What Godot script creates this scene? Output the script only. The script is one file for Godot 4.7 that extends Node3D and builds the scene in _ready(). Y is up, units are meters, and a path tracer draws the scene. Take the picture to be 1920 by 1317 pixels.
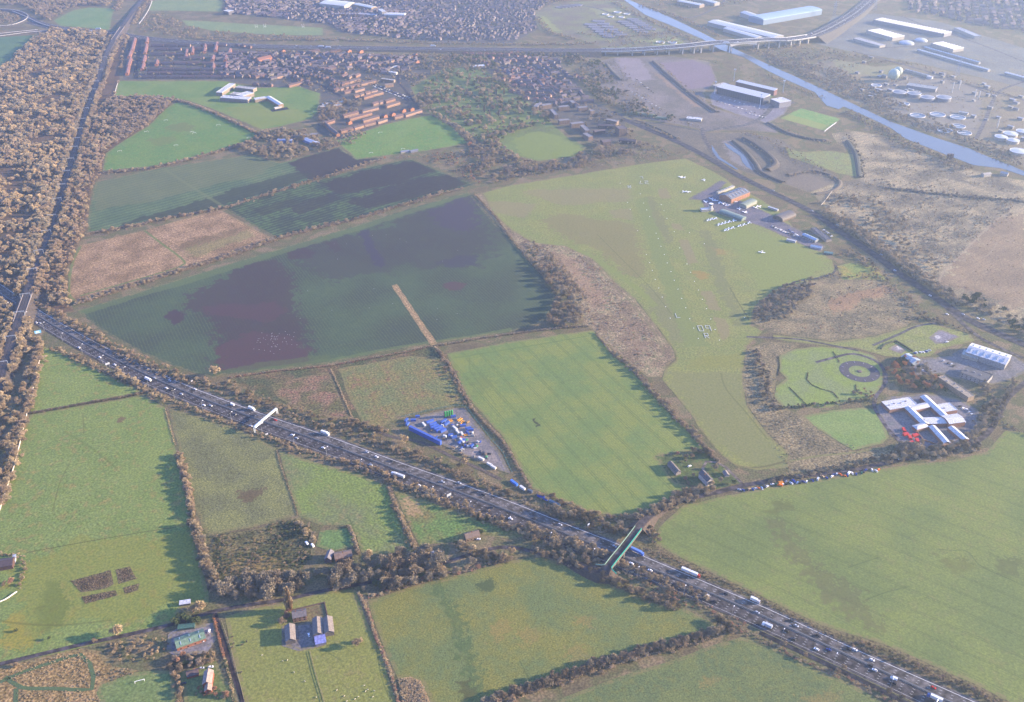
extends Node3D

# Pixel space of the photograph (1920 x 1317): focal length, principal point and horizon row of the lens.
const FPX := 1750.0
const CX := 960.0
const CY := 658.5
const HY := -430.0
const CAM_H := 640.0
var TH := atan((CY - HY) / FPX)

var rng := RandomNumberGenerator.new()
var mats := {}
var taken := {}
var trees := []          # every leafless tree that is scattered: [position, height, radius, kind, tint, area]
var bushes := []
var hedges_made := 0

# A pixel gives a direction; the point is where that direction meets the level h above the flat moss land.
func gp(px: float, py: float, h := 0.0) -> Vector3:
	var t := CAM_H - h
	var k := t / cos(TH)
	var d := py - HY
	return Vector3((px - CX) * k / d, h, -(FPX * k / d - t * sin(TH)) / cos(TH))

func pts(a: Array, h := 0.0) -> PackedVector3Array:
	var o := PackedVector3Array()
	for i in a.size() / 2:
		o.append(gp(a[2 * i], a[2 * i + 1], h))
	return o

func pts2(a: Array) -> PackedVector2Array:
	var o := PackedVector2Array()
	for i in a.size() / 2:
		var p := gp(a[2 * i], a[2 * i + 1])
		o.append(Vector2(p.x, p.z))
	return o

# pixels of the photograph per metre at a ground point
func ppm(p: Vector3) -> float:
	var zc := -p.z * cos(TH) + (CAM_H - p.y) * sin(TH)
	return FPX / zc

func to_px(p: Vector3) -> Vector2:
	var zc := -p.z * cos(TH) + (CAM_H - p.y) * sin(TH)
	var yc := (CAM_H - p.y) * cos(TH) + p.z * sin(TH)
	return Vector2(CX + FPX * p.x / zc, CY + FPX * yc / zc)

func numbered(called: String) -> String:
	var n: int = taken.get(called, 0)
	taken[called] = n + 1
	return called if n == 0 else "%s_%03d" % [called, n]

func tag(o: Node, label := "", category := "", group := "", kind := "") -> void:
	if label: o.set_meta("label", label)
	if category: o.set_meta("category", category)
	if group: o.set_meta("group", group)
	if kind: o.set_meta("kind", kind)

func thing(called: String, label: String, category: String, at := Vector3.ZERO, turn := 0.0, group := "") -> Node3D:
	var o := Node3D.new()
	o.name = numbered(called)
	add_child(o)
	o.position = at
	o.rotation.y = turn
	tag(o, label, category, group)
	return o

func obj(called: String, m: Mesh, mat: Material, parent: Node = null) -> MeshInstance3D:
	var o := MeshInstance3D.new()
	o.mesh = m
	o.material_override = mat
	if parent == null:
		o.name = numbered(called)
		add_child(o)
	else:
		o.name = called
		parent.add_child(o, true)
	return o

func copy(src: Node3D, at: Vector3, turn: float, label := "", group := "") -> Node3D:
	var c: Node3D = src.duplicate()
	var base := str(src.name)
	if base.right(3).is_valid_int() and base.substr(base.length() - 4, 1) == "_":
		base = base.left(-4)
	c.name = numbered(base)
	add_child(c)
	c.position = at
	c.rotation = Vector3(0, turn, 0)
	if label: c.set_meta("label", label)
	if group: c.set_meta("group", group)
	return c

# ---------------------------------------------------------------- materials
func mat(c: Color, rough := 0.9, metal := 0.0, spec := 0.3) -> StandardMaterial3D:
	var key := "%s|%s|%s" % [c.to_html(), rough, metal]
	if mats.has(key):
		return mats[key]
	var m := StandardMaterial3D.new()
	m.albedo_color = c
	m.roughness = rough
	m.metallic = metal
	m.metallic_specular = spec
	mats[key] = m
	return m

# a wall or roof material with grain of its own: speckle and stains in a tiling picture
var grains := {}
func grain_tex(key: String, scale_px: float, amount: float, streak := 1.0) -> ImageTexture:
	if grains.has(key):
		return grains[key]
	var n := FastNoiseLite.new()
	n.seed = hash(key) % 1000
	n.frequency = 1.0 / scale_px
	n.fractal_octaves = 4
	var im := n.get_seamless_image(128, 128)
	var by := im.get_data()
	var out := PackedByteArray()
	out.resize(128 * 128 * 3)
	var r := RandomNumberGenerator.new()
	r.seed = 5
	for i in 128 * 128:
		var v := 1.0 - amount + amount * by[i] / 255.0 - r.randf() * amount * 0.25
		var c := int(clampf(v, 0, 1) * 255)
		out[i * 3] = c
		out[i * 3 + 1] = c
		out[i * 3 + 2] = c
	var t := ImageTexture.create_from_image(Image.create_from_data(128, 128, false, Image.FORMAT_RGB8, out))
	grains[key] = t
	return t

func gmat(c: Color, key := "stain", tile := 9.0, rough := 0.9, metal := 0.0) -> StandardMaterial3D:
	var id := "g%s|%s|%s|%s" % [c.to_html(), key, tile, rough]
	if mats.has(id):
		return mats[id]
	var m := StandardMaterial3D.new()
	m.albedo_color = c
	m.albedo_texture = grain_tex(key, 22.0, {"stain": 0.35, "fine": 0.2, "worn": 0.55}.get(key, 0.3))
	m.uv1_triplanar = true
	m.uv1_world_triplanar = true
	m.uv1_scale = Vector3.ONE / tile
	m.roughness = rough
	m.metallic = metal
	mats[id] = m
	return m

# ---------------------------------------------------------------- mesh helpers
func st_new() -> SurfaceTool:
	var st := SurfaceTool.new()
	st.begin(Mesh.PRIMITIVE_TRIANGLES)
	return st

func tri(st: SurfaceTool, a: Vector3, b: Vector3, c: Vector3) -> void:
	var n := (c - a).cross(b - a).normalized()
	for v in [a, b, c]:
		st.set_normal(n)
		st.add_vertex(v)

func quad(st: SurfaceTool, a: Vector3, b: Vector3, c: Vector3, d: Vector3) -> void:
	tri(st, a, b, c)
	tri(st, a, c, d)

# a box given by centre of its base, size, turn about y
func box(st: SurfaceTool, c: Vector3, s: Vector3, turn := 0.0) -> void:
	var b := Basis(Vector3.UP, turn)
	var v := []
	for y in [0.0, s.y]:
		for q in [[-1, -1], [1, -1], [1, 1], [-1, 1]]:
			v.append(c + b * Vector3(q[0] * s.x / 2, 0, q[1] * s.z / 2) + Vector3(0, y, 0))
	quad(st, v[4], v[5], v[6], v[7])
	quad(st, v[3], v[2], v[1], v[0])
	for i in 4:
		var j := (i + 1) % 4
		quad(st, v[i], v[j], v[j + 4], v[i + 4])

# a bar of square section between two points
func bar(st: SurfaceTool, a: Vector3, b: Vector3, w: float, w2 := -1.0) -> void:
	if w2 < 0: w2 = w
	var d := (b - a).normalized()
	var u := d.cross(Vector3.UP if absf(d.y) < 0.9 else Vector3.RIGHT).normalized()
	var v := d.cross(u)
	var p := []
	for e in [[a, w], [b, w2]]:
		for q in [[-1, -1], [1, -1], [1, 1], [-1, 1]]:
			p.append(e[0] + u * q[0] * e[1] / 2 + v * q[1] * e[1] / 2)
	for i in 4:
		var j := (i + 1) % 4
		quad(st, p[i], p[i + 4], p[j + 4], p[j])
	quad(st, p[0], p[1], p[2], p[3])
	quad(st, p[7], p[6], p[5], p[4])

# a ring-walled drum: radius, height
func drum(st: SurfaceTool, c: Vector3, r0: float, r1: float, h: float, seg := 20, cap := true) -> void:
	for i in seg:
		var a := TAU * i / seg
		var b := TAU * (i + 1) / seg
		var p0 := c + Vector3(cos(a) * r0, 0, sin(a) * r0)
		var p1 := c + Vector3(cos(b) * r0, 0, sin(b) * r0)
		var q0 := c + Vector3(cos(a) * r1, h, sin(a) * r1)
		var q1 := c + Vector3(cos(b) * r1, h, sin(b) * r1)
		quad(st, p0, p1, q1, q0)
		if cap: tri(st, q0, q1, c + Vector3(0, h, 0))

# ribbon along a line of points with left and right offsets and a lift; uv in metres
func ribbon(st: SurfaceTool, line: PackedVector3Array, l: float, r: float, lift := 0.0) -> void:
	var n := line.size()
	var a := PackedVector3Array()
	var b := PackedVector3Array()
	for i in n:
		var t := line[mini(i + 1, n - 1)] - line[maxi(i - 1, 0)]
		t.y = 0
		t = t.normalized()
		var s := Vector3(-t.z, 0, t.x)
		a.append(line[i] + s * l + Vector3.UP * lift)
		b.append(line[i] + s * r + Vector3.UP * lift)
	for i in n - 1:
		st.set_normal(Vector3.UP)
		if l < r:
			quad(st, a[i], a[i + 1], b[i + 1], b[i])
		else:
			quad(st, b[i], b[i + 1], a[i + 1], a[i])

# Catmull-Rom through the points, one sample about every step metres
func smooth_line(p: PackedVector3Array, step := 8.0) -> PackedVector3Array:
	var o := PackedVector3Array()
	for i in p.size() - 1:
		var p0 := p[maxi(i - 1, 0)]
		var p3 := p[mini(i + 2, p.size() - 1)]
		var n := maxi(1, int(p[i].distance_to(p[i + 1]) / step))
		for k in n:
			o.append(p[i].cubic_interpolate(p[i + 1], p0, p3, float(k) / n))
	o.append(p[p.size() - 1])
	return o

# points at even spacing along a line: [position, heading]
func along(line: PackedVector3Array, gap: float, start := 0.0) -> Array:
	var o := []
	var left := start
	for i in line.size() - 1:
		var d := line[i + 1] - line[i]
		var len := d.length()
		while left <= len:
			o.append([line[i] + d * (left / len), atan2(-d.z, d.x)])
			left += gap
		left -= len
	return o

func road(called: String, a: Array, w: float, lift: float, m: Material, label := "", kind := "structure", h := 0.0) -> MeshInstance3D:
	var st := st_new()
	ribbon(st, smooth_line(pts(a, h)), -w / 2, w / 2, lift)
	var o := obj(called, st.commit(), m)
	tag(o, label, "", "", kind)
	return o

# ---------------------------------------------------------------- field sheets with computed soil and crop pictures
func noise_bytes(w: int, h: int, seed_: int, wave_px: float, octaves: int, sx := 1.0, sy := 1.0) -> PackedByteArray:
	var n := FastNoiseLite.new()
	n.noise_type = FastNoiseLite.TYPE_SIMPLEX_SMOOTH
	n.seed = seed_
	n.frequency = 1.0 / maxf(wave_px, 1.2)
	n.fractal_octaves = octaves
	var im := n.get_image(maxi(8, w), maxi(8, h), false, false, true)
	return im.get_data()

# spec: c = [main, second, third colour], low / mid = wavelengths in metres, grain, row = [px pair giving the direction, spacing, width, colour, strength],
# patch = [[polygon px, colour, strength, ragged metres], ...], track = [[line px, width, colour, strength], ...]
func field_texture(x0: float, z0: float, w: int, h: int, t: float, s: Dictionary, rim: PackedVector2Array) -> ImageTexture:
	var c: Array = s.c
	var sd: int = s.get("seed", 1)
	var low := noise_bytes(w, h, sd, s.get("low", 90.0) / t, 3)
	var mid := noise_bytes(w, h, sd + 31, s.get("mid", 14.0) / t, 3)
	var fine := noise_bytes(w, h, sd + 77, s.get("fine", 3.2) / t, 2)
	var grain: float = s.get("grain", 0.1) * 1.15
	var tus: float = s.get("tussock", 0.16) * 1.15 + 0.02
	var ca: Color = c[0]
	var cb: Color = c[1]
	var cc: Color = c[2]
	var mean := (ca + cb + cc) / 3.0
	ca = mean + (ca - mean) * 1.25
	cb = mean + (cb - mean) * 1.25
	cc = mean + (cc - mean) * 1.25
	var kb: float = s.get("kb", 1.0)
	var kc: float = s.get("kc", 0.6)
	var cut: float = s.get("cut", 0.5)
	var out := PackedByteArray()
	out.resize(w * h * 3)
	var r := RandomNumberGenerator.new()
	r.seed = sd
	var lw := maxi(8, w)
	# every row system: direction across the rows, spacing, width, colour, strength
	var rows := []
	for q in s.get("row", []):
		var p := gp(q[0][0], q[0][1])
		var e := gp(q[0][2], q[0][3])
		var d := Vector2(e.x - p.x, e.z - p.z).normalized()
		rows.append([-d.y, d.x, q[1], q[2], q[3], q[4], q[5] if q.size() > 5 else 0.0])
	for y in h:
		for x in w:
			var i := y * lw + x
			var a := low[i] / 255.0
			var b := mid[i] / 255.0
			var f := fine[i] / 255.0
			var k := clampf((a * 0.65 + b * 0.35 - cut) * 3.0 + 0.5, 0.0, 1.0) * kb
			var col := ca.lerp(cb, k)
			k = clampf((b * 0.7 + (1.0 - a) * 0.3 - 0.56) * 4.0, 0.0, 1.0) * kc
			col = col.lerp(cc, k)
			for q in rows:
				var px: float = x0 + x * t
				var pz: float = z0 + y * t
				var u := fposmod(px * q[0] + pz * q[1] + q[6], q[2])
				if u < q[3]:
					col = col.lerp(q[4], q[5] * (0.55 + 0.9 * f * a))
			var v := 1.0 + (f - 0.5) * tus * 2.0 + (r.randf() - 0.5) * grain * 2.0
			i = (y * w + x) * 3
			out[i] = clampi(int(col.r * v * 255.0), 0, 255)
			out[i + 1] = clampi(int(col.g * v * 255.0), 0, 255)
			out[i + 2] = clampi(int(col.b * v * 255.0), 0, 255)
	for q in s.get("patch", []):
		var poly := pts2(q[0])
		var rag: float = q[3]
		var box := Rect2(poly[0], Vector2.ZERO)
		for p in poly:
			box = box.expand(p)
		box = box.grow(rag)
		var pc: Color = q[1]
		for y in range(maxi(0, int((box.position.y - z0) / t)), mini(h, int((box.end.y - z0) / t) + 1)):
			for x in range(maxi(0, int((box.position.x - x0) / t)), mini(w, int((box.end.x - x0) / t) + 1)):
				var i := y * lw + x
				var b := mid[i] / 255.0 - 0.5
				var f := fine[i] / 255.0 - 0.5
				var p := Vector2(x0 + x * t + b * rag * 2.4 + f * rag, z0 + y * t + (low[i] / 255.0 - 0.5) * rag * 2.4 - f * rag)
				if Geometry2D.is_point_in_polygon(p, poly):
					var k: float = clampf(q[2] * (1.0 + f * 0.7 + b * 0.3), 0.0, 1.0)
					i = (y * w + x) * 3
					var v := 1.0 + f * tus + (r.randf() - 0.5) * grain
					out[i] = clampi(int(lerpf(out[i], pc.r * v * 255.0, k)), 0, 255)
					out[i + 1] = clampi(int(lerpf(out[i + 1], pc.g * v * 255.0, k)), 0, 255)
					out[i + 2] = clampi(int(lerpf(out[i + 2], pc.b * v * 255.0, k)), 0, 255)
	# unmown margin along the field edge
	var ways: Array = s.get("track", []).duplicate()
	var around := PackedVector3Array()
	for p in rim:
		around.append(Vector3(p.x, 0, p.y))
	around.append(around[0])
	if s.get("margin", 0.5) > 0.0:
		ways.append([around, s.get("margin_width", 7.0), Color(0.42, 0.385, 0.265), s.get("margin", 0.5)])
	for q in ways:
		var line: PackedVector3Array = q[0] if q[0] is PackedVector3Array else smooth_line(pts(q[0]), 3.0)
		for e in along(line, t * 0.7):
			var p: Vector3 = e[0]
			var hw: float = q[1] / 2.0
			var n := maxi(1, int(q[1] / t / 0.7))
			for k in n:
				var off: float = -hw + q[1] * (k + 0.5) / n
				var x := int((p.x + sin(e[1]) * off - x0) / t)
				var y := int((p.z + cos(e[1]) * off - z0) / t)
				if x < 0 or y < 0 or x >= w or y >= h:
					continue
				var f := fine[y * lw + x] / 255.0
				var i := (y * w + x) * 3
				var g: float = q[3] * (0.45 + 0.8 * f) if q[1] != 7.0 else q[3] * clampf((mid[y * lw + x] / 255.0 + f - 0.75) * 2.2, 0.0, 1.0)
				var qc: Color = q[2]
				out[i] = int(lerpf(out[i], qc.r * 255.0, minf(g, 1.0)))
				out[i + 1] = int(lerpf(out[i + 1], qc.g * 255.0, minf(g, 1.0)))
				out[i + 2] = int(lerpf(out[i + 2], qc.b * 255.0, minf(g, 1.0)))
	return ImageTexture.create_from_image(Image.create_from_data(w, h, false, Image.FORMAT_RGB8, out))

var pixel_count := 0
func sheet(called: String, label: String, a: Array, lift: float, s: Dictionary) -> MeshInstance3D:
	var poly := pts2(a)
	# ragged, natural edge
	var rag: float = s.get("edge", 1.2)
	var fine := PackedVector2Array()
	var r := RandomNumberGenerator.new()
	r.seed = 7 + int(a[0])
	for i in poly.size():
		var p := poly[i]
		var q := poly[(i + 1) % poly.size()]
		var n := maxi(1, int(p.distance_to(q) / 14.0))
		for k in n:
			fine.append(p.lerp(q, float(k) / n) + (Vector2(r.randf() - 0.5, r.randf() - 0.5) * 2.0 * rag if k else Vector2.ZERO))
	var idx := Geometry2D.triangulate_polygon(fine)
	if idx.is_empty():
		fine = poly
		idx = Geometry2D.triangulate_polygon(fine)
	if idx.is_empty():
		push_warning("no triangles: " + label)
	var box := Rect2(fine[0], Vector2.ZERO)
	for p in fine:
		box = box.expand(p)
	var mid := Vector3(box.get_center().x, 0, box.end.y)
	var t: float = s.get("texel", clampf(1.35 / ppm(mid), 0.6, 4.0))
	var w := clampi(int(box.size.x / t), 8, 1400)
	var h := clampi(int(box.size.y / t), 8, 1400)
	t = maxf(box.size.x / w, box.size.y / h)
	w = maxi(8, int(ceil(box.size.x / t)))
	h = maxi(8, int(ceil(box.size.y / t)))
	pixel_count += w * h
	var m := StandardMaterial3D.new()
	m.albedo_texture = field_texture(box.position.x, box.position.y, w, h, t, s, fine)
	m.roughness = s.get("rough", 0.95)
	m.metallic_specular = s.get("spec", 0.12)
	m.texture_repeat = false
	var st := st_new()
	for i in range(0, idx.size(), 3):
		var tr := [fine[idx[i]], fine[idx[i + 1]], fine[idx[i + 2]]]
		if (tr[1] - tr[0]).cross(tr[2] - tr[0]) < 0:
			tr = [tr[0], tr[2], tr[1]]
		for p in tr:
			st.set_normal(Vector3.UP)
			st.set_uv((p - box.position) / (Vector2(w, h) * t))
			st.add_vertex(Vector3(p.x, lift, p.y))
	var o := obj(called, st.commit(), m)
	tag(o, label, "", "", "structure")
	return o

# ================================================================ the scene
func _ready() -> void:
	rng.seed = 20141130
	# camera
	var cam := Camera3D.new()
	cam.name = "camera"
	cam.fov = rad_to_deg(2.0 * atan(CY / FPX))
	cam.near = 1.0
	cam.far = 30000.0
	cam.position = Vector3(0, CAM_H, 0)
	cam.rotation.x = -TH
	add_child(cam)
	cam.current = true
	# hazy winter sky
	var env := Environment.new()
	env.background_mode = Environment.BG_SKY
	var sky := Sky.new()
	var sm := ProceduralSkyMaterial.new()
	sm.sky_top_color = Color(0.36, 0.52, 0.84)
	sm.sky_horizon_color = Color(0.72, 0.79, 0.95)
	sm.sky_curve = 0.25
	sm.ground_bottom_color = Color(0.3, 0.32, 0.3)
	sm.ground_horizon_color = Color(0.72, 0.79, 0.95)
	sm.sun_angle_max = 8.0
	sky.sky_material = sm
	env.sky = sky
	env.background_energy_multiplier = 0.6
	env.tonemap_mode = Environment.TONE_MAPPER_LINEAR
	env.tonemap_exposure = 5.0
	env.volumetric_fog_enabled = true
	env.volumetric_fog_density = 0.000078
	env.volumetric_fog_albedo = Color(0.78, 0.88, 1.0)
	env.volumetric_fog_anisotropy = 0.42
	env.volumetric_fog_length = 6000.0
	env.sdfgi_enabled = true
	env.ssao_enabled = true
	env.ssil_enabled = true
	var we := WorldEnvironment.new()
	we.name = "world_environment"
	we.environment = env
	add_child(we)
	# low winter sun from the south, a little beyond the scene
	var sun := DirectionalLight3D.new()
	sun.name = "sun"
	sun.light_energy = 1.6
	sun.light_color = Color(1.0, 0.9, 0.765)
	sun.light_angular_distance = 0.5
	sun.shadow_enabled = true
	sun.directional_shadow_max_distance = 6000.0
	var el := deg_to_rad(15.0)
	var az := deg_to_rad(5.0)
	var to_sun := Vector3(cos(el) * cos(az), sin(el), -cos(el) * sin(az))
	sun.look_at_from_position(Vector3.ZERO, -to_sun, Vector3.UP)
	add_child(sun)

	build_ground()
	build_roads()
	build_railway()
	build_water()
	build_plants()
	build_houses()
	build_large_buildings()
	build_airfield()
	build_traffic()
	build_small_things()
	finish_plants()
	print("texture pixels: ", pixel_count, "  top-level: ", get_child_count())

# ================================================================ the ground and the fields
const GRASS := Color(0.331, 0.391, 0.215)
const GRASS2 := Color(0.372, 0.41, 0.221)
const LUSH := Color(0.296, 0.396, 0.201)
const YELLOW := Color(0.395, 0.426, 0.232)
const OCHRE := Color(0.47, 0.39, 0.24)
const TAN := Color(0.5, 0.41, 0.3)
const BROWN := Color(0.36, 0.285, 0.22)
const DARKGREEN := Color(0.215, 0.27, 0.19)
const SOIL := Color(0.225, 0.185, 0.195)
const REED := Color(0.55, 0.44, 0.32)
const BRACKEN := Color(0.47, 0.34, 0.27)
const TRAM := Color(0.215, 0.255, 0.16)

func build_ground() -> void:
	# the moss land itself, one sheet out to the horizon
	var n := FastNoiseLite.new()
	n.seed = 3
	n.frequency = 0.012
	n.fractal_octaves = 5
	var ramp := Gradient.new()
	ramp.offsets = PackedFloat32Array([0.0, 0.35, 0.5, 0.65, 1.0])
	ramp.colors = PackedColorArray([Color(0.38, 0.35, 0.27), Color(0.48, 0.43, 0.32), Color(0.41, 0.41, 0.28), Color(0.54, 0.47, 0.36), Color(0.44, 0.45, 0.3)])
	var nt := NoiseTexture2D.new()
	nt.width = 1024
	nt.height = 1024
	nt.seamless = true
	nt.noise = n
	nt.color_ramp = ramp
	var m := StandardMaterial3D.new()
	m.albedo_texture = nt
	m.roughness = 0.95
	m.metallic_specular = 0.1
	m.uv1_triplanar = true
	m.uv1_world_triplanar = true
	m.uv1_scale = Vector3.ONE / 800.0
	var fine := FastNoiseLite.new()
	fine.seed = 9
	fine.frequency = 0.09
	fine.fractal_octaves = 4
	var fr := Gradient.new()
	fr.offsets = PackedFloat32Array([0.0, 1.0])
	fr.colors = PackedColorArray([Color(0.55, 0.55, 0.55), Color(1., 1., 1.)])
	var ft := NoiseTexture2D.new()
	ft.width = 512
	ft.height = 512
	ft.seamless = true
	ft.noise = fine
	ft.color_ramp = fr
	m.detail_enabled = true
	m.detail_albedo = ft
	m.detail_blend_mode = BaseMaterial3D.BLEND_MODE_MUL
	m.detail_uv_layer = BaseMaterial3D.DETAIL_UV_2
	m.uv2_triplanar = true
	m.uv2_world_triplanar = true
	m.uv2_scale = Vector3.ONE / 130.0
	var pm := PlaneMesh.new()
	pm.size = Vector2(24000, 24000)
	var g := obj("ground", pm, m)
	tag(g, "flat moss land of rough winter grass and scrub", "", "", "structure")
	g.position = Vector3(0, 0, -4000)
	fields_near()
	fields_middle()
	fields_far()

func fields_near() -> void:
	var pasture := {"c": [GRASS2, YELLOW, OCHRE], "low": 60.0, "mid": 13.0, "kc": 0.5, "grain": 0.09}
	sheet("pasture", "triangular pasture between the motorway verge and the railway fence", [80, 650, 120, 662, 208, 707, 268, 736, 160, 757, 56, 776, 66, 715], 0.12, pasture.merged({"seed": 2, "kc": 0.3}))
	sheet("pasture", "wide ochre flecked pasture beside the railway fence with a ring of trampled earth", [57, 778, 268, 741, 309, 765, 333, 853, 343, 885, 358, 948, 361, 1000, 373, 1045, 391, 1112, 391, 1130, 340, 1140, 322, 1168, 215, 1200, 100, 1228, 0, 1245, -60, 1262, -120, 1100, -60, 1000, 0, 950, 22, 880, 40, 820], 0.12, pasture.merged({"seed": 3, "kc": 0.55, "patch": [
		[[50, 1040, 330, 990, 360, 1000, 385, 1110, 330, 1140, 200, 1170, 60, 1180, 20, 1100], Color(0.413, 0.411, 0.192), 0.55, 16.0],
		[[215, 786, 235, 784, 233, 793, 218, 795], Color(0.34, 0.27, 0.2), 0.7, 4.0],
		[[0, 1165, 40, 1150, 70, 1190, 40, 1215, 0, 1210], Color(0.47, 0.425, 0.184), 0.7, 10.0],
		[[70, 1150, 90, 1095, 112, 1090, 130, 1110, 120, 1165, 90, 1180], Color(0.317, 0.35, 0.171), 0.6, 9.0]],
		"track": [[[50, 1037, 130, 1022, 240, 1003, 330, 989], 1.0, Color(0.264, 0.263, 0.15), 0.7], [[0, 1165, 60, 1172, 130, 1172, 210, 1163], 2.0, Color(0.277, 0.277, 0.146), 0.3], [[120, 810, 170, 840, 220, 880], 2.5, Color(0.317, 0.36, 0.18), 0.4], [[155, 775, 157, 815], 1.2, Color(0.317, 0.322, 0.171), 0.6], [[130, 870, 112, 905, 98, 960], 1.2, Color(0.317, 0.322, 0.171), 0.6]]}))
	for q in [[132, 1090, 158, 1083, 207, 1070, 213, 1096, 200, 1104, 152, 1112], [216, 1069, 243, 1063, 256, 1086, 222, 1096], [152, 1120, 216, 1107, 221, 1117, 160, 1133], [230, 1103, 262, 1094, 258, 1108, 234, 1115]]:
		sheet("reed_bed", "dark bracken bed mown square in the ochre pasture", q, 0.2, {"c": [Color(0.27, 0.23, 0.17), Color(0.33, 0.27, 0.2), Color(0.2, 0.18, 0.13)], "low": 12.0, "mid": 4.0, "tussock": 0.4, "grain": 0.18, "fine": 1.7, "edge": 0.5, "seed": 8})
	sheet("tussock_field", "grey green tussocky field beside the motorway gantry", [318, 766, 376, 782, 441, 802, 480, 822, 518, 842, 536, 900, 558, 966, 470, 990, 400, 1003, 385, 1000, 360, 950, 345, 885, 335, 853], 0.12, {"c": [Color(0.349, 0.35, 0.235), Color(0.382, 0.382, 0.237), Color(0.286, 0.286, 0.182)], "low": 50.0, "mid": 7.0, "tussock": 0.3, "grain": 0.15, "fine": 2.2, "seed": 11, "patch": [[[448, 920, 478, 910, 500, 915, 480, 935, 452, 940], Color(0.3, 0.24, 0.18), 0.6, 6.0]]})
	sheet("pasture", "smooth pasture sloping from the motorway to the lane house", [522, 845, 600, 870, 672, 890, 728, 912, 740, 948, 758, 988, 776, 1032, 680, 1042, 668, 1005, 650, 985, 600, 985, 560, 968, 540, 905], 0.12, {"c": [Color(0.36, 0.38, 0.241), GRASS2, Color(0.409, 0.376, 0.253)], "low": 70.0, "mid": 9.0, "tussock": 0.2, "seed": 12, "track": [[[668, 1010, 660, 985, 650, 965], 1.0, TRAM, 0.32]]})
	sheet("lawn", "bright mown lawn behind the lane house", [592, 1024, 600, 996, 655, 990, 664, 1005, 662, 1025, 620, 1035], 0.2, {"c": [Color(0.324, 0.398, 0.23), Color(0.343, 0.417, 0.24), Color(0.315, 0.388, 0.22)], "low": 20.0, "seed": 14})
	sheet("rough_field", "rough brown and green field behind the lane cottage", [736, 918, 780, 935, 850, 958, 930, 985, 990, 1003, 960, 1012, 900, 1002, 860, 1016, 810, 1020, 790, 1030, 775, 1000, 755, 960], 0.12, {"c": [Color(0.362, 0.363, 0.219), GRASS, OCHRE], "low": 40.0, "mid": 8.0, "tussock": 0.25, "seed": 15, "patch": [[[745, 935, 770, 935, 790, 945, 785, 960, 760, 965], REED, 0.7, 8.0]]})
	sheet("scrub_ground", "brown reeds and scrub beside the lane house", [400, 1005, 470, 995, 560, 970, 585, 990, 590, 1040, 570, 1060, 560, 1085, 520, 1095, 430, 1115, 405, 1085, 392, 1040], 0.12, {"c": [Color(0.34, 0.31, 0.21), Color(0.238, 0.239, 0.163), Color(0.395, 0.321, 0.221)], "low": 40.0, "mid": 7.0, "tussock": 0.35, "grain": 0.17, "seed": 16, "patch": [[[420, 1060, 470, 1040, 530, 1055, 520, 1085, 430, 1108], OCHRE, 0.6, 8.0]]})
	sheet("paddock", "sheep paddock of yellow green turf around the twin barns", [421, 1157, 470, 1143, 530, 1132, 590, 1113, 665, 1106, 674, 1128, 686, 1163, 715, 1228, 746, 1320, 756, 1350, 466, 1350, 440, 1240], 0.12, {"c": [Color(0.411, 0.411, 0.219), Color(0.402, 0.409, 0.221), Color(0.423, 0.397, 0.248)], "low": 55.0, "mid": 8.0, "tussock": 0.12, "seed": 17, "row": [[[480, 1240, 500, 1317], 7.0, 1.2, Color(0.362, 0.363, 0.182), 0.25]], "track": [[[705, 1210, 715, 1270, 735, 1320], 1.0, TRAM, 0.32], [[600, 1215, 640, 1240], 1.0, TRAM, 0.32]]})
	sheet("crop_field", "large ochre patched winter field beside the overbridge", [690, 1128, 756, 1105, 856, 1080, 960, 1052, 1020, 1046, 1080, 1070, 1155, 1102, 1236, 1135, 1290, 1145, 1350, 1175, 1362, 1182, 1256, 1207, 1188, 1227, 1100, 1253, 1035, 1275, 960, 1298, 900, 1325, 880, 1350, 815, 1350, 805, 1310, 788, 1276, 745, 1272, 730, 1238, 698, 1157], 0.12, {"c": [Color(0.334, 0.366, 0.221), Color(0.382, 0.382, 0.205), Color(0.317, 0.35, 0.21)], "low": 75.0, "mid": 10.0, "tussock": 0.2, "grain": 0.11, "fine": 1.8, "seed": 18, "patch": [
		[[810, 1090, 828, 1086, 850, 1130, 880, 1200, 905, 1300, 890, 1317, 868, 1240, 845, 1170], Color(0.24, 0.302, 0.186), 0.55, 9.0],
		[[895, 1092, 920, 1086, 930, 1096, 918, 1110, 898, 1106], Color(0.212, 0.253, 0.171), 0.65, 5.0],
		[[920, 1180, 945, 1170, 960, 1190, 940, 1210, 920, 1205], OCHRE, 0.4, 9.0], [[1080, 1160, 1110, 1150, 1115, 1170, 1085, 1180], OCHRE, 0.4, 9.0], [[970, 1190, 1000, 1180, 1020, 1200, 985, 1225], OCHRE, 0.35, 10.0], [[1060, 1225, 1100, 1215, 1110, 1235, 1075, 1245], OCHRE, 0.35, 9.0],
		[[860, 1275, 880, 1265, 890, 1300, 872, 1317], Color(0.238, 0.239, 0.156), 0.6, 6.0]], "track": [[[975, 1240, 995, 1280, 1002, 1290], 1.0, TRAM, 0.32]]})
	sheet("reed_bed", "tall tan reed bed at the crop field corner", [748, 1274, 770, 1270, 789, 1277, 805, 1312, 812, 1350, 756, 1350], 0.2, {"c": [REED, TAN, Color(0.376, 0.312, 0.221)], "low": 12.0, "mid": 4.0, "tussock": 0.45, "grain": 0.2, "fine": 1.8, "seed": 19})
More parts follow.
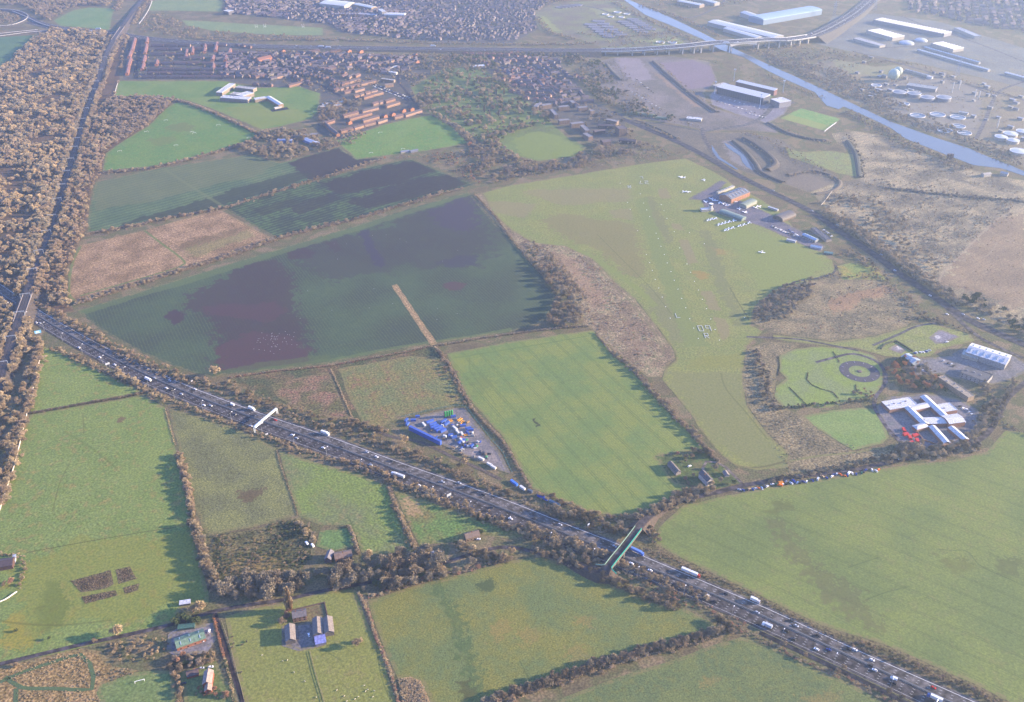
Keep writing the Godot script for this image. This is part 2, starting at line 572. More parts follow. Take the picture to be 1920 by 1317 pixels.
	sheet("crop_field", "dark green field cut by the tall rounded hedge", [1035, 1320, 1120, 1285, 1196, 1258, 1286, 1230, 1370, 1202, 1390, 1195, 1440, 1212, 1520, 1250, 1590, 1280, 1660, 1320, 1710, 1350, 985, 1350], 0.12, {"c": [Color(0.317, 0.35, 0.221), Color(0.349, 0.371, 0.221), Color(0.362, 0.363, 0.209)], "low": 60.0, "mid": 9.0, "fine": 1.8, "tussock": 0.2, "seed": 20, "patch": [[[1310, 1275, 1345, 1262, 1350, 1285, 1320, 1295], OCHRE, 0.4, 9.0], [[1500, 1300, 1560, 1290, 1580, 1317, 1510, 1330], OCHRE, 0.4, 9.0]]})
	sheet("winter_wheat_field", "broad pale winter wheat field with fine tramlines beside the motorway", [1238, 988, 1281, 948, 1361, 930, 1440, 915, 1553, 898, 1648, 881, 1711, 870, 1773, 866, 1851, 848, 1866, 830, 1886, 808, 1960, 815, 2060, 1000, 2040, 1360, 1970, 1350, 1895, 1317, 1830, 1284, 1753, 1250, 1660, 1209, 1540, 1172, 1440, 1124, 1311, 1062, 1260, 1037, 1226, 1016], 0.12, {"c": [Color(0.391, 0.419, 0.226), Color(0.355, 0.39, 0.221), Color(0.408, 0.409, 0.241)], "low": 110.0, "mid": 12.0, "tussock": 0.08, "grain": 0.07, "seed": 21,
		"row": [[[1440, 987, 1900, 1180], 23.0, 0.7, Color(0.227, 0.258, 0.16), 0.45], [[1440, 987, 1900, 1180], 23.0, 0.7, Color(0.227, 0.258, 0.16), 0.45, 21.0], [[1440, 987, 1900, 1180], 3.0, 0.9, Color(0.327, 0.36, 0.201), 0.35]],
		"patch": [[[1440, 975, 1470, 985, 1530, 1060, 1570, 1090, 1620, 1130, 1660, 1175, 1640, 1185, 1590, 1150, 1540, 1120, 1500, 1060, 1450, 1010], Color(0.32, 0.3, 0.215), 0.42, 14.0], [[1860, 1055, 1910, 1040, 1925, 1090, 1880, 1085], Color(0.294, 0.302, 0.19), 0.5, 14.0], [[1440, 940, 1470, 935, 1490, 960, 1450, 975], Color(0.305, 0.306, 0.182), 0.45, 10.0], [[1760, 1035, 1820, 1040, 1825, 1065, 1775, 1070], Color(0.313, 0.315, 0.182), 0.4, 12.0]],
		"track": [[[1760, 1030, 1785, 1033, 1805, 1032, 1820, 1040, 1840, 1062, 1900, 1090, 1960, 1118], 1.0, TRAM, 0.32], [[1590, 1065, 1620, 1055, 1650, 1045], 1.0, TRAM, 0.32], [[1625, 1125, 1660, 1112, 1705, 1100], 1.0, TRAM, 0.32]]})
	sheet("verge", "strip of rough grass along the motorway beside the wheat field", [1196, 1020, 1226, 1016, 1260, 1037, 1311, 1062, 1440, 1124, 1540, 1172, 1660, 1209, 1753, 1250, 1830, 1284, 1895, 1317, 1970, 1350, 1900, 1350, 1832, 1318, 1690, 1256, 1600, 1220, 1440, 1140, 1311, 1088, 1207, 1046], 0.1, {"c": [Color(0.29, 0.27, 0.19), Color(0.33, 0.29, 0.21), Color(0.23, 0.229, 0.146)], "low": 18.0, "mid": 5.0, "tussock": 0.35, "grain": 0.16, "seed": 22})

func fields_middle() -> void:
	sheet("winter_wheat_field", "bright green sown field with dark paired tramlines beside the container compound", [838, 664, 900, 652, 960, 641, 1035, 630, 1112, 619, 1150, 660, 1185, 688, 1235, 745, 1298, 810, 1322, 842, 1228, 855, 1265, 905, 1312, 917, 1256, 937, 1190, 964, 1150, 967, 1110, 961, 1050, 937, 1000, 917, 975, 875, 941, 816, 880, 749], 0.12, {"c": [Color(0.355, 0.409, 0.226), Color(0.402, 0.429, 0.226), Color(0.327, 0.38, 0.221)], "low": 70.0, "mid": 11.0, "tussock": 0.07, "grain": 0.06, "seed": 30,
		"row": [[[1005, 790, 1160, 958], 20.0, 0.8, Color(0.197, 0.239, 0.15), 0.5], [[1005, 790, 1160, 958], 20.0, 0.8, Color(0.197, 0.239, 0.15), 0.5, 17.4], [[1005, 790, 1160, 958], 2.6, 0.9, Color(0.307, 0.36, 0.201), 0.4]],
		"patch": [[[998, 785, 1003, 783, 1012, 797, 1006, 801], Color(0.19, 0.191, 0.146), 0.8, 2.5], [[885, 705, 900, 690, 930, 720, 900, 745], Color(0.307, 0.341, 0.201), 0.35, 12.0]],
		"track": [[[880, 668, 882, 695, 895, 715, 930, 760], 1.0, TRAM, 0.32], [[850, 672, 1000, 648, 1105, 630], 2.0, Color(0.294, 0.35, 0.19), 0.5], [[1182, 924, 1188, 936], 1.0, TRAM, 0.32]]})
	sheet("sown_field", "large dark wet field with bare purple brown soil patches", [143, 583, 480, 480, 665, 424, 750, 396, 878, 360, 915, 403, 960, 453, 1000, 500, 1045, 545, 1030, 590, 1010, 607, 960, 622, 813, 643, 733, 658, 620, 681, 480, 698, 420, 702, 398, 710, 343, 693, 263, 661, 195, 623], 0.12, {"c": [Color(0.233, 0.276, 0.205), Color(0.214, 0.242, 0.195), Color(0.257, 0.301, 0.21)], "low": 130.0, "mid": 16.0, "tussock": 0.06, "grain": 0.06, "seed": 31,
		"row": [[[560, 560, 640, 670], 4.2, 1.3, Color(0.303, 0.337, 0.23), 0.55]],
		"patch": [
		[[560, 460, 640, 440, 720, 420, 860, 375, 880, 385, 905, 420, 930, 460, 880, 500, 800, 500, 700, 500, 600, 520, 560, 500], Color(0.215, 0.195, 0.205), 0.55, 34.0],
		[[360, 545, 400, 525, 478, 492, 518, 490, 535, 510, 556, 545, 556, 572, 566, 610, 582, 648, 582, 676, 500, 688, 415, 697, 405, 680, 412, 655, 402, 622, 378, 600, 350, 575], SOIL, 0.72, 16.0],
		[[310, 590, 325, 578, 345, 585, 340, 605, 322, 610], SOIL, 0.95, 5.0], [[370, 575, 420, 568, 470, 575, 520, 565, 540, 585, 500, 605, 440, 600, 390, 595], Color(0.27, 0.2, 0.21), 0.6, 9.0],
		[[405, 655, 470, 620, 540, 630, 582, 655, 580, 680, 500, 690, 415, 698], Color(0.265, 0.2, 0.205), 0.75, 8.0],
		[[535, 475, 570, 465, 592, 472, 585, 482, 545, 488], SOIL, 0.75, 5.0], [[610, 455, 630, 450, 640, 470, 625, 475], SOIL, 0.6, 4.0],
		[[672, 432, 690, 430, 705, 470, 722, 490, 718, 500, 700, 495], Color(0.21, 0.195, 0.235), 0.85, 4.0],
		[[800, 400, 850, 378, 878, 370, 895, 400, 905, 425, 880, 440, 850, 430, 820, 420], Color(0.225, 0.205, 0.235), 0.85, 18.0], [[815, 490, 860, 480, 900, 480, 890, 495, 840, 505], Color(0.21, 0.2, 0.24), 0.6, 9.0],
		[[830, 535, 850, 530, 876, 533, 862, 545, 838, 546], Color(0.27, 0.21, 0.21), 0.85, 3.5],
		[[143, 583, 480, 480, 878, 360, 882, 366, 480, 492, 150, 592], Color(0.317, 0.36, 0.221), 0.6, 3.0], [[480, 692, 733, 652, 960, 616, 960, 622, 733, 658, 480, 698], Color(0.327, 0.371, 0.221), 0.6, 3.0],
		[[398, 700, 480, 680, 620, 662, 620, 681, 480, 698, 398, 710], Color(0.276, 0.311, 0.201), 0.6, 5.0]]})
	sheet("reed_strip", "narrow tan reed strip running into the dark wet field", [734, 536, 744, 533, 820, 645, 808, 649], 0.22, {"c": [REED, TAN, Color(0.395, 0.321, 0.202)], "low": 12.0, "mid": 4.0, "tussock": 0.4, "grain": 0.2, "edge": 0.6, "seed": 32})
	sheet("fallow_field", "tan fallow field crossed by mown green paths beside the railway wood", [150, 460, 270, 432, 413, 392, 480, 432, 508, 446, 440, 475, 343, 505, 240, 535, 140, 566, 126, 556, 127, 515, 138, 480], 0.12, {"c": [TAN, Color(0.414, 0.335, 0.239), Color(0.498, 0.387, 0.285)], "low": 45.0, "mid": 7.0, "tussock": 0.35, "grain": 0.16, "seed": 33,
		"row": [[[150, 520, 340, 470], 9.0, 2.0, Color(0.348, 0.283, 0.202), 0.35]],
		"patch": [[[330, 462, 420, 430, 450, 428, 440, 440, 370, 462, 330, 472], Color(0.348, 0.293, 0.202), 0.5, 8.0], [[345, 468, 470, 430, 480, 440, 360, 485], Color(0.373, 0.372, 0.219), 0.5, 9.0]],
		"track": [[[270, 432, 300, 455, 340, 485, 342, 497, 300, 512, 150, 555], 3.2, Color(0.317, 0.371, 0.201), 0.8], [[150, 462, 138, 485, 130, 515, 128, 550, 138, 563], 5.0, Color(0.317, 0.38, 0.201), 0.9], [[150, 458, 270, 430, 413, 390], 4.0, Color(0.381, 0.38, 0.241), 0.8]]})
	sheet("sown_field", "long striped field half pale stubble and half dark ploughland beyond the fallow", [178, 342, 290, 318, 400, 300, 470, 290, 525, 306, 635, 276, 668, 298, 715, 296, 640, 322, 560, 345, 480, 370, 420, 388, 330, 405, 230, 425, 163, 436, 168, 390], 0.12, {"c": [Color(0.307, 0.36, 0.235), Color(0.276, 0.332, 0.221), Color(0.349, 0.375, 0.251)], "low": 90.0, "mid": 16.0, "tussock": 0.1, "seed": 34,
		"row": [[[190, 420, 520, 330], 11.0, 4.0, Color(0.193, 0.234, 0.19), 0.8]],
		"patch": [[[178, 342, 290, 318, 400, 300, 470, 290, 520, 306, 480, 330, 380, 352, 280, 380, 175, 395], Color(0.353, 0.353, 0.242), 0.55, 9.0], [[540, 305, 635, 276, 668, 298, 715, 296, 640, 322, 575, 338], Color(0.19, 0.17, 0.17), 0.95, 7.0], [[200, 428, 300, 398, 420, 360, 540, 322, 590, 325, 560, 342, 440, 380, 330, 404], Color(0.181, 0.194, 0.165), 0.75, 9.0]],
		"track": [[[310, 318, 350, 345, 420, 388], 6.0, Color(0.349, 0.371, 0.251), 0.5]]})
	sheet("sown_field", "striped field with dark ploughed blocks below the playing field", [420, 390, 500, 366, 600, 337, 690, 313, 772, 298, 835, 325, 888, 346, 870, 353, 750, 385, 660, 412, 517, 446], 0.12, {"c": [Color(0.267, 0.33, 0.21), Color(0.209, 0.242, 0.19), Color(0.181, 0.194, 0.17)], "low": 60.0, "mid": 14.0, "tussock": 0.1, "seed": 35,
		"row": [[[520, 430, 840, 330], 9.0, 4.6, Color(0.147, 0.165, 0.15), 0.8]],
		"patch": [[[600, 345, 690, 318, 770, 302, 815, 320, 720, 350, 630, 366], Color(0.18, 0.165, 0.165), 0.9, 9.0], [[650, 378, 760, 337, 840, 328, 875, 345, 760, 374, 680, 390], Color(0.18, 0.165, 0.165), 0.85, 10.0], [[540, 388, 620, 362, 640, 374, 560, 402], Color(0.18, 0.17, 0.16), 0.7, 6.0], [[470, 395, 540, 372, 560, 380, 490, 405], Color(0.181, 0.184, 0.16), 0.6, 6.0]]})
	sheet("playing_field", "green football field with worn goalmouths beside the railway wood", [328, 193, 350, 190, 410, 215, 480, 247, 478, 258, 440, 272, 370, 292, 286, 312, 193, 320, 198, 288, 235, 262, 276, 238, 310, 205], 0.12, {"c": [Color(0.307, 0.4, 0.201), Color(0.338, 0.409, 0.21), Color(0.36, 0.4, 0.221)], "low": 90.0, "tussock": 0.06, "seed": 36, "patch": [[[310, 235, 345, 230, 365, 240, 350, 250, 315, 245], Color(0.343, 0.344, 0.201), 0.6, 10.0], [[270, 262, 320, 255, 330, 265, 290, 275], Color(0.353, 0.353, 0.201), 0.5, 10.0]]})
	sheet("playing_field", "school playing field around the flat white school", [222, 152, 420, 152, 480, 165, 560, 162, 600, 175, 598, 205, 585, 222, 535, 235, 490, 243, 440, 222, 400, 205, 350, 188, 326, 184, 214, 181], 0.12, {"c": [Color(0.36, 0.419, 0.215), Color(0.327, 0.4, 0.201), Color(0.381, 0.4, 0.23)], "low": 90.0, "tussock": 0.06, "seed": 37, "patch": [[[420, 203, 490, 195, 560, 205, 580, 220, 530, 235, 480, 240], Color(0.413, 0.419, 0.21), 0.5, 10.0]]})
	sheet("playing_field", "football field below the terraced estate", [630, 264, 723, 233, 793, 218, 812, 215, 851, 240, 878, 268, 840, 276, 798, 283, 720, 292, 668, 299], 0.12, {"c": [Color(0.317, 0.409, 0.201), Color(0.349, 0.419, 0.21), Color(0.371, 0.4, 0.221)], "low": 90.0, "tussock": 0.06, "seed": 38})
	sheet("park_grass", "tree dotted cemetery park grass beyond the playing field", [770, 165, 830, 130, 900, 125, 960, 170, 1010, 205, 1060, 255, 1100, 275, 1085, 293, 1010, 302, 960, 290, 900, 265, 860, 235, 800, 210], 0.1, {"c": [Color(0.317, 0.35, 0.21), Color(0.338, 0.38, 0.21), Color(0.312, 0.296, 0.209)], "low": 80.0, "mid": 18.0, "seed": 39, "patch": [[[960, 260, 1010, 245, 1050, 258, 1095, 278, 1085, 292, 1010, 300, 975, 292], Color(0.381, 0.419, 0.21), 0.9, 9.0], [[880, 235, 960, 215, 1000, 225, 1000, 240, 920, 255], Color(0.381, 0.409, 0.21), 0.6, 9.0]]})
	# airfield
	sheet("airfield_grass", "grass airfield with mown runways and rough tan infield", [905, 362, 960, 347, 1073, 329, 1200, 308, 1285, 297, 1330, 318, 1362, 336, 1380, 350, 1420, 370, 1460, 395, 1500, 440, 1560, 488, 1568, 508, 1520, 527, 1450, 552, 1415, 585, 1408, 610, 1430, 622, 1400, 650, 1392, 700, 1400, 760, 1440, 815, 1478, 850, 1480, 878, 1420, 882, 1380, 875, 1340, 842, 1320, 815, 1290, 770, 1262, 735, 1242, 712, 1248, 690, 1268, 675, 1262, 655, 1230, 610, 1190, 560, 1150, 525, 1110, 485, 1060, 462, 1000, 455, 960, 432, 930, 405], 0.12, {"c": [Color(0.398, 0.414, 0.235), Color(0.422, 0.424, 0.241), Color(0.396, 0.397, 0.247)], "low": 80.0, "mid": 14.0, "tussock": 0.12, "seed": 40, "texel": 1.0,
		"patch": [
		[[975, 362, 1060, 350, 1180, 355, 1180, 375, 1100, 382, 1050, 383], Color(0.432, 0.402, 0.276), 0.74, 12.0], [[905, 375, 1010, 382, 985, 405, 930, 400], Color(0.432, 0.402, 0.276), 0.81, 9.0],
		[[1010, 410, 1060, 402, 1190, 420, 1200, 470, 1215, 520, 1180, 515, 1120, 470, 1050, 440], Color(0.404, 0.378, 0.248), 0.74, 14.0], [[1140, 395, 1180, 390, 1188, 412, 1150, 408], Color(0.432, 0.402, 0.276), 0.74, 6.0],
		[[1233, 355, 1250, 352, 1258, 372, 1238, 372], Color(0.432, 0.402, 0.276), 0.95, 2.0], [[1258, 418, 1275, 420, 1282, 432, 1262, 430], Color(0.432, 0.402, 0.276), 0.95, 3.0], [[1272, 450, 1290, 450, 1308, 492, 1290, 495], Color(0.432, 0.402, 0.276), 0.95, 2.0], [[1312, 545, 1335, 545, 1352, 582, 1330, 580], Color(0.432, 0.402, 0.276), 0.95, 2.5], [[1335, 592, 1360, 598, 1370, 625, 1355, 640], Color(0.432, 0.402, 0.276), 0.95, 3.0],
		[[1205, 370, 1225, 370, 1262, 450, 1250, 460], Color(0.375, 0.372, 0.25), 0.68, 8.0], [[1295, 505, 1320, 508, 1330, 522, 1310, 525], Color(0.47, 0.397, 0.221), 0.81, 7.0], [[1325, 460, 1355, 465, 1365, 480, 1340, 478], Color(0.47, 0.397, 0.239), 0.68, 7.0], [[1310, 430, 1335, 440, 1370, 540, 1400, 610, 1380, 612, 1340, 530], Color(0.375, 0.377, 0.25), 0.68, 9.0],
		[[1205, 530, 1250, 560, 1290, 640, 1265, 640, 1230, 600], Color(0.386, 0.382, 0.264), 0.68, 8.0], [[1190, 375, 1212, 370, 1300, 600, 1330, 650, 1285, 650, 1250, 560], Color(0.381, 0.409, 0.235), 0.81, 5.0],
		[[1250, 700, 1390, 700, 1400, 770, 1440, 820, 1475, 855, 1470, 875, 1400, 872, 1340, 830, 1300, 775, 1262, 725], Color(0.396, 0.397, 0.251), 0.81, 10.0], [[1340, 410, 1480, 450, 1550, 490, 1520, 520, 1430, 550, 1395, 500], Color(0.402, 0.429, 0.23), 0.81, 10.0], [[1290, 670, 1390, 660, 1390, 690, 1280, 690], Color(0.411, 0.411, 0.219), 0.68, 8.0]],
		"track": [[[1268, 675, 1245, 695, 1240, 712, 1265, 745, 1300, 790, 1330, 828, 1360, 862, 1390, 876, 1430, 876, 1475, 865], 2.6, Color(0.312, 0.296, 0.198), 0.8], [[1060, 462, 1110, 487, 1150, 527, 1190, 563, 1230, 612, 1262, 655, 1268, 675], 2.2, Color(0.312, 0.296, 0.188), 0.7], [[1000, 455, 1050, 460, 1100, 478, 1180, 530, 1230, 575], 10.0, Color(0.402, 0.429, 0.23), 0.6], [[1120, 440, 1180, 500, 1220, 540, 1260, 590], 1.4, Color(0.303, 0.306, 0.182), 0.7], [[905, 385, 960, 425, 1010, 445], 5.0, Color(0.402, 0.429, 0.235), 0.6], [[1370, 540, 1380, 560, 1405, 600], 2.0, Color(0.286, 0.286, 0.182), 0.6], [[1352, 700, 1362, 730, 1400, 775, 1440, 825], 1.5, Color(0.325, 0.325, 0.191), 0.6], [[1190, 560, 1208, 630], 1.2, Color(0.294, 0.296, 0.182), 0.6]]})
	sheet("scrub_ground", "belt of pinkish bracken between the wheat field and the airfield", [886, 364, 905, 362, 930, 405, 960, 432, 1000, 452, 1060, 458, 1110, 482, 1150, 525, 1190, 560, 1230, 610, 1250, 640, 1262, 655, 1266, 672, 1248, 690, 1240, 708, 1215, 707, 1180, 682, 1150, 657, 1113, 619, 1095, 612, 1078, 572, 1048, 540, 1004, 500, 964, 455, 918, 405], 0.08, {"c": [Color(0.47, 0.416, 0.313), Color(0.385, 0.335, 0.258), Color(0.375, 0.372, 0.259)], "low": 35.0, "mid": 9.0, "kc": 0.9, "tussock": 0.34, "grain": 0.16, "seed": 41, "patch": [[[1040, 470, 1075, 480, 1110, 530, 1140, 570, 1120, 580, 1080, 530], Color(0.498, 0.406, 0.313), 0.6, 14.0], [[1150, 600, 1190, 610, 1220, 660, 1190, 670], Color(0.423, 0.35, 0.276), 0.6, 14.0]], "track": [[[1062, 470, 1110, 495, 1150, 535, 1190, 575, 1225, 620, 1245, 660], 3.0, Color(0.389, 0.359, 0.248), 0.6]]})
	sheet("scrub_ground", "mixed scrub around the small field beside the compound", [430, 712, 500, 700, 620, 684, 733, 662, 813, 648, 836, 668, 880, 752, 875, 765, 750, 775, 700, 805, 650, 795, 600, 780, 540, 765, 480, 742], 0.08, {"c": [Color(0.338, 0.293, 0.207), Color(0.275, 0.277, 0.192), BRACKEN], "low": 40.0, "mid": 8.0, "tussock": 0.35, "grain": 0.16, "seed": 42})
	sheet("tussock_field", "small rough meadow striped green beside the compound fence", [634, 692, 700, 680, 770, 668, 830, 672, 870, 745, 862, 762, 800, 768, 752, 780, 720, 800, 680, 795, 652, 740], 0.14, {"c": [Color(0.404, 0.371, 0.236), Color(0.366, 0.368, 0.237), Color(0.404, 0.317, 0.239)], "low": 38.0, "mid": 8.0, "tussock": 0.28, "grain": 0.14, "kc": 0.8, "seed": 43, "row": [[[650, 710, 690, 790], 9.0, 1.4, Color(0.294, 0.322, 0.19), 0.5]]})
	sheet("tussock_field", "bramble meadow with dark tussocks beside the motorway gantry", [508, 722, 545, 712, 610, 698, 620, 705, 650, 770, 656, 788, 600, 780, 560, 768, 520, 745], 0.14, {"c": [Color(0.4, 0.33, 0.25), Color(0.321, 0.3, 0.2), Color(0.43, 0.31, 0.25)], "low": 30.0, "mid": 7.0, "tussock": 0.4, "grain": 0.18, "kc": 0.8, "seed": 44})
	# gardens by the hall
	sheet("scrub_ground", "reddish reed mound beside the memorial garden", [1408, 605, 1415, 575, 1450, 545, 1500, 530, 1560, 520, 1640, 525, 1690, 545, 1720, 590, 1700, 612, 1640, 630, 1560, 640, 1500, 632, 1450, 625], 0.16, {"c": [Color(0.432, 0.387, 0.285), Color(0.357, 0.326, 0.248), Color(0.461, 0.387, 0.285)], "low": 40.0, "mid": 10.0, "tussock": 0.28, "grain": 0.15, "seed": 45, "patch": [[[1550, 570, 1580, 553, 1640, 540, 1670, 535, 1680, 545, 1610, 565, 1575, 585], Color(0.498, 0.387, 0.285), 0.6, 8.0]]})
	sheet("scrub_ground", "brown reeds below the memorial garden", [1400, 655, 1440, 640, 1500, 645, 1465, 668, 1456, 700, 1452, 745, 1470, 766, 1508, 780, 1535, 807, 1570, 828, 1600, 846, 1660, 838, 1680, 850, 1660, 862, 1560, 884, 1480, 888, 1478, 850, 1440, 815, 1400, 760, 1392, 700], 0.16, {"c": [Color(0.432, 0.387, 0.285), Color(0.357, 0.326, 0.244), Color(0.451, 0.387, 0.276)], "low": 35.0, "mid": 8.0, "tussock": 0.32, "grain": 0.16, "seed": 46, "track": [[[1480, 865, 1540, 855, 1610, 848, 1650, 840], 3.0, Color(0.391, 0.39, 0.241), 0.7]]})
	sheet("lawn", "memorial garden lawn crossed by curved low hedges", [1462, 668, 1490, 655, 1540, 650, 1600, 655, 1640, 668, 1655, 690, 1655, 720, 1640, 745, 1600, 750, 1560, 765, 1470, 765, 1452, 745, 1456, 725, 1475, 710, 1460, 695], 0.2, {"c": [Color(0.398, 0.443, 0.23), Color(0.395, 0.429, 0.264), Color(0.381, 0.419, 0.23)], "low": 50.0, "tussock": 0.07, "seed": 47, "edge": 0.5})
	sheet("lawn", "oval lawn in front of the white roofed hall", [1508, 780, 1560, 770, 1620, 765, 1645, 770, 1660, 800, 1667, 820, 1655, 832, 1600, 845, 1570, 827, 1535, 806], 0.2, {"c": [Color(0.375, 0.438, 0.243), Color(0.395, 0.448, 0.253), Color(0.36, 0.419, 0.21)], "low": 40.0, "tussock": 0.07, "seed": 48, "edge": 0.4})
	sheet("lawn", "yellow green grass corner beside the trunk road", [1570, 500, 1600, 492, 1640, 500, 1662, 525, 1580, 525], 0.2, {"c": [Color(0.471, 0.434, 0.231), Color(0.402, 0.429, 0.23), OCHRE], "low": 30.0, "seed": 49})
	sheet("lawn", "grass slopes around the walled plot beside the hall road", [1450, 628, 1500, 634, 1560, 642, 1640, 632, 1700, 614, 1740, 605, 1765, 612, 1820, 628, 1828, 640, 1760, 655, 1745, 668, 1700, 672, 1660, 668, 1600, 652, 1540, 648, 1500, 643, 1450, 636], 0.18, {"c": [Color(0.422, 0.429, 0.251), Color(0.391, 0.409, 0.235), Color(0.422, 0.419, 0.296)], "low": 40.0, "seed": 50, "edge": 0.6})

func fields_far() -> void:
	sheet("scrub_ground", "broad brown moor between the trunk road and the canal", [1560, 250, 1600, 245, 1660, 255, 1700, 275, 1780, 305, 1830, 320, 1900, 335, 1960, 345, 2060, 420, 2060, 700, 1960, 640, 1870, 605, 1790, 560, 1720, 510, 1640, 455, 1560, 405, 1520, 360, 1560, 345, 1610, 335, 1615, 290, 1570, 270], 0.08, {"c": [Color(0.489, 0.444, 0.34), Color(0.36, 0.331, 0.267), Color(0.536, 0.472, 0.35)], "low": 80.0, "mid": 18.0, "kc": 0.9, "tussock": 0.3, "grain": 0.16, "seed": 60, "row": [[[1700, 560, 1900, 480], 13.0, 3.0, Color(0.367, 0.321, 0.248), 0.5]], "patch": [[[1760, 530, 1800, 480, 1880, 400, 1920, 400, 1960, 560, 1900, 575, 1820, 550], Color(0.442, 0.369, 0.285), 0.6, 14.0]],
		"track": [[[1760, 535, 1770, 510, 1810, 470, 1850, 430, 1880, 405, 1920, 395], 3.0, Color(0.508, 0.454, 0.368), 0.7], [[1800, 490, 1850, 480, 1870, 455], 2.5, Color(0.498, 0.444, 0.359), 0.6], [[1850, 430, 1900, 455, 1960, 470], 2.5, Color(0.498, 0.444, 0.359), 0.6], [[1708, 420, 1716, 450], 2.0, Color(0.498, 0.444, 0.359), 0.6]]})
	sheet("meadow", "pale green enclosure beside the canal spoil heap", [1470, 275, 1500, 285, 1560, 283, 1600, 290, 1612, 333, 1570, 325, 1520, 308, 1480, 295], 0.14, {"c": [Color(0.402, 0.419, 0.261), Color(0.411, 0.411, 0.255), Color(0.375, 0.356, 0.273)], "low": 60.0, "seed": 61})
	sheet("sports_pitch", "bright green floodlit training pitch beside the stadium", [1463, 222, 1502, 203, 1577, 223, 1548, 246], 0.14, {"c": [Color(0.36, 0.458, 0.241), Color(0.391, 0.477, 0.261), Color(0.444, 0.458, 0.261)], "low": 60.0, "tussock": 0.04, "edge": 0.1, "seed": 62, "patch": [[[1463, 222, 1478, 214, 1560, 237, 1548, 246], Color(0.444, 0.458, 0.251), 0.8, 2.0]]})
	sheet("building_site", "bare cleared earth of the road works beside the stadium", [1100, 120, 1150, 108, 1260, 105, 1330, 115, 1345, 150, 1320, 175, 1330, 200, 1380, 215, 1440, 225, 1460, 250, 1400, 245, 1330, 245, 1260, 232, 1190, 220, 1150, 190, 1110, 160], 0.06, {"c": [Color(0.395, 0.364, 0.336), Color(0.348, 0.326, 0.29), Color(0.432, 0.397, 0.368)], "low": 90.0, "mid": 22.0, "tussock": 0.15, "seed": 63, "patch": [[[1240, 118, 1300, 112, 1345, 130, 1340, 160, 1290, 168, 1260, 145], Color(0.41, 0.355, 0.37), 0.8, 8.0], [[1215, 130, 1240, 150, 1300, 200, 1330, 205, 1280, 165], Color(0.489, 0.397, 0.313), 0.6, 8.0], [[1260, 105, 1400, 112, 1440, 135, 1420, 150, 1350, 140, 1330, 118], Color(0.439, 0.404, 0.314), 0.8, 9.0], [[1150, 108, 1200, 110, 1225, 150, 1180, 150], Color(0.47, 0.43, 0.44), 0.6, 6.0]]})
	sheet("car_park", "grey gravel car park beside the stadium", [1330, 178, 1345, 165, 1440, 195, 1480, 200, 1470, 215, 1440, 232, 1380, 214, 1335, 196], 0.12, {"c": [Color(0.42, 0.4, 0.41), Color(0.39, 0.37, 0.38), Color(0.46, 0.43, 0.43)], "low": 60.0, "mid": 15.0, "tussock": 0.1, "seed": 64})
	sheet("building_site", "churned earth and haul roads of the trunk road works", [1165, 228, 1260, 235, 1330, 248, 1400, 248, 1470, 262, 1500, 290, 1560, 325, 1575, 345, 1550, 365, 1520, 362, 1470, 345, 1400, 325, 1340, 300, 1270, 268], 0.06, {"c": [Color(0.36, 0.331, 0.276), Color(0.32, 0.3, 0.26), Color(0.404, 0.378, 0.313)], "low": 70.0, "mid": 16.0, "tussock": 0.2, "seed": 65, "patch": [[[1355, 265, 1370, 262, 1400, 290, 1430, 322, 1400, 318, 1370, 300], Color(0.432, 0.406, 0.386), 0.7, 6.0], [[1470, 340, 1510, 325, 1560, 345, 1540, 362, 1490, 355], Color(0.395, 0.359, 0.304), 0.8, 6.0]]})
	sheet("works_ground", "pale ground of the industrial estate across the canal", [1490, 130, 1560, 110, 1640, 125, 1720, 120, 1920, 165, 2060, 190, 2060, 345, 1920, 315, 1860, 290, 1760, 255, 1680, 225, 1600, 190, 1540, 160], 0.06, {"c": [Color(0.389, 0.359, 0.294), Color(0.414, 0.378, 0.294), Color(0.373, 0.372, 0.274)], "low": 110.0, "mid": 22.0, "seed": 66, "patch": [[[1530, 100, 1600, 100, 1690, 118, 1680, 145, 1600, 140], Color(0.431, 0.43, 0.298), 0.6, 14.0], [[1640, 150, 1760, 140, 1850, 165, 1830, 250, 1740, 245, 1660, 200], Color(0.418, 0.397, 0.359), 0.7, 12.0]]})
	sheet("works_ground", "yards of the sheds beyond the motorway bridge", [1560, 30, 1640, 25, 1760, 40, 1920, 90, 2060, 120, 2060, 190, 1920, 165, 1720, 118, 1600, 98, 1530, 82], 0.06, {"c": [Color(0.386, 0.382, 0.346), Color(0.364, 0.356, 0.324), Color(0.442, 0.406, 0.313)], "low": 110.0, "mid": 25.0, "seed": 67})
	sheet("works_ground", "sewage works ground between the housing and the canal", [1000, 20, 1060, 5, 1140, 0, 1175, 5, 1215, 32, 1270, 58, 1330, 82, 1240, 90, 1130, 90, 1080, 70, 1010, 55], 0.06, {"c": [Color(0.369, 0.34, 0.276), Color(0.382, 0.382, 0.264), Color(0.329, 0.312, 0.258)], "low": 90.0, "mid": 22.0, "seed": 68, "patch": [[[1005, 35, 1020, 30, 1052, 58, 1030, 60], Color(0.444, 0.458, 0.272), 0.8, 6.0], [[1105, 15, 1150, 15, 1185, 38, 1130, 35], Color(0.444, 0.448, 0.301), 0.7, 8.0], [[1215, 75, 1260, 70, 1290, 82, 1250, 88, 1225, 86], Color(0.454, 0.469, 0.291), 0.8, 6.0]]})
	sheet("playing_field", "green field in the crook of the motorway junction", [100, 38, 135, 20, 165, 14, 215, 16, 210, 30, 205, 56, 160, 52, 110, 48], 0.12, {"c": [Color(0.327, 0.409, 0.241), Color(0.36, 0.419, 0.251), Color(0.317, 0.38, 0.23)], "low": 80.0, "tussock": 0.05, "seed": 69})
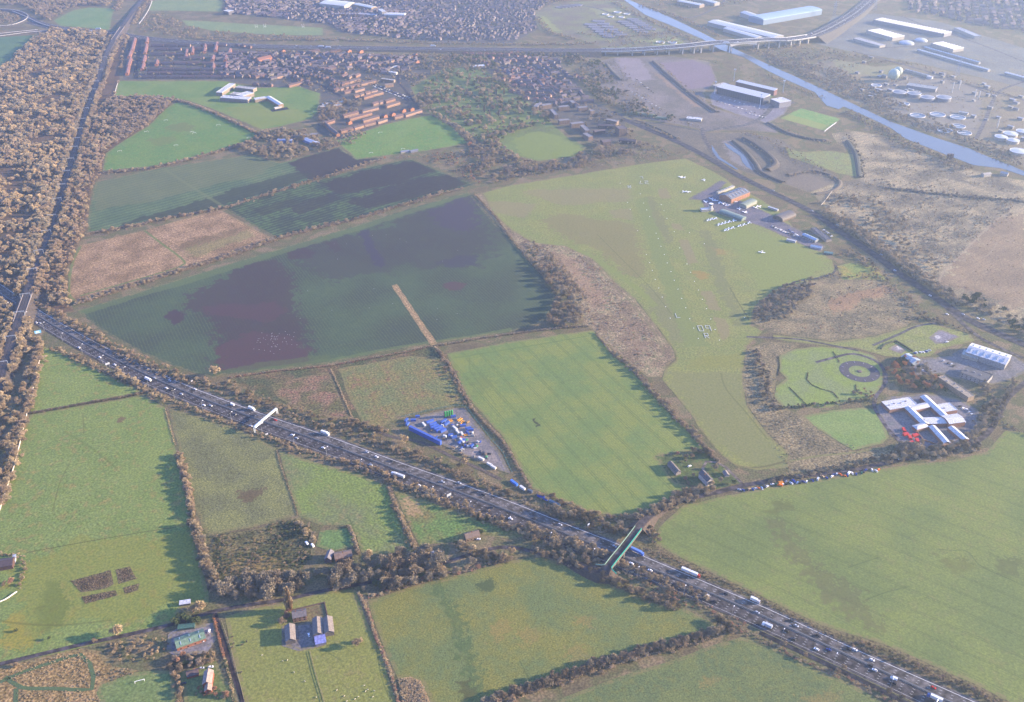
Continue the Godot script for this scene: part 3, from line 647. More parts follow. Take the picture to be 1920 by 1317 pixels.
	sheet("playing_field", "dark green field beside the wood at the motorway junction", [-60, 72, 65, 66, 45, 88, 22, 114, 0, 130, -60, 150], 0.12, {"c": [Color(0.264, 0.35, 0.241), Color(0.294, 0.371, 0.241), Color(0.255, 0.322, 0.23)], "low": 80.0, "tussock": 0.05, "seed": 70})
	for q in [["green rugby pitches behind the motorway embankment", [285, 2, 330, -14, 420, -16, 415, 22, 330, 20, 278, 20]], ["pale green pitch beside the terraces behind the motorway", [340, 38, 390, 40, 480, 46, 605, 52, 605, 66, 520, 66, 400, 58, 350, 48]]]:
		sheet("playing_field", q[0], q[1], 0.12, {"c": [Color(0.371, 0.419, 0.272), Color(0.391, 0.429, 0.272), Color(0.349, 0.4, 0.261)], "low": 80.0, "tussock": 0.05, "seed": 71})
	sheet("housing_ground", "streets and gardens of the dense estate beyond the motorway", [270, -30, 430, -18, 425, 25, 480, 30, 610, 46, 640, 62, 820, 80, 960, 82, 1010, 55, 1000, 20, 1060, -2, 1060, -60, 300, -60], 0.06, {"c": [Color(0.27, 0.27, 0.26), Color(0.31, 0.29, 0.26), Color(0.276, 0.283, 0.221)], "low": 40.0, "mid": 10.0, "tussock": 0.2, "seed": 72})
	sheet("housing_ground", "streets and gardens of the red terraces below the motorway", [235, 72, 330, 82, 480, 92, 640, 96, 790, 105, 830, 128, 770, 160, 795, 214, 720, 232, 640, 262, 590, 250, 600, 180, 480, 160, 400, 150, 228, 150], 0.06, {"c": [Color(0.27, 0.265, 0.25), Color(0.3, 0.28, 0.24), Color(0.264, 0.292, 0.19)], "low": 30.0, "mid": 9.0, "tussock": 0.2, "seed": 73})
	sheet("housing_ground", "streets and gardens of the semis beside the road works", [880, 110, 960, 100, 1040, 105, 1070, 140, 1110, 190, 1170, 215, 1180, 265, 1110, 268, 1040, 225, 960, 165], 0.06, {"c": [Color(0.28, 0.27, 0.25), Color(0.31, 0.29, 0.25), Color(0.286, 0.292, 0.21)], "low": 30.0, "mid": 9.0, "tussock": 0.2, "seed": 74})
	sheet("woodland_floor", "leaf littered floor of the wood beside the railway", [-60, 150, 0, 130, 22, 114, 50, 85, 75, 66, 100, 53, 160, 56, 215, 62, 205, 100, 190, 150, 170, 200, 150, 260, 130, 330, 110, 400, 90, 470, 65, 540, 40, 575, -60, 540], 0.05, {"c": [Color(0.33, 0.27, 0.21), Color(0.29, 0.25, 0.19), Color(0.338, 0.293, 0.202)], "low": 40.0, "mid": 10.0, "tussock": 0.2, "seed": 75})
	sheet("woodland_floor", "leaf littered strip of wood between the railway and the fields", [225, 66, 245, 70, 225, 150, 214, 182, 326, 186, 300, 220, 235, 264, 196, 292, 190, 330, 175, 345, 160, 438, 146, 462, 126, 515, 124, 556, 140, 585, 110, 590, 60, 560, 90, 470, 115, 400, 135, 330, 160, 250, 195, 130], 0.05, {"c": [Color(0.329, 0.265, 0.202), Color(0.31, 0.26, 0.2), Color(0.348, 0.312, 0.212)], "low": 40.0, "mid": 10.0, "tussock": 0.2, "seed": 76})

# ================================================================ roads, railway, water
const M62_FAR := [-60, 500, -10, 527, 53, 570, 130, 616, 210, 659, 290, 697, 368, 731, 500, 780, 618, 820, 755, 870, 861, 907, 960, 943, 1072, 988, 1160, 1022, 1207, 1044, 1311, 1088, 1440, 1143, 1600, 1217, 1690, 1257, 1828, 1318, 1900, 1352, 1980, 1392]
const M62_NEAR := [-60, 540, -10, 566, 53, 597, 88, 619, 160, 660, 265, 716, 371, 761, 480, 803, 600, 847, 680, 877, 826, 934, 956, 985, 1065, 1027, 1150, 1060, 1331, 1134, 1440, 1184, 1580, 1248, 1723, 1316, 1820, 1362, 1960, 1430]
var m62 := []            # stations: [point on far edge line, unit vector across to the near side, unit vector along, width]

func asphalt(c: Color, key := "worn") -> StandardMaterial3D:
	var m := gmat(c, key, 55.0, 0.92)
	m.metallic_specular = 0.2
	return m

# a sheet between two offsets of the motorway stations
func m62_strip(o0, o1, lift: float, f0 := 0.0, f1 := 0.0) -> ArrayMesh:
	var st := st_new()
	for i in m62.size() - 1:
		var a: Array = m62[i]
		var b: Array = m62[i + 1]
		var y := Vector3.UP * lift
		quad(st, a[0] + a[1] * (a[3] * f0 + o0) + y, b[0] + b[1] * (b[3] * f0 + o0) + y, b[0] + b[1] * (b[3] * f1 + o1) + y, a[0] + a[1] * (a[3] * f1 + o1) + y)
	return st.commit()

func m62_dashes(st: SurfaceTool, f: float, o: float, dash: float, gap: float, w: float, lift: float) -> void:
	var line := PackedVector3Array()
	for s in m62:
		line.append(s[0] + s[1] * (s[3] * f + o))
	for e in along(line, gap):
		var d := Vector3(cos(e[1]), 0, -sin(e[1]))
		var n := Vector3(d.z, 0, -d.x)
		var p: Vector3 = e[0] + Vector3.UP * lift
		quad(st, p - n * w / 2, p + d * dash - n * w / 2, p + d * dash + n * w / 2, p + n * w / 2)

# the place on the motorway nearest a pixel: [point, heading]
func on_m62(px: float, py: float) -> Array:
	var p := gp(px, py)
	var best := 1e9
	var at: Array = m62[0]
	for s in m62:
		var q: Vector3 = s[0] + s[1] * s[3] * 0.5
		if q.distance_to(p) < best:
			best = q.distance_to(p)
			at = s
	return [p, atan2(-at[2].z, at[2].x)]

# embankment: top ribbon with heights in the points, slopes down to the ground
func embankment(line: PackedVector3Array, w: float, slope := 1.8) -> ArrayMesh:
	var st := st_new()
	var n := line.size()
	var rows := []
	for i in n:
		var t := line[mini(i + 1, n - 1)] - line[maxi(i - 1, 0)]
		t.y = 0
		t = t.normalized()
		var s := Vector3(-t.z, 0, t.x)
		var h := line[i].y - 0.15
		var foot := Vector3(line[i].x, -0.2, line[i].z)
		var top := Vector3(line[i].x, h, line[i].z)
		rows.append([foot - s * (w / 2 + h * slope), top - s * w / 2, top + s * w / 2, foot + s * (w / 2 + h * slope)])
	for i in n - 1:
		for k in 3:
			quad(st, rows[i][k], rows[i + 1][k], rows[i + 1][k + 1], rows[i][k + 1])
	return st.commit()

func pts_h(a: Array) -> PackedVector3Array:   # x, y, height triples
	var o := PackedVector3Array()
	for i in a.size() / 3:
		o.append(gp(a[3 * i], a[3 * i + 1], a[3 * i + 2]))
	return o

func build_roads() -> void:
	var far := smooth_line(pts(M62_FAR), 9.0)
	var near := smooth_line(pts(M62_NEAR), 9.0)
	for i in far.size():
		var t := (far[mini(i + 1, far.size() - 1)] - far[maxi(i - 1, 0)]).normalized()
		var s := Vector3(-t.z, 0, t.x)
		var p := Vector2(far[i].x, far[i].z)
		var e := p + Vector2(s.x, s.z) * 90.0
		for k in near.size() - 1:
			var hit = Geometry2D.segment_intersects_segment(p, e, Vector2(near[k].x, near[k].z), Vector2(near[k + 1].x, near[k + 1].z))
			if hit != null:
				m62.append([far[i], s, t, p.distance_to(hit)])
				break
	# even out the traced widths
	for pass_ in 6:
		for i in range(1, m62.size() - 1):
			m62[i][3] = (m62[i - 1][3] + m62[i][3] * 2.0 + m62[i + 1][3]) / 4.0
	var mw := Node3D.new()
	mw.name = numbered("motorway")
	add_child(mw)
	tag(mw, "wide dark motorway running between the fields under the green railed bridge", "", "", "structure")
	var o := obj("carriageway", m62_strip(-3.0, 0.0, 0.3, 0.0, 0.405), asphalt(Color(0.46, 0.435, 0.415)), mw)
	o = obj("carriageway", m62_strip(0.0, 3.0, 0.3, 0.455, 1.0), asphalt(Color(0.37, 0.35, 0.345)), mw)
	obj("central_reservation", m62_strip(0.0, 0.0, 0.27, 0.4, 0.46), gmat(Color(0.26, 0.25, 0.2), "worn", 30.0), mw)
	var white := mat(Color(0.74, 0.74, 0.72), 0.8)
	obj("edge_line", m62_strip(-0.2, 0.2, 0.36, 0.0, 0.0), white, mw)
	obj("edge_line", m62_strip(-0.08, 0.08, 0.36, 1.0, 1.0), white, mw)
	obj("edge_line", m62_strip(-0.25, -0.1, 0.36, 0.4, 0.4), white, mw)
	obj("edge_line", m62_strip(0.1, 0.2, 0.36, 0.46, 0.46), white, mw)
	var st := st_new()
	for f in [0.135, 0.27]:
		m62_dashes(st, f, 0.0, 2.0, 9.0, 0.2, 0.36)
	for f in [0.6, 0.73, 0.86]:
		m62_dashes(st, f, 0.0, 2.0, 9.0, 0.2, 0.36)
	o = obj("lane_markings", st.commit(), white, mw)
	tag(o, "", "", "", "stuff")
	# steel safety barriers on posts
	for f in [0.418, 0.442]:
		st = st_new()
		var line := PackedVector3Array()
		for s in m62:
			line.append(s[0] + s[1] * (s[3] * f) + Vector3.UP * 0.3)
		for i in line.size() - 1:
			bar(st, line[i] + Vector3.UP * 0.62, line[i + 1] + Vector3.UP * 0.62, 0.28)
			bar(st, line[i], line[i] + Vector3.UP * 0.6, 0.12)
		tag(obj("safety_barrier", st.commit(), mat(Color(0.42, 0.43, 0.44), 0.6, 0.3)), "steel safety barrier along the motorway's %s carriageway" % ("darker" if f > 0.43 else "paler"), "barrier")
	# yellow grass kerb strip and plain dark strip beside the lower motorway
	road("verge", [1400, 1170, 1440, 1188, 1580, 1253, 1723, 1321, 1800, 1358], 1.7, 0.24, mat(Color(0.52, 0.49, 0.32)), "narrow strip of dead yellow grass along the motorway hard shoulder")
	road("dark_strip", [1425, 1187, 1450, 1199, 1590, 1265, 1690, 1314, 1760, 1350], 4.6, 0.2, asphalt(Color(0.25, 0.25, 0.28)), "narrow dark strip beside the motorway verge")  # flat ribbon in a dark bluish tone along the verge
	# trunk road and its works
	road("trunk_road", [1165, 222, 1225, 247, 1285, 273, 1340, 303, 1386, 330, 1440, 357, 1523, 398, 1580, 438, 1650, 485, 1678, 507, 1745, 552, 1806, 594, 1860, 620, 1930, 650, 2010, 682], 15.0, 0.3, asphalt(Color(0.33, 0.32, 0.34)), "straight trunk road between the airfield and the moor")
	road("slip_road", [1745, 549, 1790, 592, 1830, 628, 1870, 650, 1920, 672], 6.0, 0.26, asphalt(Color(0.44, 0.41, 0.39)), "pale side road beside the trunk road")
	road("haul_road", [1316, 240, 1322, 262, 1340, 290, 1358, 318], 8.0, 0.24, asphalt(Color(0.45, 0.42, 0.4)), "pale haul road through the road works")
	road("haul_road", [1180, 218, 1216, 240, 1262, 262, 1300, 285], 7.0, 0.24, asphalt(Color(0.44, 0.42, 0.38)), "curved site road across the bare road works")
	road("haul_road", [1165, 223, 1200, 228, 1260, 236, 1310, 246], 7.0, 0.24, asphalt(Color(0.42, 0.4, 0.38)), "site road passing the green mound")
	road("stadium_road", [1320, 246, 1350, 241, 1390, 236, 1420, 226, 1440, 210, 1450, 200, 1490, 192], 11.0, 0.28, asphalt(Color(0.46, 0.44, 0.42)), "new pale road curving to the stadium")
	road("estate_road", [502, 112, 540, 130, 575, 148, 615, 167, 640, 182], 9.0, 0.26, asphalt(Color(0.26, 0.26, 0.29)), "dark street down the middle of the red estate")
	road("estate_road", [690, 148, 705, 160, 735, 172, 768, 190], 9.0, 0.26, asphalt(Color(0.3, 0.29, 0.31)), "street lined with parked cars beside the estate shops")
	road("estate_road", [745, 140, 748, 155, 762, 172, 775, 190], 6.0, 0.24, asphalt(Color(0.3, 0.29, 0.32)), "curved cemetery drive below the estate")
	road("estate_road", [945, 118, 985, 137, 1020, 155, 1060, 178, 1090, 195], 8.0, 0.26, asphalt(Color(0.34, 0.32, 0.34)), "street between the rows of semis")
	road("estate_road", [406, 78, 408, 110, 412, 150], 8.0, 0.26, asphalt(Color(0.27, 0.26, 0.29)), "street crossing the ends of the long terraces")
	road("estate_road", [262, 76, 258, 110, 254, 145], 9.0, 0.26, asphalt(Color(0.26, 0.26, 0.29)), "street between the two orange terraces beside the railway wood")
	for q in [[1830, 262, 1848, 225, 1862, 190, 1880, 168, 1930, 150], [1630, 178, 1690, 150, 1760, 146, 1850, 168, 1930, 190], [1600, 96, 1690, 120, 1790, 150, 1862, 178], [1650, 90, 1720, 88, 1790, 100], [1690, 30, 1740, 50, 1830, 80, 1930, 120], [1240, 30, 1300, 32, 1345, 12, 1370, -10], [1000, 12, 1060, 8, 1120, 16, 1180, 40]]:
		road("works_road", q, 8.0, 0.24, asphalt(Color(0.45, 0.43, 0.42)), "pale service road through the works beside the canal")
	# moss road over the bridge, lane and farm tracks
	road("moss_road", [1196, 994, 1215, 968, 1250, 950, 1300, 934, 1360, 920, 1400, 910, 1480, 897, 1600, 881, 1660, 869, 1720, 857, 1800, 842, 1850, 815, 1872, 780, 1892, 745, 1930, 712], 6.5, 0.26, asphalt(Color(0.38, 0.35, 0.35)), "moss road winding from the bridge past the hall")
	road("lane", [1130, 1068, 1060, 1051, 960, 1027, 901, 1035, 820, 1060, 720, 1087, 600, 1110, 540, 1124, 480, 1133, 398, 1148, 321, 1172, 225, 1194, 155, 1209, 70, 1229, 0, 1246, -60, 1262], 4.5, 0.26, asphalt(Color(0.37, 0.34, 0.34)), "narrow lane past the farms below the motorway")
	road("farm_track", [402, 1148, 412, 1180, 430, 1240, 455, 1317, 466, 1350], 3.6, 0.24, asphalt(Color(0.33, 0.28, 0.27)), "hedged farm track beside the sheep paddock")
	for q in [["mown green path winding through the tan reeds", [0, 1280, 40, 1262, 100, 1242, 150, 1228, 168, 1245, 175, 1270, 172, 1293, 100, 1292, 40, 1290, 10, 1270]], ["mown green path below the tan reeds", [30, 1292, 28, 1350]]]:
		road("footpath", q[1], 3.6, 0.24, gmat(Color(0.3, 0.38, 0.2), "stain", 9.0), q[0])
	road("footpath", [1530, 680, 1560, 672, 1600, 664, 1640, 676, 1655, 690, 1662, 710, 1655, 728, 1642, 745, 1640, 765, 1652, 785, 1665, 805, 1690, 830], 4.5, 0.26, asphalt(Color(0.42, 0.39, 0.4)), "grey drive around the memorial garden")
	road("footpath", [1400, 632, 1450, 634, 1500, 637, 1560, 648, 1610, 658], 4.0, 0.24, asphalt(Color(0.42, 0.39, 0.38)), "grey path from the runway end to the memorial garden")
	road("footpath", [1637, 648, 1680, 630, 1720, 612, 1760, 606], 4.0, 0.26, asphalt(Color(0.43, 0.41, 0.41)), "grey drive beside the walled plot")
	road("perimeter_track", [1568, 498, 1565, 510, 1552, 517, 1520, 524, 1488, 529], 3.2, 0.24, asphalt(Color(0.42, 0.4, 0.38)), "curved track at the corner of the airfield grass")
	road("farm_drive", [1398, 912, 1390, 905, 1372, 888, 1362, 877, 1345, 868, 1325, 866, 1318, 878, 1322, 895], 3.2, 0.26, asphalt(Color(0.55, 0.5, 0.46)), "pale looped drive of the farmhouse beside the wheat field")
	road("site_road", [690, 800, 730, 818, 790, 830, 850, 858, 900, 880, 940, 900], 4.5, 0.2, gmat(Color(0.4, 0.34, 0.28), "worn", 20.0), "earth track below the container compound")
	for q in [["long spoil bank beside the cleared earth", [1226, 113, 1250, 135, 1285, 165, 1318, 190, 1345, 208], 9.0, 6.0, Color(0.45, 0.37, 0.29)], ["dark spoil bank at the top of the road works", [1138, 118, 1146, 130, 1165, 148], 8.0, 5.0, Color(0.36, 0.33, 0.27)], ["spoil bank above the standing water", [1395, 256, 1420, 270, 1445, 290, 1455, 305, 1440, 316], 9.0, 7.0, Color(0.33, 0.29, 0.24)], ["curved bund around the bare pond", [1478, 326, 1520, 318, 1560, 328, 1576, 342, 1562, 356, 1530, 362], 6.0, 4.0, Color(0.42, 0.37, 0.29)], ["bank behind the standing water", [1375, 262, 1400, 283, 1418, 305, 1430, 322, 1470, 340], 7.0, 5.0, Color(0.35, 0.31, 0.25)], ["low bank beside the site roads", [1205, 228, 1240, 242, 1270, 258], 5.0, 3.0, Color(0.34, 0.33, 0.24)], ["long field bank on the moor", [1660, 350, 1720, 358, 1800, 366, 1880, 372, 1940, 378], 5.0, 4.0, Color(0.36, 0.33, 0.26)], ["bank along the pale enclosure", [1590, 262, 1606, 288, 1613, 330], 7.0, 5.0, Color(0.31, 0.31, 0.25)], ["grass bank below the training pitch", [1440, 228, 1480, 248, 1520, 258, 1550, 262], 7.0, 5.0, Color(0.37, 0.34, 0.28)]]:
		var bank := smooth_line(pts(q[1], q[3] * 0.65), 8.0)
		tag(obj("spoil_bank", embankment(bank, q[2] * 0.5, 1.4), gmat(q[4], "worn", 16.0)), q[0], "", "", "structure")
	build_overbridge()
	build_ring_motorway()

func build_overbridge() -> void:
	var b := thing("road_bridge", "concrete road bridge with teal railings over the motorway", "bridge", gp(1165, 1030))
	var inv := b.position
	var deck := smooth_line(pts_h([1197, 990, 7.0, 1185, 1006, 7.2, 1168, 1028, 7.2, 1150, 1050, 7.2, 1140, 1063, 7.0]), 6.0)
	for i in deck.size():
		deck[i] -= inv
	var st := st_new()
	ribbon(st, deck, -3.4, 3.4)
	obj("deck", st.commit(), asphalt(Color(0.36, 0.34, 0.35)), b)
	for s in [-1, 1]:
		st = st_new()
		var edge := PackedVector3Array()
		for i in deck.size():
			var t := (deck[mini(i + 1, deck.size() - 1)] - deck[maxi(i - 1, 0)]).normalized()
			edge.append(deck[i] + Vector3(-t.z, 0, t.x) * 3.5 * s)
		for i in edge.size() - 1:
			bar(st, edge[i] - Vector3.UP * 0.7, edge[i + 1] - Vector3.UP * 0.7, 1.3)
		obj("beam", st.commit(), gmat(Color(0.5, 0.48, 0.45), "stain", 9.0), b)
		st = st_new()
		for i in edge.size() - 1:
			for y in [0.35, 0.8, 1.25]:
				bar(st, edge[i] + Vector3.UP * y, edge[i + 1] + Vector3.UP * y, 0.32)
			bar(st, edge[i], edge[i] + Vector3.UP * 1.35, 0.22)
		# the wing that splays out at the lane end
		var e := edge[edge.size() - 1]
		var side := (e - deck[deck.size() - 1]).normalized()
		var on := (deck[deck.size() - 1] - deck[deck.size() - 2]).normalized()
		for y in [0.35, 0.8, 1.25]:
			bar(st, e + Vector3.UP * y, e + side * 2.5 + on * 2.2 + Vector3.UP * y, 0.32)
			bar(st, e + side * 2.5 + on * 2.2 + Vector3.UP * y, e + side * 7.5 + on * 4.0 + Vector3.UP * (y - 0.4), 0.32)
		obj("railing", st.commit(), mat(Color(0.14, 0.54, 0.47) if s < 0 else Color(0.42, 0.52, 0.47), 0.6), b)
	for f in [0.43, -0.05, 1.05]:
		st = st_new()
		var q := on_m62(1167, 1037)
		var best: Array = m62[0]
		for s in m62:
			if s[0].distance_to(gp(1172, 1026)) < best[0].distance_to(gp(1172, 1026)):
				best = s
		var c: Vector3 = best[0] + best[1] * best[3] * f
		box(st, Vector3(c.x, 0, c.z) - inv, Vector3(8.0, 6.2, 1.2), q[1] + PI * 0.5 + 1.1)
		obj("pier", st.commit(), gmat(Color(0.5, 0.48, 0.45), "stain", 9.0), b)
	for q in [[1197, 990, 7.0, 1208, 976, 5.2, 1225, 962, 2.8, 1250, 950, 0.7], [1140, 1063, 7.0, 1134, 1072, 6.0, 1100, 1066, 3.5, 1060, 1052, 0.6]]:
		var line := smooth_line(pts_h(q), 5.0)
		tag(obj("embankment", embankment(line, 9.0, 1.3), gmat(Color(0.36, 0.29, 0.23), "worn", 14.0)), "grassy ramp carrying the moss road up to the bridge", "", "", "structure")
		st = st_new()
		ribbon(st, line, -3.2, 3.2, 0.06)
		tag(obj("ramp_road", st.commit(), asphalt(Color(0.37, 0.345, 0.35))), "asphalt ramp leading onto the bridge", "", "", "structure")

func build_ring_motorway() -> void:
	var tarmac := asphalt(Color(0.36, 0.35, 0.37))
	var white := mat(Color(0.85, 0.85, 0.84), 0.7)
	var west := smooth_line(pts_h([60, 40, 0.8, 100, 51, 0.8, 133, 55, 0.8, 215, 62, 0.8, 245, 68, 0.9, 330, 77, 1.2, 480, 86, 2.0, 640, 89, 3.0, 800, 91, 5.0, 960, 93, 7.0, 1060, 94, 8.5, 1128, 94, 10.5]), 20.0)
	var east := smooth_line(pts_h([1522, 67, 15.0, 1545, 58, 12.0, 1570, 45, 9.0, 1605, 24, 6.0, 1633, 0, 4.0, 1660, -25, 3.0, 1690, -60, 2.0]), 20.0)
	for q in [[west, "embanked ring motorway passing above the red estate"], [east, "ring motorway climbing away beyond the high bridge"]]:
		tag(obj("embankment", embankment(q[0], 40.0), gmat(Color(0.36, 0.32, 0.24), "worn", 40.0)), "grass bank under the ring motorway", "", "", "structure")
		var st := st_new()
		ribbon(st, q[0], -17.0, -1.5, 0.1)
		ribbon(st, q[0], 1.5, 17.0, 0.1)
		var m := obj("motorway", st.commit(), tarmac)
		tag(m, q[1], "", "", "structure")
		st = st_new()
		for o in [-15.5, -2.2, 2.2, 15.5]:
			ribbon(st, q[0], o - 0.12, o + 0.12, 0.2)
		obj("edge_line", st.commit(), white, m)
		st = st_new()
		for i in q[0].size() - 1:
			bar(st, q[0][i] + Vector3.UP * 0.8, q[0][i + 1] + Vector3.UP * 0.8, 0.5)
		obj("safety_barrier", st.commit(), mat(Color(0.5, 0.5, 0.5), 0.6), m)
	# the high bridge on its paired piers
	var deck := smooth_line(pts_h([1128, 94, 10.5, 1185, 93, 13.0, 1253, 88.5, 17.0, 1300, 84, 20.0, 1336, 80, 22.0, 1370, 78, 23.0, 1400, 76, 23.0, 1440, 74, 21.0, 1480, 73, 19.0, 1522, 67, 15.0]), 14.0)
	var b := thing("high_bridge", "long concrete motorway bridge on tall paired piers over the canal", "bridge", Vector3(deck[0].x, 0, deck[0].z))
	var org := b.position
	var st := st_new()
	var rail := [st_new(), st_new()]
	var beam := st_new()
	for i in deck.size():
		deck[i] -= org
	ribbon(st, deck, -16.0, 16.0)
	obj("deck", st.commit(), asphalt(Color(0.37, 0.36, 0.38)), b)
	for s in 2:
		for i in deck.size() - 1:
			var t := (deck[i + 1] - deck[i]).normalized()
			var n := Vector3(-t.z, 0, t.x) * (16.0 if s else -16.0)
			bar(rail[s], deck[i] + n + Vector3.UP * 0.5, deck[i + 1] + n + Vector3.UP * 0.5, 1.1)
			bar(beam, deck[i] + n * 0.94 - Vector3.UP * 1.5, deck[i + 1] + n * 0.94 - Vector3.UP * 1.5, 2.4)
		obj("parapet", rail[s].commit(), mat(Color(0.72, 0.72, 0.7), 0.8), b)
	obj("beam", beam.commit(), gmat(Color(0.55, 0.54, 0.51), "stain", 20.0), b)
	var pier_mat := gmat(Color(0.72, 0.7, 0.66), "fine", 20.0)
	for px in [1138, 1163, 1186, 1209, 1232, 1254, 1275, 1296, 1317, 1338, 1367, 1417, 1441, 1461, 1479, 1494, 1508]:
		var best := deck[0]
		for p in deck:
			if absf(to_px(p + org).x - px) < absf(to_px(best + org).x - px):
				best = p
		var i := deck.find(best)
		var t := (deck[mini(i + 1, deck.size() - 1)] - deck[maxi(i - 1, 0)]).normalized()
		for s in [-1, 1]:
			st = st_new()
			box(st, Vector3(best.x, 0, best.z) + Vector3(-t.z, 0, t.x) * s * 9.5, Vector3(2.8, best.y - 2.4, 4.5), atan2(-t.z, t.x))
			obj("pier", st.commit(), pier_mat, b)
	st = st_new()
	for o in [-14.5, -1.2, 1.2, 14.5]:
		ribbon(st, deck, o - 0.12, o + 0.12, 0.1)
	obj("edge_line", st.commit(), white, b)
	# haunches of the canal span
	for s in [-1, 1]:
		st = st_new()
		var a := gp(1367, 80, 21)
		var c := gp(1417, 77, 21)
		for k in 10:
			var u := k / 10.0
			var v := (k + 1) / 10.0
			var d0 := 5.0 * pow(absf(u * 2 - 1), 2.0)
			var d1 := 5.0 * pow(absf(v * 2 - 1), 2.0)
			bar(st, a.lerp(c, u) - org - Vector3(0, 1.5 + d0 * 0.5, s * -15.0), a.lerp(c, v) - org - Vector3(0, 1.5 + d1 * 0.5, s * -15.0), 1.5 + d0 * 0.9, 1.5 + d1 * 0.9)
		obj("haunch", st.commit(), pier_mat, b)
	# junction loops
	for q in [["pale curved slip road of the junction loop", [-40, 52, 0, 48, 20, 46, 38, 40, 48, 33, 46, 27, 32, 21, 10, 18, -40, 15]], ["slip road joining the ring motorway at the junction", [25, 20, 50, 30, 75, 42, 100, 50]], ["slip road skirting the wood at the junction", [-40, 72, 20, 64, 60, 59, 110, 56]], ["slip road above the dark green field", [-40, 66, 0, 62, 40, 58, 70, 55]]]:
		var line := smooth_line(pts(q[1], 3.0), 12.0)
		tag(obj("embankment", embankment(line, 12.0), gmat(Color(0.33, 0.3, 0.24), "worn", 40.0)), "grass bank under a junction slip road", "", "", "structure")
		st = st_new()
		ribbon(st, line, -5.0, 5.0, 0.1)
		var m := obj("slip_road", st.commit(), tarmac)
		tag(m, q[0], "", "", "structure")
		st = st_new()
		for i in line.size() - 1:
			var t := (line[i + 1] - line[i]).normalized()
			var n := Vector3(-t.z, 0, t.x) * 5.2
			bar(st, line[i] + n + Vector3.UP * 0.6, line[i + 1] + n + Vector3.UP * 0.6, 0.9)
		obj("parapet", st.commit(), mat(Color(0.68, 0.67, 0.65), 0.8), m)

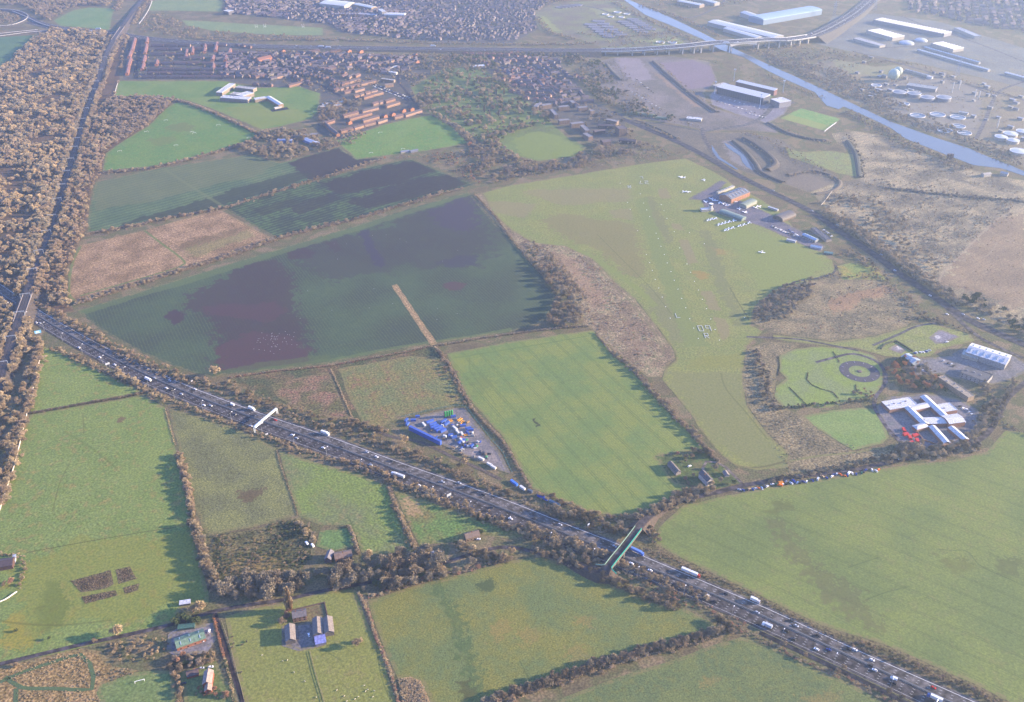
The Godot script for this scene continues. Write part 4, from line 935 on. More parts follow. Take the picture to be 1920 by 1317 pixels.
const RAIL := [-30, 800, 3.0, -16, 760, 4.0, -4, 720, 5.5, 8, 676, 7.0, 24, 630, 8.0, 40, 585, 8.5, 51, 550, 8.0, 63, 505, 6.0, 76, 470, 4.0, 90, 434, 2.5, 100, 404, 1.6, 110, 374, 1.2, 118, 347, 1.2, 127, 322, 1.2, 134, 299, 1.2, 141, 277, 1.2, 147, 257, 1.2, 152, 239, 1.2, 157, 221, 1.2, 163, 202, 1.2, 170, 185, 1.5, 177, 166, 2.0, 184, 148, 3.0, 192, 122, 5.0, 201, 97, 7.0, 214, 72, 8.5, 222, 61, 8.5, 232, 45, 7.0, 248, 22, 4.0, 268, -4, 2.0, 290, -30, 2.0]
func build_railway() -> void:
	var line := smooth_line(pts_h(RAIL), 12.0)
	tag(obj("embankment", embankment(line, 12.0, 1.3), gmat(Color(0.34, 0.29, 0.23), "worn", 20.0)), "wooded railway embankment", "", "", "structure")
	var st := st_new()
	ribbon(st, line, -5.6, 5.6, 0.05)
	var bed := obj("railway", st.commit(), gmat(Color(0.22, 0.19, 0.19), "worn", 14.0))
	tag(bed, "double track railway on dark ballast through the woods", "", "", "structure")
	for c in [-1.9, 1.9]:
		st = st_new()
		for o in [c - 0.72, c + 0.72]:
			ribbon(st, line, o - 0.09, o + 0.09, 0.3)
		obj("track", st.commit(), mat(Color(0.5, 0.42, 0.37), 0.5, 0.5), bed)
	# overhead line portals
	var proto: Node3D = null
	var gx := [8, 676, 24, 629, 38, 586, 52, 547, 61, 507, 75, 470, 89, 434, 99, 402, 108, 374, 115, 347, 124, 322, 131, 299, 139, 277, 144, 257, 150, 239, 155, 221, 160, 202, 170, 185, 176, 166, 181, 151, 188, 130, 196, 108]
	for i in gx.size() / 2:
		var best := line[0]
		for p in line:
			if absf(to_px(p + Vector3.UP * 7.0).y - gx[2 * i + 1]) < absf(to_px(best + Vector3.UP * 7.0).y - gx[2 * i + 1]):
				best = p
		var k := line.find(best)
		var t := line[mini(k + 1, line.size() - 1)] - line[maxi(k - 1, 0)]
		var turn := atan2(-t.z, t.x) + PI / 2
		if proto == null:
			proto = thing("catenary_portal", "pale steel catenary portal spanning the railway", "portal", best, turn, "catenary portals over the railway")
			var steel := mat(Color(0.6, 0.62, 0.64), 0.6, 0.2)
			for s in [-1, 1]:
				st = st_new()
				bar(st, Vector3(s * 6.6, -0.6, 0), Vector3(s * 6.6, 7.4, 0), 0.36)
				obj("mast", st.commit(), steel, proto)
			st = st_new()
			for y in [7.0, 7.7]:
				bar(st, Vector3(-6.8, y, 0), Vector3(6.8, y, 0), 0.22)
			for n in 9:
				bar(st, Vector3(-6.6 + n * 1.5, 7.0, 0), Vector3(-5.9 + n * 1.5, 7.7, 0), 0.2)
			obj("boom", st.commit(), steel, proto)
			for s in [-1, 1]:
				st = st_new()
				bar(st, Vector3(s * 2.4, 7.0, 0), Vector3(s * 2.4, 5.4, 0), 0.18)
				obj("drop_arm", st.commit(), steel, proto)
		else:
			copy(proto, best, turn)
	# girder bridge over the motorway
	for q in [[51, 552, 33, 602, "steel girder railway bridge over the wide motorway", 8.3], [229, 50, 212, 74, "railway bridge of pale beams over the ring motorway", 8.5]]:
		var a := gp(q[0], q[1], q[5])
		var b := gp(q[2], q[3], q[5])
		var r := thing("railway_bridge", q[4], "bridge", Vector3((a.x + b.x) / 2, 0, (a.z + b.z) / 2))
		var n := (b - a).normalized()
		var s := Vector3(-n.z, 0, n.x)
		for w in [-6.0, 6.0]:
			st = st_new()
			bar(st, a + s * w - r.position + Vector3.UP * 0.1, b + s * w - r.position + Vector3.UP * 0.1, 0.9)
			obj("girder", st.commit(), mat(Color(0.5, 0.46, 0.43), 0.8), r)
		for e in [a, b]:
			st = st_new()
			box(st, Vector3(e.x, 0, e.z) - r.position, Vector3(13.0, q[5] - 0.6, 1.6), atan2(-s.z, s.x))
			obj("abutment", st.commit(), gmat(Color(0.45, 0.42, 0.39), "stain", 12.0), r)

func build_water() -> void:
	var m := StandardMaterial3D.new()
	m.albedo_color = Color(0.2, 0.22, 0.24)
	m.roughness = 0.2
	m.metallic_specular = 0.5
	var n := FastNoiseLite.new()
	n.frequency = 0.03
	var nt := NoiseTexture2D.new()
	nt.seamless = true
	nt.as_normal_map = true
	nt.bump_strength = 2.0
	nt.noise = n
	m.normal_enabled = true
	m.normal_texture = nt
	m.normal_scale = 0.25
	m.uv1_triplanar = true
	m.uv1_world_triplanar = true
	m.uv1_scale = Vector3.ONE / 40.0
	for q in [["canal_water", "wide pale ship canal under the high bridge", [1150, -14, 1170, 0, 1210, 28, 1268, 52, 1320, 75, 1350, 93, 1395, 108, 1440, 133, 1475, 150, 1528, 173, 1550, 198, 1573, 205, 1582, 200, 1635, 223, 1670, 240, 1698, 260, 1773, 290, 1826, 310, 1878, 316, 1920, 330, 2000, 350, 2000, 340, 1920, 321, 1890, 308, 1853, 294, 1816, 278, 1753, 258, 1670, 228, 1600, 195, 1548, 170, 1490, 143, 1440, 121, 1370, 88, 1343, 75, 1283, 45, 1233, 22, 1180, 0, 1160, -16]],
		["pond_water", "bright ribbon of standing water in the road works", [1358, 268, 1368, 272, 1380, 280, 1392, 288, 1400, 297, 1405, 308, 1412, 320, 1400, 313, 1392, 304, 1388, 293, 1376, 285, 1364, 277]],
		["pond_water", "narrow strip of water beside the haul road", [1334, 272, 1340, 280, 1350, 295, 1362, 303, 1385, 318, 1380, 318, 1360, 306, 1346, 298, 1336, 284]]]:
		var poly := pts2(q[2])
		var idx := Geometry2D.triangulate_polygon(poly)
		var st := st_new()
		for i in range(0, idx.size(), 3):
			var a := poly[idx[i]]
			var b := poly[idx[i + 1]]
			var c := poly[idx[i + 2]]
			if (b - a).cross(c - a) < 0:
				var s := b
				b = c
				c = s
			for p in [a, b, c]:
				st.set_normal(Vector3.UP)
				st.add_vertex(Vector3(p.x, 0.3, p.y))
		tag(obj(q[0], st.commit(), m), q[1], "", "", "structure")

# ================================================================ trees, hedges and scrub
var crown_mesh := {}
var trunk_mesh := {}
var tree_mat := {}

func twig(st: SurfaceTool, p: Vector3, d: Vector3, len: float, w: float) -> void:
	var s := d.cross(Vector3(rng.randfn(), rng.randfn(), rng.randfn())).normalized() * w
	tri(st, p - s, p + s, p + d * len)

# a leafless crown in unit space (radius 1, height 1): clumps of twigs that reach outward and up
func make_crown(clumps: int, per: int, low: float, spread: float, up: float, w: float) -> ArrayMesh:
	var st := st_new()
	for c in clumps:
		var a := rng.randf() * TAU
		var rr := sqrt(rng.randf()) * spread
		var y := lerpf(low + 0.16, 0.82, rng.randf()) - rr * rr * 0.22
		var ctr := Vector3(cos(a) * rr, y, sin(a) * rr)
		var size := lerpf(0.3, 0.52, rng.randf())
		for k in per:
			var d := Vector3(rng.randfn(), rng.randfn() * 0.8 + up, rng.randfn()).normalized()
			var q := size * pow(rng.randf(), 0.45)
			var p := ctr + Vector3(d.x * q, d.y * q * 0.36, d.z * q)
			var out := (d + Vector3(rng.randfn(), rng.randfn(), rng.randfn()) * 0.45).normalized()
			out.y *= 0.5
			twig(st, p, out, lerpf(0.16, 0.34, rng.randf()), w)
	return st.commit()

func make_trunk(h: float, r: float, limbs: int) -> ArrayMesh:
	var st := st_new()
	drum(st, Vector3(0, -0.02, 0), r, r * 0.6, h, 6, false)
	for i in limbs:
		var a := TAU * i / limbs + rng.randf()
		var tip := Vector3(cos(a) * 0.55, h + 0.3 * rng.randf() + 0.12, sin(a) * 0.55)
		bar(st, Vector3(0, h * 0.85, 0), tip, r * 0.9, r * 0.2)
	return st.commit()

func make_cone_crown(per: int, w: float) -> ArrayMesh:
	var st := st_new()
	for k in per:
		var y := 0.06 + 0.92 * pow(rng.randf(), 1.3)
		var a := rng.randf() * TAU
		var r := (1.02 - y) * (0.5 + 0.5 * sqrt(rng.randf()))
		var d := Vector3(cos(a), -0.12, sin(a))
		twig(st, Vector3(cos(a) * r * 0.55, y, sin(a) * r * 0.55), d, r * 0.6 + 0.08, w)
	return st.commit()

func make_poplar_crown(per: int) -> ArrayMesh:
	var st := st_new()
	for k in per:
		var y := 0.1 + 0.82 * rng.randf()
		var prof := pow(1.0 - y * 0.96, 0.55) * minf(1.0, 0.35 + y * 3.0) * (0.9 + 0.25 * sin(y * 21.0))
		var a := rng.randf() * TAU
		var r := prof * sqrt(rng.randf())
		twig(st, Vector3(cos(a) * r, y, sin(a) * r), Vector3(cos(a) * 0.35, 0.1, sin(a) * 0.35).normalized() * 0.6, 0.5, 0.09)
		if k % 2 == 0:
			bar(st, Vector3(cos(a) * r * 0.7, y - 0.05, sin(a) * r * 0.7), Vector3(cos(a) * r, y + 0.05, sin(a) * r), 0.05, 0.02)
	return st.commit()

func build_plant_meshes() -> void:
	crown_mesh["round"] = [make_crown(9, 105, 0.28, 0.62, 0.35, 0.034), make_crown(11, 92, 0.24, 0.66, 0.35, 0.034), make_crown(8, 118, 0.3, 0.6, 0.5, 0.034), make_crown(7, 120, 0.22, 0.7, 0.3, 0.036)]
	crown_mesh["bush"] = [make_crown(7, 60, 0.0, 0.66, 0.35, 0.055), make_crown(6, 66, -0.04, 0.7, 0.3, 0.055)]
	crown_mesh["cone"] = [make_cone_crown(420, 0.075)]
	crown_mesh["poplar"] = [make_poplar_crown(1100)]
	crown_mesh["green"] = [make_crown(9, 84, 0.1, 0.62, 0.2, 0.07)]
	trunk_mesh["round"] = make_trunk(0.34, 0.045, 6)
	trunk_mesh["bush"] = make_trunk(0.16, 0.05, 5)
	trunk_mesh["cone"] = make_trunk(0.8, 0.05, 0)
	trunk_mesh["poplar"] = make_trunk(0.7, 0.12, 0)
	trunk_mesh["green"] = make_trunk(0.3, 0.06, 4)

const TINTS := {
	"tan": Color(0.596, 0.533, 0.421), "brown": Color(0.508, 0.446, 0.356), "pink": Color(0.557, 0.484, 0.394), "grey": Color(0.537, 0.494, 0.412), "dark": Color(0.391, 0.358, 0.290),
	"red": Color(0.557, 0.427, 0.347), "gold": Color(0.664, 0.581, 0.441), "green": Color(0.313, 0.348, 0.234), "deep": Color(0.205, 0.262, 0.179), "orange": Color(0.635, 0.456, 0.319), "mauve": Color(0.517, 0.465, 0.403)}

func plant(p: Vector3, h: float, r: float, kind: String, tint: String, area: String) -> void:
	trees.append([p, h, r, kind, tint, area])

# trees spread through a traced area; tints and kinds picked in turn by chance
func wood(a: Array, gap: float, h0: float, h1: float, tints: Array, area: String, kind := "round", thin := 0.0) -> void:
	var poly := pts2(a)
	var box := Rect2(poly[0], Vector2.ZERO)
	for p in poly:
		box = box.expand(p)
	var z := box.position.y
	var n := FastNoiseLite.new()
	n.frequency = 0.012
	n.seed = int(a[0]) + 5
	while z < box.end.y:
		var x := box.position.x
		while x < box.end.x:
			var p := Vector2(x, z) + Vector2(rng.randf() - 0.5, rng.randf() - 0.5) * gap * 0.95
			x += gap
			if not Geometry2D.is_point_in_polygon(p, poly) or rng.randf() < thin:
				continue
			var q := n.get_noise_2d(p.x, p.y)
			if thin > 0.0 and q < -0.22:
				continue
			var h := lerpf(h0 * 0.55, h1 * 1.1, clampf(rng.randf() * rng.randf() * 0.9 + q * 0.6 + 0.3, 0, 1))
			var k := clampi(int((q * 0.7 + 0.5 + (rng.randf() - 0.5) * 0.7) * tints.size()), 0, tints.size() - 1)
			plant(Vector3(p.x, 0, p.y), h, h * lerpf(0.34, 0.56, rng.randf()), "green" if rng.randf() < 0.025 else kind, tints[k], area)
		z += gap

func belt(a: Array, gap: float, half: float, h0: float, h1: float, tints: Array, area: String, kind := "round") -> void:
	for e in along(smooth_line(pts(a), 10.0), gap):
		var n := Vector3(sin(e[1]), 0, cos(e[1]))
		var p: Vector3 = e[0] + n * (rng.randf() - 0.5) * 2.0 * half + Vector3(rng.randf() - 0.5, 0, rng.randf() - 0.5) * gap * 0.8
		var h := lerpf(h0, h1, rng.randf() * rng.randf() * 0.5 + rng.randf() * 0.5)
		plant(p, h, h * lerpf(0.34, 0.58, rng.randf()), kind, tints[rng.randi() % tints.size()], area)
		# the shrubs that fill the belt between its trees
		for k in 2:
			var b := h * lerpf(0.22, 0.5, rng.randf())
			bushes.append([e[0] + n * (rng.randf() - 0.5) * 2.0 * half + Vector3(rng.randf() - 0.5, 0, rng.randf() - 0.5) * gap * 1.5, b, b * lerpf(0.6, 0.95, rng.randf()), tints[rng.randi() % tints.size()]])

# low bushes and brambles nobody could count
func scrub(a: Array, gap: float, h0: float, h1: float, tints: Array, thin := 0.3) -> void:
	var poly := pts2(a)
	var box := Rect2(poly[0], Vector2.ZERO)
	for p in poly:
		box = box.expand(p)
	var n := FastNoiseLite.new()
	n.frequency = 0.02
	n.seed = int(a[1])
	var z := box.position.y
	while z < box.end.y:
		var x := box.position.x
		while x < box.end.x:
			var p := Vector2(x, z) + Vector2(rng.randf() - 0.5, rng.randf() - 0.5) * gap
			x += gap
			if not Geometry2D.is_point_in_polygon(p, poly):
				continue
			var q := n.get_noise_2d(p.x, p.y)
			if rng.randf() < thin - q * 0.9:
				continue
			var h := lerpf(h0, h1, clampf(rng.randf() * 0.7 + q * 0.4, 0, 1))
			bushes.append([Vector3(p.x, 0, p.y), h, h * lerpf(0.55, 0.9, rng.randf()), tints[rng.randi() % tints.size()]])
		z += gap

func scrub_belt(a: Array, gap: float, half: float, h0: float, h1: float, tints: Array) -> void:
	for e in along(smooth_line(pts(a), 10.0), gap):
		var n := Vector3(sin(e[1]), 0, cos(e[1]))
		var p: Vector3 = e[0] + n * (rng.randf() - 0.5) * 2.0 * half
		var h := lerpf(h0, h1, rng.randf())
		bushes.append([p, h, h * lerpf(0.6, 0.95, rng.randf()), tints[rng.randi() % tints.size()]])

# a hedge: one thing, its bushes grown together
var hedge_bush := {}
func hedge(a: Array, h0: float, h1: float, tints: Array, label: String, wide := 1.0, gap := 1.6, group := "") -> void:
	var org := gp(a[0], a[1])
	var st := st_new()
	for e in along(smooth_line(pts(a), 8.0), gap * 0.75):
		if rng.randf() < 0.04:
			continue
		var n := Vector3(sin(e[1]), 0, cos(e[1]))
		var h := lerpf(h0, h1, rng.randf())
		var r := (h0 + h1) * 0.25 * wide + 0.5 + (rng.randf() - 0.5) * 0.5
		var b := Basis(Vector3.UP, rng.randf() * TAU).scaled(Vector3(r, h, r))
		var key: String = tints[rng.randi() % tints.size()] + str(rng.randi() % 2)
		if not hedge_bush.has(key):
			var m := make_crown(5, 42, 0.0, 0.66, 0.35, 0.08)
			var s := m.surface_get_arrays(0)
			var c := PackedColorArray()
			c.resize(s[Mesh.ARRAY_VERTEX].size())
			c.fill((TINTS[key.left(-1)] as Color).srgb_to_linear() * (0.85 if key.ends_with("0") else 1.1))
			s[Mesh.ARRAY_COLOR] = c
			var am := ArrayMesh.new()
			am.add_surface_from_arrays(Mesh.PRIMITIVE_TRIANGLES, s)
			hedge_bush[key] = am
		st.append_from(hedge_bush[key], 0, Transform3D(b, e[0] - org + n * (rng.randf() - 0.5) * wide * 1.6))
	var o := obj("hedge", st.commit(), twig_mat())
	o.position = org
	hedges_made += 1
	tag(o, label, "hedge", group)

func twig_mat() -> StandardMaterial3D:
	if mats.has("twig"):
		return mats.twig
	var m := StandardMaterial3D.new()
	m.vertex_color_use_as_albedo = true
	m.roughness = 0.95
	m.metallic_specular = 0.1
	mats["twig"] = m
	return m

func multi(called: String, m: Mesh, xf: Array, cols: Array) -> MultiMeshInstance3D:
	var mm := MultiMesh.new()
	mm.transform_format = MultiMesh.TRANSFORM_3D
	mm.use_colors = true
	mm.mesh = m
	mm.instance_count = xf.size()
	for i in xf.size():
		mm.set_instance_transform(i, xf[i])
		mm.set_instance_color(i, cols[i])
	var o := MultiMeshInstance3D.new()
	o.multimesh = mm
	o.material_override = twig_mat()
	o.name = numbered(called)
	add_child(o)
	return o

func build_plants() -> void:
	build_plant_meshes()
	var W := ["tan", "brown", "grey", "tan", "pink", "dark"]
	# the wood left of the railway
	wood([-60, 150, 0, 130, 22, 114, 50, 85, 75, 68, 100, 56, 160, 58, 200, 64, 192, 95, 178, 130, 165, 160, 150, 200, 142, 225, 0, 215, -60, 220], 7.4, 6, 13, ["grey", "tan", "gold", "tan", "brown", "grey"], "in the wood below the motorway junction", "round", 0.1)
	wood([-60, 220, 0, 215, 142, 225, 132, 265, 118, 305, 106, 345, 96, 380, 84, 420, 70, 458, 55, 500, 40, 530, 20, 545, -60, 500], 7.4, 6, 13, ["brown", "tan", "gold", "pink", "tan", "grey"], "in the wood beside the railway", "round", 0.16)
	wood([-60, 585, 0, 560, 20, 580, 30, 600, 15, 640, 0, 680, -40, 700], 7.5, 8, 12, ["brown", "tan"], "in the wood corner below the railway bridge")
	wood([228, 70, 242, 70, 228, 110, 224, 150, 214, 182, 185, 205, 175, 235, 160, 280, 148, 320, 138, 355, 125, 392, 112, 435, 100, 470, 85, 515, 75, 545, 95, 570, 135, 580, 124, 556, 126, 515, 146, 462, 160, 438, 175, 345, 190, 330, 196, 292, 215, 272, 225, 250, 225, 200, 214, 182, 230, 120], 8.0, 6, 12, ["brown", "pink", "tan", "pink"], "in the wood strip between the railway and the fields")
	wood([214, 183, 326, 186, 310, 206, 276, 238, 235, 262, 210, 275, 205, 230], 6.5, 8, 12, ["mauve", "pink", "brown", "mauve"], "in the mauve birch wood beside the football field")
	belt([35, 660, 70, 662, 55, 730, 36, 800, 16, 880, -4, 950], 4.0, 9.0, 8, 13, ["tan", "brown", "pink"], "along the railway fence beside the pasture")
	belt([10, 720, 0, 780, -15, 850], 5.0, 8.0, 8, 12, ["brown", "tan"], "along the railway fence beside the pasture")
	belt([52, 625, 66, 640, 78, 652], 3.5, 4.0, 6, 9, ["tan", "brown"], "beside the blue motorway sign")
	belt([208, 70, 195, 97, 184, 122, 176, 148, 168, 166, 160, 185, 150, 210, 140, 245, 128, 285, 114, 325, 104, 360, 94, 400, 82, 440, 66, 480, 52, 520], 4.5, 4.0, 7, 12, ["grey", "brown", "tan"], "along the railway beside the wood")
	belt([226, 75, 216, 97, 206, 122, 198, 148, 190, 166, 183, 185, 174, 210, 164, 240, 154, 280, 144, 315, 132, 355, 120, 400, 108, 440, 94, 480, 80, 520], 4.5, 4.0, 7, 12, ["brown", "tan", "pink"], "along the railway beside the fields")
	belt([995, 462, 1030, 480, 1050, 505, 1075, 535, 1090, 565], 5.5, 9.0, 4, 9, ["grey", "brown", "tan"], "along the bracken beside the dark wet field")
	belt([58, 492, 46, 528, 36, 556], 3.4, 5.0, 9, 13, ["tan", "brown"], "on the railway bank above the motorway")
	belt([84, 492, 72, 528, 64, 556], 3.4, 5.0, 9, 13, ["brown", "pink"], "on the railway bank above the motorway")
	belt([24, 600, 8, 640, -8, 690], 3.4, 5.0, 9, 13, ["tan", "brown"], "on the railway bank beside the blue sign")
	belt([52, 604, 44, 630, 34, 665, 24, 700], 3.0, 5.0, 9, 13, ["brown", "tan"], "on the railway bank beside the blue sign")
	for q in [[132, 1090, 158, 1083, 207, 1070, 213, 1096, 200, 1104, 152, 1112], [216, 1069, 243, 1063, 256, 1086, 222, 1096], [152, 1120, 216, 1107, 221, 1117, 160, 1133], [230, 1103, 262, 1094, 258, 1108, 234, 1115]]:
		scrub(q, 1.5, 0.5, 1.1, ["dark", "brown"], 0.15)
	# banks of the motorway
	belt([72, 565, 110, 592, 160, 620, 220, 655, 290, 688, 350, 712, 400, 722], 4.5, 7.0, 4, 8, ["brown", "pink", "tan"], "on the motorway bank below the dark field")
	belt([420, 718, 480, 748, 540, 770, 600, 792, 660, 806, 740, 840, 820, 872, 900, 905, 960, 925], 5.0, 7.0, 4, 8, ["brown", "dark", "tan", "brown"], "on the motorway bank below the compound")
	scrub_belt([72, 572, 160, 627, 290, 695, 420, 735, 540, 782, 660, 818, 780, 862, 900, 908, 1000, 945, 1060, 968], 1.6, 6.0, 1.2, 3.2, ["brown", "dark", "brown", "grey"])
	belt([1040, 962, 1080, 975, 1130, 990, 1175, 1002], 4.0, 8.0, 7, 11, ["brown", "dark", "grey"], "on the motorway bank beside the bridge")
	belt([100, 655, 160, 680, 215, 705, 265, 730, 320, 752], 5.5, 5.0, 4, 7, ["tan", "brown"], "on the motorway verge above the triangular pasture")
	belt([215, 700, 240, 712, 258, 722], 4.0, 4.0, 7, 9, ["tan"], "on the motorway verge above the triangular pasture")
	belt([330, 757, 400, 785, 480, 815, 560, 845, 640, 872], 7.0, 4.0, 3, 6.5, ["tan", "brown", "pink"], "on the motorway verge above the tussocky field")
	belt([640, 865, 700, 885, 740, 902], 5.0, 5.0, 5, 8, ["brown", "pink"], "on the motorway verge above the tussocky field")
	belt([720, 900, 800, 928, 880, 958, 960, 990, 1000, 1005], 4.5, 6.0, 5, 9, ["tan", "brown", "gold"], "on the motorway verge behind the cottages")
	scrub_belt([100, 655, 265, 728, 371, 770, 480, 812, 600, 856, 680, 886, 826, 942, 956, 992], 1.7, 3.5, 1.0, 2.6, ["tan", "brown", "pink", "tan"])
	belt([985, 1000, 1020, 1012, 1060, 1025, 1100, 1040, 1130, 1048], 3.2, 8.0, 8, 12, ["tan", "gold", "grey", "brown"], "between the motorway and the lane beside the bridge")
	belt([1000, 1030, 1050, 1048, 1100, 1068, 1130, 1078], 4.0, 6.0, 6, 9, ["brown", "dark", "grey"], "along the lane below the bridge")
	belt([1150, 1055, 1190, 1072, 1240, 1092, 1290, 1112, 1330, 1128], 3.6, 6.0, 4, 8, ["tan", "brown", "tan"], "on the verge between the bridge and the dark strip")
	belt([1130, 1090, 1165, 1100, 1200, 1115, 1240, 1130, 1275, 1140], 3.8, 4.0, 6, 9, ["brown", "dark", "brown"], "along the top of the ochre patched field")
	scrub_belt([1150, 1070, 1230, 1105, 1330, 1145, 1400, 1178], 1.5, 5.0, 1.0, 2.8, ["brown", "tan", "red"])
	belt([1350, 1165, 1362, 1180, 1380, 1188], 4.0, 4.0, 7, 9, ["dark", "brown"], "at the end of the tall rounded hedge")
	scrub_belt([1380, 1180, 1440, 1207, 1520, 1247, 1600, 1280, 1680, 1322], 1.4, 3.0, 0.8, 2.2, ["red", "tan", "brown"])
	for p in [[1470, 1212], [1510, 1232], [1572, 1262], [1582, 1255], [1668, 1300], [1690, 1312]]:
		plant(gp(p[0], p[1]), 5.5, 2.8, "round", "brown", "beside the dark strip")
	scrub_belt([1210, 1030, 1260, 1050, 1311, 1074, 1440, 1132, 1540, 1185, 1620, 1215], 1.3, 3.0, 0.7, 1.8, ["grey", "brown", "dark"])
	belt([1600, 1208, 1660, 1228, 1720, 1252, 1780, 1280, 1840, 1305, 1900, 1335], 3.2, 3.5, 2.5, 5, ["brown", "pink", "dark"], "in the hedge between the wheat field and the motorway")
	belt([1196, 985, 1212, 992, 1225, 1008, 1232, 1020], 3.6, 4.0, 5, 8, ["tan", "brown"], "at the bridge corner of the wheat field")
	# hedges between near fields
	hedge([57, 776, 110, 767, 180, 754, 240, 744, 270, 737], 2.2, 3.4, ["dark", "brown", "dark"], "low dark hedge across the pasture beside the railway fence", 1.1, 1.5)
	belt([335, 853, 345, 885, 358, 940, 362, 975], 4.0, 2.5, 6, 9, ["brown", "pink", "tan"], "in the tall hedge between the ochre pasture and the tussocky field")
	hedge([338, 862, 348, 895, 360, 945, 364, 985, 378, 1045, 396, 1110], 3, 4.5, ["brown", "pink", "dark"], "tall brown hedge beside the ochre pasture", 1.0, 1.8)
	belt([364, 985, 375, 1020, 385, 1055, 396, 1085, 402, 1108], 3.6, 3.0, 8, 12, ["tan", "grey", "brown"], "in the tall hedge beside the reed squares")
	hedge([310, 768, 318, 800, 328, 835], 0.8, 1.3, ["gold", "tan"], "thin line of pale reeds along the pasture ditch", 0.6, 1.4)
	hedge([518, 845, 530, 885, 545, 925, 558, 966], 0.8, 1.4, ["tan", "dark"], "thin ditch hedge between the tussocky field and the smooth pasture", 0.7, 1.4)
	hedge([730, 915, 742, 950, 758, 988, 780, 1032], 2.5, 4.5, ["brown", "pink", "tan"], "brown hedge between the smooth pasture and the rough field", 1.1, 1.6)
	belt([742, 950, 758, 988, 778, 1028], 6.0, 2.0, 5, 8, ["tan", "brown"], "in the brown hedge beside the rough field")
	hedge([652, 988, 662, 1005, 666, 1022, 672, 1040], 2.5, 4, ["tan", "brown"], "hedge beside the bright mown lawn", 1.0, 1.4)
	belt([560, 985, 580, 1000, 585, 1020], 4.5, 4.0, 5, 9, ["grey", "tan"], "beside the lane house lawn")
	# trees round the lane
	wood([405, 1100, 440, 1090, 520, 1085, 560, 1080, 640, 1068, 690, 1055, 740, 1060, 730, 1085, 700, 1105, 665, 1108, 600, 1112, 545, 1120, 470, 1128, 420, 1130], 7.0, 8, 14, ["dark", "grey", "grey", "brown"], "in the grove between the lane and the barns", "round", 0.1)
	wood([740, 1040, 800, 1030, 850, 1035, 900, 1050, 890, 1068, 800, 1092, 740, 1105, 705, 1112], 7.5, 8, 14, ["dark", "tan", "grey", "brown"], "in the grove along the ochre patched field", "round", 0.12)
	scrub_belt([690, 1120, 756, 1100, 856, 1074, 960, 1048], 1.5, 3.5, 1.0, 2.8, ["brown", "red", "tan"])
	scrub([400, 1005, 470, 995, 560, 970, 585, 990, 590, 1040, 560, 1085, 430, 1115, 405, 1085], 3.2, 1.0, 2.6, ["dark", "brown", "green"], 0.45)
	belt([860, 1030, 905, 1045, 955, 1052], 4.0, 4.0, 7, 10, ["brown", "tan", "dark"], "along the lane below the cottage")
	for p in [[960, 1040, 9], [945, 1045, 8], [690, 1048, 12], [812, 1065, 11], [830, 1075, 9]]:
		plant(gp(p[0], p[1]), p[2], p[2] * 0.45, "round", "gold", "beside the lane grove")
	for p in [[705, 1098], [715, 1100], [728, 1095], [790, 1082]]:
		plant(gp(p[0], p[1]), 6, 3.6, "green", "green", "at the edge of the lane grove")
	hedge([672, 1112, 690, 1150, 705, 1195, 722, 1235, 740, 1290, 752, 1345], 1.4, 2.4, ["tan", "gold", "red"], "reedy tan hedge between the paddock and the ochre patched field", 1.1, 1.2)
	belt([910, 1325, 965, 1300, 1035, 1279, 1100, 1256, 1188, 1231, 1256, 1211, 1310, 1198, 1352, 1186], 5.6, 1.2, 7.5, 10.5, ["brown", "brown", "tan", "grey"], "in the tall rounded hedge across the green fields")
	belt([930, 1320, 1100, 1260, 1256, 1214, 1340, 1192], 7.0, 1.5, 7.0, 9.5, ["brown", "pink"], "in the tall rounded hedge across the green fields")
	scrub_belt([950, 1318, 1100, 1264, 1256, 1218, 1340, 1198], 1.8, 0.6, 0.6, 1.4, ["tan", "gold"])
	# around the farms
	for p in [[221, 1192, 13, "gold"], [374, 1148, 13, "gold"], [362, 1150, 10, "gold"], [537, 1160, 8, "red"], [530, 1172, 8, "pink"], [540, 1150, 7, "red"], [668, 1212, 9, "brown"], [675, 1205, 6, "tan"], [405, 705, 15, "gold"], [22, 1095, 7, "red"], [8, 1100, 6, "brown"], [30, 1250, 5, "brown"], [178, 1205, 5, "brown"], [757, 830, 12, "gold"], [870, 872, 12, "gold"], [30, 1185, 4, "green"], [92, 1200, 4, "green"]]:
		plant(gp(p[0], p[1]), p[2], p[2] * 0.47, "round", p[3], "standing alone beside the farm lane" if p[1] > 1000 else "standing alone beside the motorway bank")
	plant(gp(543, 1146), 30, 4.0, "poplar", "gold", "poplar")
	for p in [[340, 1160], [352, 1165], [368, 1168], [330, 1170]]:
		plant(gp(p[0], p[1]), 7, 4, "green", "green", "beside the green roofed barn")
	wood([325, 1235, 350, 1225, 410, 1222, 412, 1240, 360, 1262, 335, 1275], 6.0, 5, 8, ["brown", "mauve", "red"], "between the green roofed barn and the red house")
	wood([190, 1220, 240, 1200, 310, 1190, 318, 1215, 290, 1240, 220, 1245], 5.5, 2.5, 5, ["brown", "tan", "pink"], "in the red scrub beside the green roofed barn")
	belt([320, 1245, 330, 1275, 335, 1300, 340, 1335], 4.0, 2.0, 4, 6.5, ["brown", "pink"], "along the garden of the red house")
	hedge([334, 1252, 350, 1246, 390, 1236], 3.0, 4.0, ["green", "green", "deep"], "clipped green hedge beside the red house", 1.2, 1.4)
	hedge([400, 1155, 408, 1190, 420, 1235], 1.6, 2.2, ["red", "orange"], "clipped russet beech hedge along the farm track", 0.8, 1.1)
	hedge([421, 1235, 432, 1280, 442, 1340], 1.5, 2.2, ["green", "gold"], "green hedge along the farm track below the russet one", 0.8, 1.1)
